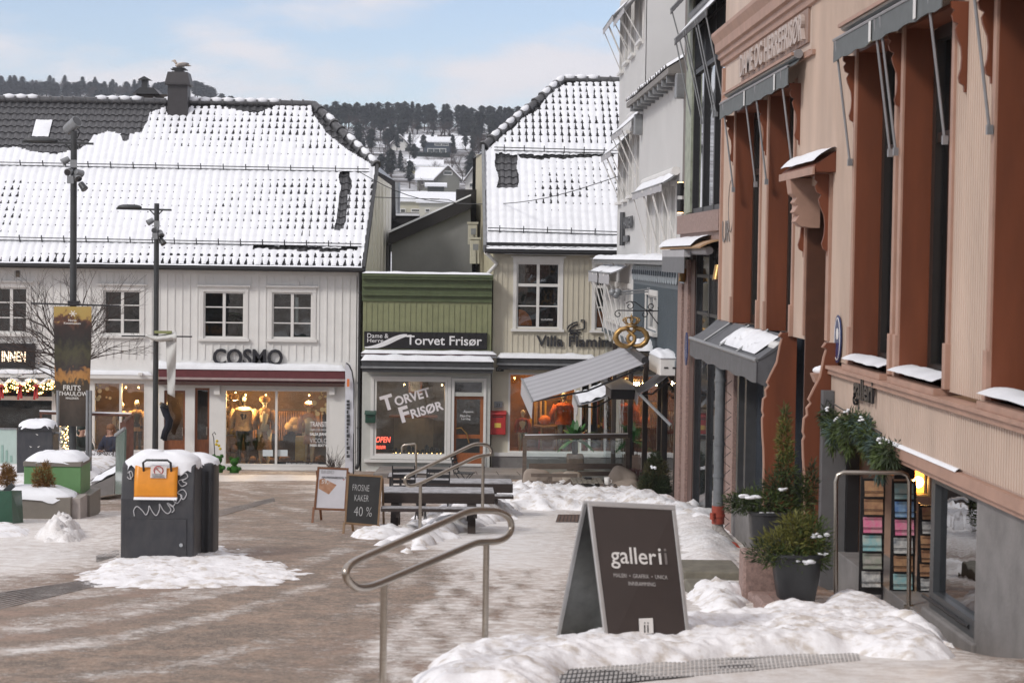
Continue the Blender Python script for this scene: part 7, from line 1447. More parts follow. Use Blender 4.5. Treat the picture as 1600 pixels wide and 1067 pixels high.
# ------------------------------------------------------------------ handrails
def rail(label, pts, posts, Yf, r, m=STEEL):
    P_ = [atY(x, y, Yf(x)) for x, y in pts]
    # round the corners
    Q = []
    n = len(P_)
    for i in range(n):
        a, p, c = P_[i-1], P_[i], P_[(i+1) % n]; da = min(.45, .09/(a-p).length); dc = min(.45, .09/(c-p).length); A_, C_ = p.lerp(a, da), p.lerp(c, dc)
        for k in range(5): s = k/4; Q.append((A_*(1-s)+p*s)*(1-s)+(p*(1-s)+C_*s)*s)
    t = thing('handrail', label, 'handrail', atY(posts[-1][0], posts[-1][2], Yf(posts[-1][0]))); b = MB(); b.tube(Q, r, 14, closed=True); b.build('rail', m, t, smooth=True)
    for x, y0, y1 in posts: b = MB(); a = atY(x, y0, Yf(x)); c = atY(x-(y1-y0)*.012, y1, Yf(x)); b.tube([(a.x, a.y, a.z), (a.x, a.y, c.z)], r*.95, 12); b.build('post', m, t, smooth=True)
rail('large brushed steel handrail in the foreground left of the gallery board', [(539, 895), (544, 884), (556, 876), (728, 800), (745, 797), (776, 798), (791, 804), (799, 815), (799, 829), (791, 840), (776, 846), (748, 847), (738, 850), (592, 912), (574, 918), (556, 918), (544, 908)], [(760, 845, 1030), (600, 908, 1095)], lambda x: 15-2*(760-x)/160, .0255)
rail('middle steel handrail above the picnic tables', [(631, 746), (742, 693), (764, 695), (770, 710), (745, 713), (652, 757), (636, 760)], [(755, 713, 800), (657, 755, 838)], lambda x: 29.4-.5*(755-x)/100, .026)
t = thing('handrail', 'thin steel hoop in front of the hairdresser window', 'handrail', atY(650, 738, 50)); b = MB(); b.tube([atY(x, y, 50) for x, y in ((628, 707), (628, 698), (631, 695), (648, 693), (650, 696), (650, 742))], .025, 8); b.build('rail', STEEL, t, smooth=True); b = MB(); b.lathe([(.05, 0), (.05, .02)], atY(650, 742, 50), 10); b.build('foot_plate', STEEL, t)
# ------------------------------------------------------------------ gallery A-board
def quadslab(b, c, th): 
    c = [Vector(p) for p in c]; n = (c[1]-c[0]).cross(c[3]-c[0]).normalized(); b.prism(c, n*th); return n
TL, TR, BR, BL = atY(918, 785, 15.6), atY(1055, 792, 15.75), atY(1079, 1003, 15.2), atY(948, 1022, 14.95)
RBL, RBR = atY(866, 1012, 15.95), atY(1000, 1005, 16.1)
t = thing('sandwich_board', 'large dark brown A-board with silver frame and thin white lettering', 'sandwich board', (BL+RBR)/2); SF = mat('silver_frame', (.50, .50, .50), .35, metal=.6, var=.1)
def board(t, TL, TR, BR, BL, fw, face, frame, inner_mat=None, name='front_panel'):
    U = lambda u, v: TL.lerp(TR, u).lerp(BL.lerp(BR, u), v); fu = fw/(TR-TL).length; fv = fw/(BL-TL).length; n = (TR-TL).cross(BL-TL).normalized(); n = -n if n.y > 0 else n
    b = MB(); b.prism([U(fu*.5, fv*.5), U(1-fu*.5, fv*.5), U(1-fu*.5, 1-fv*.5), U(fu*.5, 1-fv*.5)], -n*.012); o = b.build(name, face, t)
    b = MB()
    for q in ([U(0, 0), U(1, 0), U(1, fv), U(0, fv)], [U(0, 1-fv), U(1, 1-fv), U(1, 1), U(0, 1)], [U(0, fv), U(fu, fv), U(fu, 1-fv), U(0, 1-fv)], [U(1-fu, fv), U(1, fv), U(1, 1-fv), U(1-fu, 1-fv)]): b.prism([p+n*.008 for p in q], -n*.03)
    b.build('frame', frame, o, bevel=.003); return U, n, o
U, n, o = board(t, TL, TR, BR, BL, .032, mat('board_brown', (.045, .034, .031), .45, var=.12, scale=3), SF)
ux = (TR-TL).normalized(); vy = (TL-BL).normalized(); vy = (vy-ux*vy.dot(ux)).normalized(); W = (TR-TL).length; WL = mat('board_white', (.68, .66, .64), .5, var=0)
def btext(body, px, py, wpx, m, hpx=None, bold=0., sp=1.): 
    c = None; d = ray(px, py); tt = (TL-EYE).dot(n)/d.dot(n); c = EYE+d*tt; text('lettering', body, m, o, c+n*.001, ux, vy, width=wpx*15.5/F, height=hpx*15.5/F if hpx else None, depth=.002, center=True, bold=bold, space=sp)
btext('galler', 990, 872, 75, WL, 37, .005); btext('i', 1031, 869, 4.5, WL, 27, .005); btext('i', 1040, 869, 4.5, mat('board_grey', (.17, .15, .145), .5, var=0), 27, .005)
SM = mat('board_dim_white', (.40, .38, .37), .5, var=0); btext('MALERI  •  GRAFIKK  •  UNICA', 1001, 900, 88, SM, 6.5); btext('INNRAMMING', 1003, 912, 44, SM, 6.5)
qa = [ (998, 966), (1020, 965), (1021, 989), (999, 991)]
def onb(px, py, k=.002): d = ray(px, py); tt = (TL-EYE).dot(n)/d.dot(n); return EYE+d*tt+n*k
b = MB(); b.poly([onb(*p) for p in qa]); b.build('label', WL, o, recalc=False); b = MB(); [b.poly([onb(x, y0, .004), onb(x+2, y0, .004), onb(x+2.3, y1, .004), onb(x+.3, y1, .004)]) for x, y0, y1 in ((1006, 976, 988), (1011, 976, 988), (1006, 972, 974), (1011, 972, 974))]; b.build('lettering', BLACK, o, recalc=False)
board(t, TL+Vector((-.03, .03, 0)), TR+Vector((-.02, .03, 0)), RBR, RBL, .03, mat('zinc_back', (.16, .165, .16), .3, metal=.7, var=.4, scale=3), SF, name='rear_panel')
b = MB(); b.tube([TL+Vector((-.03, .01, .0)), TR+Vector((0, .02, .0))], .016, 6); b.build('hinge', SF, t)
# ------------------------------------------------------------------ bread board and chalkboard
t = thing('sandwich_board', 'wood-framed poster board advertising a loaf of bread, behind the chalkboard', 'sandwich board', atG(515, 820)); YA = 32.7
P4 = [atY(*p) for p in ((496, 729, YA), (545, 731, YA+.05), (541, 798, YA-.12), (490, 796, YA-.15))]
U, n, o = board(t, *P4, .035, mat('poster_white', (.58, .58, .62), .6, var=.05), mat('frame_wood', (.17, .07, .03), .6, var=.2))
for a, c in ((P4[3], atY(488, 818, YA-.3)), (P4[2], atY(540, 822, YA-.3))): b = MB(); b.bar(a+(P4[0]-P4[3])*.05, c, .035, .03); b.build('leg', mat('frame_wood', (0, 0, 0)), t)
for a, c in ((P4[3].lerp(P4[0], .9), atY(502, 812, YA+.5)), (P4[2].lerp(P4[1], .9), atY(546, 812, YA+.5))): b = MB(); b.bar(a, c, .035, .03); b.build('leg', mat('frame_wood', (0, 0, 0)), t)
def onp(pl, nn, px, py, k=.002): d = ray(px, py); return EYE+d*((pl-EYE).dot(nn)/d.dot(nn))+nn*k
b = MB(); b.poly([onp(P4[0], n, *q) for q in ((499, 749), (505, 747), (543, 766), (541, 783), (527, 780), (498, 763))]); b.build('bread_picture', mat('bread_crust', (.30, .13, .06), .7, var=.6, scale=14, col2=(.5, .3, .2)), o, recalc=False)
ux2 = (P4[1]-P4[0]).normalized(); vy2 = (P4[0]-P4[3]).normalized()
for body, x, y, wp, m_ in (('HAVREGRØDSPELT', 522, 746, 38, DARK), ('59,-', 509, 753, 13, WL), ('BRØD', 512, 737, 20, AWNL), ('BAKERIET', 531, 787, 15, AWNL)): text('lettering', body, m_, o, onp(P4[0], n, x, y, .004), ux2, vy2, width=wp*YA/F, depth=.002, center=True, bold=.01)
b = MB(); c_ = onp(P4[0], n, 538, 750, .004); b.add([c_+ux2*.02*math.cos(i)+vy2*.02*math.sin(i) for i in [k*.628 for k in range(10)]], [tuple(range(10))]); b.build('red_dot', RED, o, recalc=False)
t = thing('chalkboard', 'wood-framed black chalkboard with hand-drawn letters and 40 percent', 'chalkboard', atG(566, 838)); YC = 29.8
P4 = [atY(*p) for p in ((543, 740, YC+.1), (598, 743, YC+.12), (592, 823, YC-.15), (538, 818, YC-.18))]; CW_ = mat('chalk_frame', (.20, .12, .06), .6, var=.2)
U, n, o = board(t, *P4, .028, mat('chalk_black', (.018, .018, .018), .7, var=.35, scale=5), CW_)
for a, c in ((P4[3], atY(536, 839, YC-.25)), (P4[2], atY(590, 841, YC-.25))): b = MB(); b.bar(a+(P4[0]-P4[3])*.03, c, .032, .028); b.build('leg', CW_, t)
for a, c in ((P4[3].lerp(P4[0], .95), atY(552, 832, YC+.45)), (P4[2].lerp(P4[1], .95), atY(600, 833, YC+.45))): b = MB(); b.bar(a, c, .032, .028); b.build('leg', CW_, t)
ux2 = (P4[1]-P4[0]).normalized(); vy2 = (P4[0]-P4[3]).normalized(); CH = mat('chalk', (.42, .42, .42), .9, var=.3, scale=60)
for body, x, y, wp, hp in (('FROSNE', 564, 762, 26, 10), ('KAKER', 565, 778, 22, 10), ('40 %', 567, 799, 28, 15)): text('lettering', body, CH, o, onp(P4[0], n, x, y, .003), ux2, vy2, width=wp*YC/F, height=hp*YC/F, depth=.002, center=True, bold=-.012)
# ------------------------------------------------------------------ waste bins
BING = mat('bin_graphite', (.026, .028, .036), .45, var=.2, scale=7, col2=(.055, .055, .058), stretch=(1, 1, .5), bump=.04)
def snowcap(b, x0, x1, y0, y1, z, h, seed=0, over=.03, drip=.05):
    def f(u, v):
        a = 2*math.pi*u; s = lambda x, p: math.copysign(abs(x)**p, x); k = math.sin(v*math.pi/2); nn = noise.noise((math.cos(a)*2+seed, math.sin(a)*2, v*2)); x = (x0+x1)/2+((x1-x0)/2+over)*s(math.cos(a), .45)*min(1, (1-v)**.45*1.0+0); y = (y0+y1)/2+((y1-y0)/2+over)*s(math.sin(a), .45)*min(1, (1-v)**.45)
        return Vector((x, y, z+h*k*(1+.25*nn)-(drip*(1+noise.noise((a*2.5, seed, 0))*2.2)*(1 if v == 0 else 0))))
    b.grid(f, 60, 10); return b
Yb = 24.0; a, c = atY(188, 876, Yb), atY(303, 876, Yb); zt = atY(245, 725, Yb).z; g = gz(0, Yb)-.1
t = thing('waste_bin', 'large graphite waste bin with an orange flap, graffiti and a snow cap', 'waste bin', ((a.x+c.x)/2, Yb, g)); x0, x1 = a.x, c.x; b = MB()
dp = .72; ins = .07
prof = [(Yb, g), (Yb, zt-.42), (Yb+.10, zt-.03), (Yb+.16, zt), (Yb+dp-.1, zt), (Yb+dp, zt-.1), (Yb+dp, g)]
b.prism([(x0, y, z) for y, z in prof], (x1-x0, 0, 0)); bo = b.build('body', BING, t, bevel=.02)
b = MB(); b.box(x0+.06, x1-.09, Yb-.012, Yb-.001, g+.08, atY(245, 811, Yb).z); b.build('service_door', BING, t, bevel=.004)
b = MB(); q = atY(283, 851, Yb-.02); b.tube([q, q-Vector((0, .02, 0))], .022, 12); b.build('lock', GALV, t)
fl0, fl1 = atY(210, 777, Yb).x, atY(277, 777, Yb).x; zf0, zf1 = atY(243, 777, Yb).z, atY(243, 722, Yb).z
b = MB(); yf = lambda z: Yb-.03+.10*max(0, (z-(zt-.42))/.39)
b.grid(lambda u, v: Vector((fl0+(fl1-fl0)*u, yf(zf0+(zf1-zf0)*v)-.04*math.sin(math.pi*v), zf0+(zf1-zf0)*v)), 10, 12); fo = b.build('flap', mat('orange_enamel', (.72, .27, .02), .4, var=.12, scale=6), t, recalc=False, thick=.02, smooth=2)
b = MB(); b.grid(lambda u, v: Vector((fl0+(fl1-fl0)*u, yf(zf0)-.045+.06*v, zf0-.02+.03*math.sin(math.pi*v))), 12, 4); b.build('ledge_snow', SNOW, fo, smooth=2)
r = [atY(x, y, Yb-.06) for x, y in ((234, 747), (259, 729))]; b = MB(); b.grid(lambda u, v: Vector((r[0].x+(r[1].x-r[0].x)*u, yf(r[0].z+(r[1].z-r[0].z)*v)-.055-.0*v, r[0].z+(r[1].z-r[0].z)*v)), 2, 4); stk = b.build('sticker', mat('sticker_white', (.66, .62, .6), .5, var=.05), t, recalc=False, thick=.002)
cz = r[0].z+(r[1].z-r[0].z)*.62; cxx = (r[0].x+r[1].x)/2; ry = yf(cz)-.062; b = MB(); b.tube([Vector((cxx+.055*math.cos(k*.628), ry, cz+.055*math.sin(k*.628))) for k in range(10)], .006, 5, closed=True); b.tube([Vector((cxx-.04, ry, cz+.04)), Vector((cxx+.04, ry, cz-.04))], .005, 4); b.build('red_ring', RED, stk)
b = MB(); [b.box(r[0].x+.02, r[1].x-.02-.03*(k == 2), yf(r[0].z)-.062, yf(r[0].z)-.059, r[0].z+.012+k*.016, r[0].z+.019+k*.016) for k in range(3)]; b.build('small_print', GREYM, stk)
b = MB(); hz = zt+.02; hx0, hx1 = atY(224, 720, Yb).x, atY(267, 720, Yb).x; b.tube([(hx0, Yb+.04, hz-.12), (hx0, Yb-.02, hz-.0), (hx0+.04, Yb-.02, hz+.03), (hx1-.04, Yb-.02, hz+.03), (hx1, Yb-.02, hz), (hx1, Yb+.04, hz-.12)], .014, 8); b.build('handle', BLACK, t, smooth=True)
b = MB(); snowcap(b, x0+.02, x1, Yb+.07, Yb+dp, zt-.01, .13, 3, drip=.07); b.build('snow_cap', SNOW, t, smooth=2)
gr = mat('graffiti_silver', (.5, .5, .52), .5, var=0); b = MB()
def gpath(pts, w=.006): 
    Q = [atY(x, y, Yb-.018) for x, y in pts]; Q2 = []
    for i in range(len(Q)-1):
        p0, p1, p2, p3 = Q[max(0, i-1)], Q[i], Q[i+1], Q[min(len(Q)-1, i+2)]
        for k in range(6): s = k/6; Q2.append(.5*((2*p1)+(p2-p0)*s+(2*p0-5*p1+4*p2-p3)*s*s+(3*p1-p0-3*p2+p3)*s**3))
    for q in Q2: q.y = Yb-.014 + .10*max(0, (q.z-(zt-.42))/.39)
    b.tube(Q2+[Q[-1] if 0 else Q2[-1]], w, 5)
gpath([(210, 806), (209, 797), (214, 791), (222, 797), (228, 804), (232, 797), (233, 790), (238, 799), (244, 805), (249, 796), (249, 787), (255, 797), (262, 802), (267, 796), (261, 786), (268, 789), (272, 796), (268, 801)]); gpath([(262, 785), (270, 791), (277, 777), (270, 780), (277, 786), (284, 775), (277, 770), (285, 765), (291, 772), (286, 780), (281, 773)]); gpath([(280, 745), (288, 740), (292, 746), (284, 752), (291, 756), (283, 760), (278, 752), (290, 749)]); gpath([(198, 740), (203, 737), (206, 744), (201, 749), (197, 745)]); gpath([(200, 737), (204, 752)]); b.build('graffiti', gr, t)
a, c = atY(296, 876, 24.95), atY(334, 874, 24.95); zt2 = atY(315, 722, 24.95).z; t = thing('waste_bin', 'second graphite bin standing back-to-back behind the orange-flapped one', 'waste bin', ((a.x+c.x)/2, 24.95, g-.05)); b = MB(); b.rbox(a.x-.55, c.x, 24.85, 25.5, g-.1, zt2, .04); b.build('body', BING, t, smooth=True); b = MB(); b.box(c.x-.10, c.x-.06, 24.83, 24.85, g, zt2-.1); b.build('trim', BLACK, t); b = MB(); snowcap(b, a.x-.5, c.x, 24.87, 25.5, zt2-.01, .09, 5, drip=.03); b.build('snow_cap', SNOW, t, smooth=2)
a, c = atY(26, 744, 44), atY(82, 744, 44); z1 = atY(54, 663, 44).z; t = thing('waste_bin', 'graphite bin with rounded snowy top and two white eye stickers on the raised terrace', 'waste bin', ((a.x+c.x)/2, 44, a.z)); b = MB(); hh = z1-a.z
b.prism([(a.x, 44, a.z-.3), (c.x, 44, a.z-.3), (c.x, 44, z1-.18), (c.x-.05, 44, z1-.06), (c.x-.2, 44, z1), (a.x+.2, 44, z1), (a.x+.05, 44, z1-.06), (a.x, 44, z1-.18)], (0, .7, 0)); b.build('body', BING, t, bevel=.015)
b = MB(); b.box(a.x+.05, c.x-.05, 43.98, 43.995, z1-.16, z1-.12); b.build('seam', BLACK, t); b = MB(); b.tube([(c.x, 44.3, z1-.2), (c.x+.1, 44.3, z1-.22), (c.x+.08, 44.3, z1-.38)], .03, 6); b.build('side_handle', GREYM, t)
b = MB(); [b.add([atY(x+dx*s, y+dy, 43.97) for dx, dy in ((-2.5, -.5), (2, 1), (0, 2))], [(0, 1, 2)]) for x, y, s in ((48, 697, 1), (60, 697, -1), (58, 678, 1))]; b.build('eye_sticker', WHITET, t, recalc=False); b = MB(); snowcap(b, a.x+.02, c.x-.02, 44, 44.7, z1-.03, .12, 7, drip=.05); b.build('snow_cap', SNOW, t, smooth=2)
# ------------------------------------------------------------------ planters on the left
TAN = mat('tan_planter', (.20, .18, .155), .55, var=.08); LG = mat('leaf_green_planter', (.13, .27, .11), .5, var=.06)
a, c = atY(37, 815, 33.6), atY(126, 815, 33.6); zt = atY(80, 724, 33.6).z; g = gz(0, 33.6)-.05; t = thing('street_planter', 'tall light green planter box with a thick snow top', 'planter', ((a.x+c.x)/2, 33.6, g)); b = MB(); b.box(a.x, c.x, 33.6, 34.5, g, zt-.05); b.build('box', LG, t, bevel=.01); b = MB(); b.box(a.x-.01, c.x+.01, 33.58, 34.52, zt-.049, zt+.03); b.build('rim', TAN, t, bevel=.005); b = MB(); snowcap(b, a.x, c.x, 33.6, 34.5, zt+.03, .14, 2, drip=.02); b.build('snow_cap', SNOW, t, smooth=2)
b = MB(); b.box(a.x-.015, c.x+.16, 33.57, 34.6, g, g+.42); b.build('base_panel', TAN, t, bevel=.01)
a, c = atY(-30, 817, 32.9), atY(112, 817, 32.9); zt = atY(80, 776, 32.9).z; g = gz(0, 32.9)-.05; t = thing('street_planter', 'low taupe planter box with snow and withered conifers', 'planter', ((a.x+c.x)/2, 32.9, g)); b = MB(); b.box(a.x, c.x, 32.8, 33.55, g, zt); b.build('box', TAN, t, bevel=.01); b = MB(); snowcap(b, a.x, c.x, 32.8, 33.6, zt-.005, .15, 12, drip=.04); b.build('snow_cap', SNOW, t, smooth=2); b = MB(); b.box(c.x+.001, c.x+.14, 32.9, 33.55, g, zt-.02); b.build('end_panel', mat('pinkish_steel', (.36, .32, .30), .5), t)
conifer_bush('dwarf_conifer', 'withered rust-brown dwarf conifer in front of the green planter', atY(67, 768, 33.1), [((-.09, 0, .2), (.07, .06, .2)), ((.05, 0, .25), (.08, .06, .26)), ((.12, 0, .14), (.06, .06, .16)), ((-.02, 0, .1), (.1, .08, .1))], 1100, .06, [RUST], 71); conifer_bush('dwarf_conifer', 'withered orange-brown dwarf conifer at the left edge of the photo', atY(11, 765, 33.1), [((0, 0, .18), (.12, .1, .14)), ((-.02, 0, .33), (.06, .06, .1)), ((.07, 0, .25), (.05, .06, .12))], 900, .06, [RUST], 72)
Yq = 31.4; t = thing('faceted_planter', 'dark green folded-steel planter at the bottom left edge', 'planter', atY(14, 830, Yq)); b = MB(); A_ = [atY(*p) for p in ((-20, 834, Yq), (20, 834, Yq), (37, 828, Yq+.4), (10, 822, Yq+.8))]; B_ = [atY(*p) for p in ((-20, 767, Yq), (18, 767, Yq-.05), (34, 766, Yq+.5), (0, 765, Yq+.9))]; b.add(A_+B_, [(0, 1, 5, 4), (1, 2, 5), (2, 6, 5), (2, 3, 7, 6), (3, 0, 4, 7), (4, 5, 6, 7)]); b.build('body', mat('deep_green_enamel', (.02, .075, .045), .3, var=.15), t); b = MB(); b.bar(atY(8, 768, Yq+.3), atY(21, 757, Yq+.3), .02, .09); b.build('lid', DARK, t)
heap('snow_patch', 'thin snow ring around the folded dark green planter', 'snow patch', [(-30, 842), (45, 838), (50, 828), (30, 822), (-30, 822)], .08, .3, seed=31, res=.06, lump=.6)
# ------------------------------------------------------------------ raised terrace on the left
zT_ = atY(54, 748, 44).z; b = MB(); P = [(-22, 35.8), (atY(140, 760, 36).x, 35.8), (atY(150, 745, 44).x, 44), (atY(205, 745, 49.5).x, 49.6), (-22, 49.6)]
b.prism([(x, y, -6) for x, y in P], (0, 0, zT_+6)); tb = struct(b.build('terrace', CONC, org=Vector((-10, 45, -6)), bevel=.02)); zf_t = lambda x, y: zT_
heap('terrace_snow', 'smooth snow covering the raised terrace behind the green planter', 'snow cover', [(p[0]-.05 if i in (1, 2, 3) else p[0], p[1]) for i, p in enumerate(P)], .12, .3, res=.2, seed=41, px=False, zf=zf_t, rough=.4)
t = thing('ramp_wall', 'low concrete ramp wall with sloping snow next to the glass panel', 'low wall', atY(160, 765, 40)); q = [atY(136, 778, 40), atY(178, 772, 40), atY(180, 742, 40), atY(136, 762, 40)]; b = MB(); b.prism(q, (0, 3.5, 0)); b.build('wall', CONC, t); b = MB(); b.grid(lambda u, v: q[3].lerp(q[2], u)+Vector((0, 3.6*v-.02, .0+.10*math.sin(math.pi*min(1, .08+.9*v))**.4+.05*noise.noise((u*3, v*5, 0)))), 16, 20); b.build('snow', SNOW, t, smooth=2)
t = thing('ramp_screen', 'narrow greenish glass screen standing edge-on at the ramp', 'screen', atY(186, 772, 38)); b = MB(); b.prism([atY(180, 772, 39), atY(193, 772, 37.6), atY(195, 670, 37.6), atY(181, 680, 39)], (.03, .03, 0)); b.build('pane', mat('green_glass_edge', (.17, .24, .20), .15, var=.15), t); b = MB(); b.bar(atY(180, 680, 39), atY(195, 669, 37.6), .05, .05); b.build('top_rail', GREYM, t)
t = thing('terrace_railing', 'rust-brown steel railing around the raised terrace seats', 'railing', atY(130, 712, 48)); CT = mat('corten_steel', (.11, .045, .03), .7, var=.3, scale=6); b = MB(); b.tube([atY(62, 645, 48), atY(205, 649, 48), atY(192, 660, 44.5)], .035, 6); b.build('top_rail', CT, t)
for x, Y, y0 in ((64, 48, 645), (205, 48, 649), (192, 44.5, 660), (198, 46, 655)): b = MB(); p = atY(x, y0, Y); b.bar(p, (p.x, p.y, zT_), .12 if x > 190 else .05, .05); b.build('post', CT, t)
b = MB(); b.bar(atY(62, 645, 48)+Vector((0, 0, .05)), atY(205, 649, 48)+Vector((0, 0, .05)), .05, .03); b.build('snow', SNOW, t)
b = MB(); b.box(atY(90, 720, 48).x, atY(183, 720, 48).x, 48.0, 48.3, zT_, atY(130, 716, 48).z); tag(b.build('planter_edge', CT, org=atY(130, 720, 48)), 'rusty steel planter edge in front of the two seated people', 'planter edge')
b = MB(); rnd = random.Random(9)
for k in range(40): p = atY(rnd.uniform(140, 200), 712, 48.05+rnd.random()*.2); p.z = atY(150, 717, 48).z; d = Vector((rnd.gauss(0, .3), rnd.gauss(0, .2), rnd.uniform(.3, .8)))*rnd.uniform(.5, 1.1); b.tube([p, p+d*.5+Vector((0, 0, .05)), p+d], [.008, .003], 3)
tag(b.build('bare_shrub', TWIG, org=atY(165, 712, 49)), 'thin bare shrub twigs in front of the seated people', 'shrub')
for k, (x, lab) in enumerate(((90, 'pale grey steel post left of the hanging painted banner'), (136, 'pale grey steel post under the right edge of the painted banner'), (141, 'pale grey steel post just right of the painted banner'))): b = MB(); p = atY(x, 746, 45); b.tube([p, (p.x, p.y, atY(x, 610, 45).z)], .035, 8); b.tube([p, p+Vector((0, 0, .03))], .08, 8); tag(b.build('steel_post', GREYM, org=p, smooth=True), lab, 'post')
t = thing('info_panel', 'frosted pale green information panel at the left edge of the photo', 'panel', atY(5, 745, 46)); b = MB(); r = [atY(-30, 745, 46), atY(26, 671, 46)]; b.box(r[0].x, r[1].x, 46, 46.03, r[0].z, r[1].z); pn = b.build('panel', mat('frosted_green', (.42, .52, .48), .4, var=.08, scale=3), t); b = MB(); [b.box(r[1].x-.1-.1*k-.05, r[1].x-.1-.1*k, 45.99, 45.998, r[1].z-.75, r[1].z-.75+.15+.12*((k*7) % 3)) for k in range(7)]; b.build('printed_skyline', mat('print_green', (.25, .38, .33), .6), pn); b = MB(); b.box(r[0].x, r[1].x, 45.98, 46.05, r[1].z, r[1].z+.03); b.build('top_rail', GREYM, t)
# ------------------------------------------------------------------ two seated people
def person_seated(label, px, pyhead, Y, jacket, hair, trousers, yaw=0, hand=True, hood=False):
    hz = atY(px, pyhead, Y); hc = Vector((hz.x, hz.y, hz.z)); s0 = hc.z-.72; base = Vector((hc.x, hc.y, s0-.45)); t = thing('person', label, 'person', base); M_ = Matrix.Translation(Vector((hc.x, hc.y, 0))) @ Matrix.Rotation(yaw, 4, 'Z')
    sk = mat('skin', (.48, .28, .2), .6, var=.08)
    J = {'pel': (0, .02, s0+.08), 'abd': (0, .03, s0+.25), 'che': (0, .03, s0+.42), 'nec': (0, .01, s0+.56), 'hed': (0, -.01, s0+.65), 'top': (0, .01, s0+.80)}
    for s, n in ((-1, 'l'), (1, 'r')): J.update({n+'sh': (s*.17, .03, s0+.47), n+'el': (s*.24, -.08, s0+.24), n+'wr': (s*.09, -.27, s0+.20), n+'hp': (s*.09, 0, s0+.06), n+'kn': (s*.12, -.44, s0+.07), n+'an': (s*.12, -.42, s0-.36), n+'to': (s*.12, -.56, s0-.41)})
    rad = {'pel': .15, 'abd': .15, 'che': .16, 'nec': .055, 'hed': .085, 'top': .075, 'sh': .075, 'el': .055, 'wr': .033, 'hp': .10, 'kn': .065, 'an': .042, 'to': .035}
    E_ = [('pel', 'abd'), ('abd', 'che'), ('che', 'nec'), ('nec', 'hed'), ('hed', 'top')]+[(a+n, c+n) if 0 else (a, c) for n in 'lr' for a, c in (('che', n+'sh'), (n+'sh', n+'el'), (n+'el', n+'wr'), ('pel', n+'hp'), (n+'hp', n+'kn'), (n+'kn', n+'an'), (n+'an', n+'to'))]
    def skin(names, name, m, grow=0.):
        ks = [k for k in J if k in names]; me = D.meshes.new(name); me.from_pydata([M_ @ Vector(J[k])-base for k in ks], [(ks.index(a), ks.index(c)) for a, c in E_ if a in ks and c in ks], []); me.materials.append(m); o = D.objects.new(name, me); C.objects.link(o); mo = o.modifiers.new('skin', 'SKIN'); mo.use_smooth_shade = True
        for i, k in enumerate(ks): r = rad.get(k, rad.get(k[1:], .05))+grow; me.skin_vertices[0].data[i].radius = (r, r*.82 if k in ('che', 'abd', 'pel') else r)
        me.skin_vertices[0].data[0].use_root = True
        o.parent = t; ORG[o.name] = base; o.modifiers.new('sub', 'SUBSURF').levels = 2; o.modifiers['sub'].render_levels = 2; return o
    skin(set(J), 'body', sk)
    skin({'pel', 'abd', 'che', 'lsh', 'rsh', 'lel', 'rel', 'lwr', 'rwr'}, 'jacket', jacket, .025); skin({'pel', 'lhp', 'rhp', 'lkn', 'rkn', 'lan', 'ran'}, 'trousers', trousers, .018)
    b = MB(M_); b.ball((0, .025, s0+.745), (.112, .108, .105), 12, 8); b.ball((0, .05, s0+.66), (.115, .075, .14), 10, 7); b.build('hair' if not hood else 'hood', hair, t, smooth=2)
    b = MB(M_); b.ball((0, -.095, s0+.69), (.014, .022, .024), 6, 5); [b.ball((s*.085, 0, s0+.69), (.015, .025, .035), 6, 5) for s in (-1, 1)]; b.build('nose_and_ears', sk, t, smooth=2)
    b = MB(M_); [b.ball((s*.032, -.083, s0+.715), (.012, .008, .009), 6, 4) for s in (-1, 1)]; b.build('eyes', BLACK, t); b = MB(M_); b.ball((0, -.085, s0+.645), (.026, .010, .007), 8, 4); b.build('mouth', mat('lips', (.35, .12, .1), .6), t)
    b = MB(M_)
    for s in (-1, 1):
        w = Vector((s*.09, -.27, s0+.20)); b.ball(w+Vector((-s*.03, -.04, 0)), (.045, .04, .02), 8, 5)
        for f in range(4): p = w+Vector((-s*(.015+.017*f), -.07, 0)); b.tube([p, p+Vector((-s*.01, -.03-.004*(f in (1, 2)), -.008)), p+Vector((-s*.014, -.042-.006*(f in (1, 2)), -.025))], [.009, .008, .006], 6)
        b.tube([w+Vector((-s*.05, -.02, .01)), w+Vector((-s*.075, -.04, .015)), w+Vector((-s*.08, -.06, .01))], [.010, .009, .007], 6)
    b.build('hands', sk, t, smooth=2)
    for s in (-1, 1): b = MB(M_); b.ball((s*.12, -.49, s0-.405), (.05, .13, .045), 10, 6); b.build('shoe', BLACK, t, smooth=2)
    b = MB(M_); b.rbox(-.26, .26, -.16, .3, s0-.09, s0-.02, .02); return t, base, s0, b, M_
for lab, px, py, Y, jk, hr, yaw, hood in (('seated person in a dark blue jacket with light brown hair on the terrace', 172, 666, 49.2, mat('navy_down', (.018, .022, .045), .7, var=.2, scale=14, bump=.5), mat('light_brown_hair', (.20, .09, .04), .7, var=.3, scale=20), R(-35), False), ('seated person in a dark green puffer jacket, face hidden by the banner', 128, 666, 49.2, mat('green_down', (.022, .032, .026), .6, var=.2, scale=14, bump=.5), mat('green_down', (0, 0, 0)), R(50), True)):
    t, base, s0, b, M_ = person_seated(lab, px, py+4, Y, jk, hr, mat('dark_trousers', (.02, .02, .025), .8), yaw, hood=hood)
    [b.tube([(x, y, s0-.05), (x, y, s0-.46)], .02, 6) for x in (-.22, .22) for y in (-.12, .25)]; ob = b.build('stool', DWOOD, org=base); tag(ob, 'dark wooden stool under the person in the %s jacket' % ('dark blue' if 'blue' in lab else 'green puffer'), 'stool')
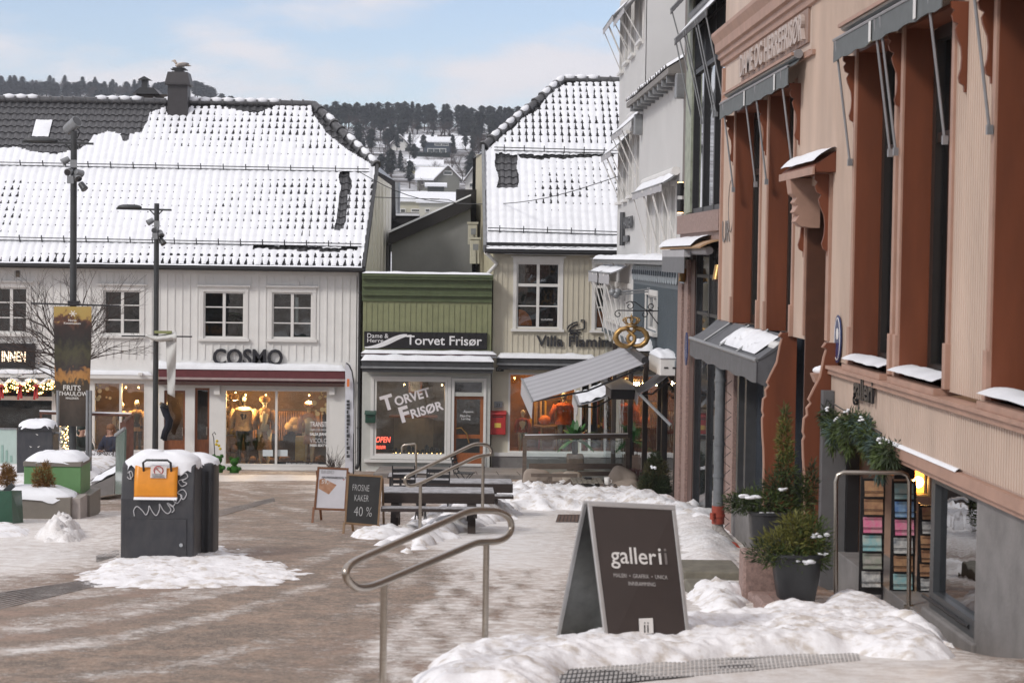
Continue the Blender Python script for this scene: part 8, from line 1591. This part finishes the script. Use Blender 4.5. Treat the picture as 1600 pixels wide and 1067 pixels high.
# ------------------------------------------------------------------ street lamps and banners
POLE = mat('pole_grey', (.055, .058, .06), .45, metal=.3, var=.15)
def lamp_head(t, x, Y, y, pxl, pxr, s, head_px):
    b = MB(); a, c = atY(pxl, y, Y), atY(pxr, y+3*s, Y); b.bar(a, c, .07, .05); b.tube([atY(x-14*s, y+2, Y), atY(x-3*s, y+14*s, Y)], .018, 5); b.tube([atY(x+12*s, y+2, Y), atY(x+3*s, y+12*s, Y)], .018, 5); b.build('crossbar', POLE, t)
    h0, h1 = atY(head_px[0], y-2, Y), atY(head_px[1], y-1, Y); b = MB(); m_ = (h0+h1)/2; L2 = (h1-h0).length/2
    b.grid(lambda u, v: m_+Vector((math.copysign(abs(math.cos(u*6.283))**.7, math.cos(u*6.283))*L2*math.sin(v*math.pi)**.6, .16*math.sin(u*6.283)*math.sin(v*math.pi)**.6, .085*math.cos(v*math.pi) if v < .5 else .03*math.cos(v*math.pi))), 24, 8); b.build('lamp_head', POLE, t, smooth=2)
def floodcyl(t, px, py, Y, d, L0_, r, m=GREYM):
    p = atY(px, py, Y); d = Vector(d).normalized(); b = MB(); b.tube([p-d*L0_/2, p+d*L0_/2], [r*.85, r], 12); b.tube([p+d*L0_/2, p+d*(L0_/2+.02)], r*1.06, 12); o = b.build('spotlight', m, t, smooth=True); b = MB(); b.tube([p+d*(L0_/2+.021), p+d*(L0_/2+.025)], r*.9, 12); b.build('lens', PANE, o)
def pole(label, px, ytop, Y, r, group='street lamps on the square'):
    top = atY(px, ytop, Y); g = gz(0, Y); t = thing('street_lamp', label, 'street lamp', (top.x, Y, g), group); b = MB(); b.tube([(top.x, Y, g), (top.x, Y, g+2.2), (top.x, Y, top.z)], [r*1.15, r, r*.9], 12); b.build('pole', POLE, t, smooth=True); b = MB(); b.lathe([(r*1.7, 0), (r*1.7, .05), (r*1.15, .12)], (top.x, Y, g), 12); b.build('base', POLE, t); return t, top
t, top = pole('taller dark street lamp at the left with a large camera-like floodlight and painted banner', 115.5, 205, 48, .085)
lamp_head(t, 115, 48, 222, 35, 146, 1.0, (36, 91)); floodcyl(t, 112, 197, 48, (.75, -.5, .55), .38, .14); b = MB(); b.tube([atY(119, 200, 48), atY(125, 206, 48), atY(121, 216, 48)], .015, 5); b.build('cable', BLACK, t)
for x, y, d in ((103, 251, (-.8, -.3, -.5)), (108, 268, (-.2, -1, -.3)), (121, 276, (.4, -.8, -.7)), (129, 291, (.7, -.4, -.9)), (123, 270, (.5, .6, -.2))): floodcyl(t, x, y, 47.8, d, .17, .085, GREYM if y < 285 else POLE)
b = MB()
for x, y in ((115, 256), (110, 281)): p = atY(x, y, 47.75); b.cbox(p, (.15, .08, .18))
b.build('control_box', GREYM, t)
t2, top2 = pole('slimmer dark street lamp right of the tree with a torn white banner', 245, 318, 53.5, .075)
lamp_head(t2, 245, 53.5, 326, 182, 268, .8, (183, 222))
for x, y, d in ((235.5, 346, (-.8, -.3, -.5)), (243, 359, (-.2, -1, -.3)), (251, 365, (.4, -.8, -.7)), (253, 377, (.7, -.4, -.9))): floodcyl(t2, x, y, 53.3, d, .16, .08, GREYM if y < 370 else POLE)
b = MB()
for x, y in ((245, 350), (242, 369)): b.cbox(atY(x, y, 53.2), (.14, .08, .16))
b.build('control_box', GREYM, t2)
# painted banner
bn = thing('banner', 'tall hanging banner with a dark landscape and two white words', 'banner', atY(114, 665, 47.7)); b = MB()
def bf(u, v):
    xl_, xr_ = 84+4*v*v*1.2, 143-4.5*v*v*1.2; q = atY(xl_+(xr_-xl_)*u, 479+187*v, 47.7); q.y += .05*math.sin(v*7)*v+.04*math.sin(u*6)*v; return q
b.grid(bf, 10, 26)
def banner_mat():
    m = D.materials.new('banner_print'); m.use_nodes = True; nt = m.node_tree; N = nt.nodes.new; L = nt.links.new; bs = nt.nodes['Principled BSDF']; bs.inputs['Roughness'].default_value = .6
    tc = N('ShaderNodeTexCoord'); sp_ = N('ShaderNodeSeparateXYZ'); L(tc.outputs['Generated'], sp_.inputs[0]); r = N('ShaderNodeValToRGB'); cr_ = r.color_ramp; cr_.elements[0].position = 0; cr_.elements[0].color = (.03, .022, .016, 1); cr_.elements[1].position = 1; cr_.elements[1].color = (.42, .30, .09, 1)
    for p_, c_ in ((.25, (.07, .05, .035)), (.36, (.05, .035, .02)), (.41, (.42, .20, .05)), (.46, (.25, .12, .04)), (.49, (.03, .02, .02)), (.62, (.06, .055, .025)), (.72, (.02, .016, .014)), (.84, (.035, .02, .016)), (.90, (.12, .05, .03)), (.93, (.42, .28, .08))): e = cr_.elements.new(p_); e.color = (*c_, 1)
    n = N('ShaderNodeTexNoise'); n.inputs['Scale'].default_value = 7; n.inputs['Detail'].default_value = 6; mp = N('ShaderNodeMapping'); mp.inputs['Scale'].default_value = (1, 1, 2.2); L(tc.outputs['Generated'], mp.inputs[0]); L(mp.outputs[0], n.inputs[0])
    s = N('ShaderNodeMath'); s.operation = 'MULTIPLY_ADD'; s.inputs[1].default_value = .30; L(n.outputs[0], s.inputs[0]); o_ = N('ShaderNodeMath'); o_.operation = 'SUBTRACT'; o_.inputs[1].default_value = .15; L(sp_.outputs[2], o_.inputs[0]); L(o_.outputs[0], s.inputs[2]); L(s.outputs[0], r.inputs[0]); L(r.outputs[0], bs.inputs['Base Color']); return m
bc = b.build('cloth', banner_mat(), bn, recalc=False, smooth=2)
LT = mat('banner_lettering', (.72, .70, .66), .6, var=0)
for body, x, y, wp in (('FRITS', 112.5, 606, 27), ('THAULOW', 114, 615, 46), ('MALERIER', 113, 622, 20), ('Norsk', 113.5, 500.5, 13), ('Kunstmuseum', 113, 505, 26)): text('lettering', body, LT, bc, atY(x, y, 47.62), (1, 0, -.012), (0, 0, 1), width=wp*47.6/F, depth=.004, center=True, bold=.01)
b = MB(); [b.tube([atY(114+6*math.cos(i), 490+5*math.sin(i), 47.62), atY(114, 490, 47.62)], .012, 4) for i in (0, 1.05, 2.1, 3.14, 4.2, 5.2)]; b.build('emblem', LT, bc)
b = MB(); b.tube([atY(48, 474, 47.75), atY(187, 478, 47.75)], .022, 6); b.build('top_rod', BLACK, bn); b = MB(); b.cbox(atY(115.5, 474, 47.85), (.26, .16, .12)); b.build('clamp', BLACK, bn)
tn = thing('torn_banner', 'torn white banner folded over its rod on the slimmer lamp post', 'banner', atY(268, 617, 53.3)); b = MB(); b.tube([atY(190, 525, 53.35), atY(300, 526, 53.35)], .02, 6); b.build('rod', BLACK, tn)
wc = mat('white_banner_cloth', (.62, .62, .60), .7, var=.12, scale=2)
b = MB(); b.grid(lambda u, v: atY(227+49*u, 522+3*math.sin(u*5)+14*v*(.25+.9*u)+2*noise.noise((u*5, v*2, 1)), 53.3-.25*math.sin(v*3)), 16, 5); b.grid(lambda u, v: atY(259+3*v+(17-6*v)*u, 531+84*v+6*u*v, 53.2+.06*math.sin(v*9+u*4)), 5, 20); b.build('cloth', wc, tn, recalc=False, smooth=2, thick=.006)
b = MB(); b.cbox(atY(255, 519, 53.2), (.45, .14, .07)); b.build('printed_scrap', mat('scrap_green', (.25, .27, .12), .8, var=.3), tn)
# ------------------------------------------------------------------ bare street tree
def street_tree():
    p = atY(112, 760, 51); g = Vector((p.x, 51, zT_)); t = thing('bare_tree', 'leafless street tree with fine twigs spreading behind the painted banner', 'tree', g); rnd = random.Random(17); tr = MB(); cr = MB(); top = atY(112, 560, 51).z
    tr.tube([g, (g.x+.03, 51, (g.z+top)/2), (g.x, 51, top)], [.09, .075, .06], 8); tr.build('trunk', BARK, t)
    def rec(p, d, l, r, lev):
        m_ = p+d*l*.5+Vector((rnd.gauss(0, 1), rnd.gauss(0, 1), 0))*l*.04; q = p+d*l; cr.tube([p, m_, q], r, 4 if lev < 2 else 3, r2=r*.6)
        if lev >= 5 or l < .12: return
        for k in range(rnd.choice((2, 3)) if lev else 3):
            s = rnd.uniform(.35, 1); e = (d+Vector((rnd.gauss(0, .45), rnd.gauss(0, .4), rnd.gauss(.08, .3)))).normalized(); rec(p+d*l*s, e, l*rnd.uniform(.6, .85), r*.58, lev+1)
    for k in range(13):
        an = rnd.uniform(0, 6.28); el = rnd.uniform(.12, 1.25); d = Vector((math.cos(an)*math.cos(el), .55*math.sin(an)*math.cos(el), math.sin(el)*.9)).normalized(); rec(Vector((g.x, 51, top-rnd.uniform(-.1, .7))), d, rnd.uniform(.8, 1.25), .03, 0)
    cr.build('crown', TWIG, t, recalc=False)
street_tree()
b = MB(); rnd = random.Random(19)
for k in range(60): p = atY(rnd.uniform(514, 532), 735, 59.5+rnd.random()*.4); d = Vector((rnd.gauss(0, .35), rnd.gauss(0, .3), rnd.uniform(.5, 1.0)))*rnd.uniform(.4, .85); b.tube([p, p+d*.5+Vector((0, 0, .04)), p+d], [.008, .003], 3)
tag(b.build('bare_shrub', TWIG, org=atY(523, 736, 59.7)), 'small bare shrub beside the white feather flag', 'shrub')
# feather flag
Yf_ = 58.5; t = thing('feather_flag', 'narrow white feather flag with dark vertical lettering at the house corner', 'flag', atY(552, 742, Yf_)); b = MB(); pp = [atY(x, y, Yf_) for x, y in ((552, 744), (553, 640), (553, 600), (550, 580), (545, 570), (541, 567))]; b.tube(pp, .02, 6); b.build('pole', BLACK, t)
b = MB(); b.grid(lambda u, v: atY(539+(14-5*(1-v)**6)*u+.5*math.sin(v*8), 570+168*v-(3*(1-u) if v < .1 else 0), Yf_+.03*math.sin(v*9)), 5, 26); fc_ = b.build('cloth', mat('flag_white', (.62, .63, .68), .7, var=.06), t, recalc=False, smooth=2)
b = MB(); rnd = random.Random(4); y = 625
while y < 712: h_ = rnd.uniform(3, 6); q0, q1 = atY(541.5, y+h_, Yf_-.06), atY(546.5, y, Yf_-.06); b.box(q0.x, q1.x, Yf_-.065, Yf_-.05, q0.z, q1.z) if rnd.random() < .5 else b.box(q0.x, q1.x-.04, Yf_-.065, Yf_-.05, q0.z, q1.z); y += h_+1.5
b.build('lettering', DARK, fc_); b = MB(); q0, q1 = atY(542, 604, Yf_-.06), atY(546, 592, Yf_-.06); b.box(q0.x, q1.x, Yf_-.065, Yf_-.05, q0.z, q1.z); b.build('orange_mark', orn, fc_)
# ------------------------------------------------------------------ green bear figures
GB = mat('artificial_grass', (.03, .12, .012), .95, var=.5, scale=30, bump=.8, bscale=80)
def bear(label, px, pyb, Y, h):
    p = atY(px, pyb, Y); p.z = gz(0, Y)+.0; p.z = atY(px, pyb, Y).z; t = thing('grass_bear', label, 'garden figure', p, 'green bear figures by the door'); b = MB(); rnd = random.Random(px); k = h
    parts = [((0, .02, .32), (.24, .20, .28)), ((0, -.03, .74), (.20, .19, .19)), ((-.17, -.02, .90), (.075, .05, .075)), ((.17, -.02, .90), (.075, .05, .075)), ((0, -.2, .70), (.09, .08, .07)), ((-.26, -.12, .42), (.09, .14, .09)), ((.26, -.12, .42), (.09, .14, .09)), ((-.17, -.24, .10), (.11, .20, .10)), ((.17, -.24, .10), (.11, .20, .10))]
    for c, r in parts: b.ball(p+Vector(c)*k, tuple(q*k for q in r), 14, 9)
    bo = b.build('body', GB, t, smooth=2); f = MB()
    for c, r in parts: sprigs(f, p+Vector(c)*k, tuple(q*k*1.02 for q in r), 120, .035, rnd)
    f.build('grass_fur', GB, t, recalc=False); b = MB(); [b.ball(p+Vector((s*.07, -.2, .79))*k, .014, 6, 4) for s in (-1, 1)]; b.ball(p+Vector((0, -.28, .72))*k, .02, 6, 4); b.build('eyes_and_nose', BLACK, t)
bear('larger green grass bear figure leaning against the door pillar', 340, 745, 58.5, .68); bear('smaller green grass bear figure in front of the lit clothes window', 366, 745, 58.3, .60)
t = thing('lantern_hook', 'black shepherd hook with yellow flowers behind the larger green bear', 'garden hook', atY(336, 740, 60)); b = MB(); b.tube([atY(x, y, 60) for x, y in ((337, 742), (335, 700), (334, 684), (332, 678), (335, 675), (337, 679))], .014, 5); b.build('hook', BLACK, t); b = MB(); [b.ball(atY(x, y, 60), .045, 7, 5) for x, y in ((339, 689), (342, 696), (344, 701), (338, 694))]; b.build('flowers', mat('yellow_flower', (.6, .45, .03), .7), t)
# hanging trousers display
t = thing('trousers_display', 'pair of dark blue trousers hung bent in mid-stride beside the left wooden door', 'trousers', atY(256, 690, 61)); b = MB(); b.tube([atY(x, y, 61) for x, y in ((256, 633), (258, 641), (263, 655), (262, 664), (257, 674), (254, 686))], [.13, .12, .10, .085, .075, .07], 10); b.tube([atY(x, y, 61.15) for x, y in ((256, 635), (260, 648), (266, 658), (264, 668), (259, 678), (257, 688))], [.12, .11, .095, .08, .07, .065], 10); b.build('legs', mat('dark_denim', (.012, .014, .024), .9, var=.3, scale=9), t, smooth=2); b = MB(); b.tube([atY(255, 635, 60.9), atY(257, 631, 60.9)], .135, 12); b.build('waistband', BLACK, t)
# fairy-lit garland over the left shop window
t = thing('garland', 'fir garland with warm fairy lights and red bows over the far left window', 'garland', atY(40, 600, 61.7)); rnd = random.Random(13); b = MB(); l_ = MB(); s_ = MB()
for k in range(44): p = atY(-30+k*2.75, 603+4*math.sin(k*.6), 61.65); b.m = k % 2; sprigs(b, p, (.09, .1, .16), 34, .11, rnd, up=-.1, droop=.3); [l_.ball(p+Vector((rnd.uniform(-.1, .1), -.14, rnd.uniform(-.17, .12))), .018, 5, 4) for i in range(4)]; s_.ball(p+Vector((0, 0, .14)), (.12, .12, .045*rnd.random()+.01), 7, 5)
for k in range(16): p = atY(103+rnd.uniform(-2, 2), 664+k*3, 61.6); b.m = k % 2; sprigs(b, p, (.10, .08, .1), 26, .1, rnd); [l_.ball(p+Vector((rnd.uniform(-.12, .12), -.12, rnd.uniform(-.1, .1))), .018, 5, 4) for i in range(3)]
b.build('fir_twigs', [CG2, CG1], t, recalc=False); l_.build('fairy_lights', BULB, t); s_.build('snow', SNOW, t, smooth=2)
for x in (2, 31, 56): b = MB(); p = atY(x, 603, 61.4); b.bar(p, p-Vector((.05, 0, .42)), .07, .02, up=(0, 1, 0)); b.bar(p, p-Vector((-.05, 0, .38)), .07, .02, up=(0, 1, 0)); b.ball(p, (.1, .04, .05), 7, 5); b.build('bow', RED, t)
# ------------------------------------------------------------------ grates and ground fittings
def strip(name, label, cat, pts, z, m, rows, cols, kind='slots'):
    q = [atG(*p) for p in pts]; b = MB(); c = sum(q, Vector())/4
    U = lambda u, v: q[0].lerp(q[1], u).lerp(q[3].lerp(q[2], u), v)+Vector((0, 0, z))
    if kind == 'slots':
        b.poly([U(0, 0)-Vector((0, 0, .004)), U(1, 0)-Vector((0, 0, .004)), U(1, 1)-Vector((0, 0, .004)), U(0, 1)-Vector((0, 0, .004))]); b.m = 1; du, dv = 1/cols, 1/rows
        for j in range(rows):
            for i in range(cols): b.prism([U((i+.18)*du, (j+.06)*dv), U((i+.82)*du, (j+.06)*dv), U((i+.82)*du, (j+.80)*dv), U((i+.18)*du, (j+.80)*dv)], (0, 0, .003))
    else:
        for j in range(rows): b.prism([U(0, (j+.1)/rows), U(1, (j+.1)/rows), U(1, (j+.6)/rows), U(0, (j+.45)/rows)], (0, 0, .004))
    return tag(b.build(name, m, org=c), label, cat)
IRON = mat('worn_iron', (.24, .22, .21), .6, metal=.0, var=.3, scale=12); ICE = mat('icy_grate_rib', (.42, .41, .40), .5, var=.3, scale=12)
strip('drain_grate', 'long slotted steel drain grate curving through the foreground paving', 'drain grate', [(850, 1078), (1345, 1032), (1340, 1015), (862, 1042)], .003, [BLACK, ICE], 5, 72)
strip('tactile_paving', 'ribbed tactile strip on the ground at the lower left edge', 'tactile strip', [(-40, 962), (182, 908), (196, 897), (-40, 930)], .004, IRON, 9, 1, 'ribs'); strip('tactile_paving', 'ribbed tactile strip just behind the two big waste bins', 'tactile strip', [(150, 878), (186, 868), (186, 858), (150, 868)], .004, IRON, 5, 1, 'ribs')
strip('tactile_paving', 'ribbed tactile strip crossing the street towards the clothes shop', 'tactile strip', [(336, 808), (430, 783), (428, 777), (336, 798)], .004, IRON, 7, 1, 'ribs')
strip('manhole_cover', 'rusty rectangular cover in the snow behind the gallery board', 'manhole cover', [(868, 816), (915, 816), (915, 804), (872, 804)], .012, [BARK, mat('rusty_iron', (.15, .09, .065), .8, var=.3)], 6, 8)
# kerb and paving in front of the shops
b = MB(); q = [atG(569, 758), atG(835, 758), atG(835, 742), atG(569, 742)]; y1 = 61.45; b.add([(q[0].x, 55.5, gz(0, 55.5)-.2), (9.5, 55.5, gz(0, 55.5)-.2), (9.5, y1, gz(0, 61)-.2), (q[0].x, y1, gz(0, 61)-.2), (q[0].x, 55.5, gz(0, 55.5)+.11), (9.5, 55.5, gz(0, 55.5)+.11), (9.5, y1, gz(0, 61)+.13), (q[0].x, y1, gz(0, 61)+.13)], [(0, 3, 2, 1), (4, 5, 6, 7), (0, 1, 5, 4), (1, 2, 6, 5), (2, 3, 7, 6), (3, 0, 4, 7)])
pv = struct(b.build('pavement', mat('paving_slabs', (.24, .22, .205), .75, var=.3, scale=2.5, bump=.2), org=Vector((3, 58, -5))))
b = MB(); x = q[0].x+.5
while x < 9.3: b.box(x, x+.02, 55.6, 61.3, -5, -4) if 0 else b.add([(x, 55.55, gz(0, 55.55)+.116), (x+.025, 55.55, gz(0, 55.55)+.116), (x+.025, 61.3, gz(0, 61)+.134), (x, 61.3, gz(0, 61)+.134)], [(0, 1, 2, 3)]); x += .6
b.build('slab_joint', BARK, pv, recalc=False); struct(D.objects['slab_joint'])
# ------------------------------------------------------------------ winter air
b = MB(); b.box(-1300, 1300, -20, 2050, -12, 160); hz = b.build('haze', []); hm_ = D.materials.new('haze'); hm_.use_nodes = True; nt = hm_.node_tree; nt.nodes.clear(); o_ = nt.nodes.new('ShaderNodeOutputMaterial'); v_ = nt.nodes.new('ShaderNodeVolumePrincipled')
v_.inputs['Color'].default_value = (.80, .86, .95, 1); v_.inputs['Density'].default_value = .00022; v_.inputs['Anisotropy'].default_value = .3; nt.links.new(v_.outputs[0], o_.inputs['Volume']); hz.data.materials.append(hm_); struct(hz, 'stuff'); S.cycles.volume_bounces = 1; S.cycles.volume_step_rate = 4
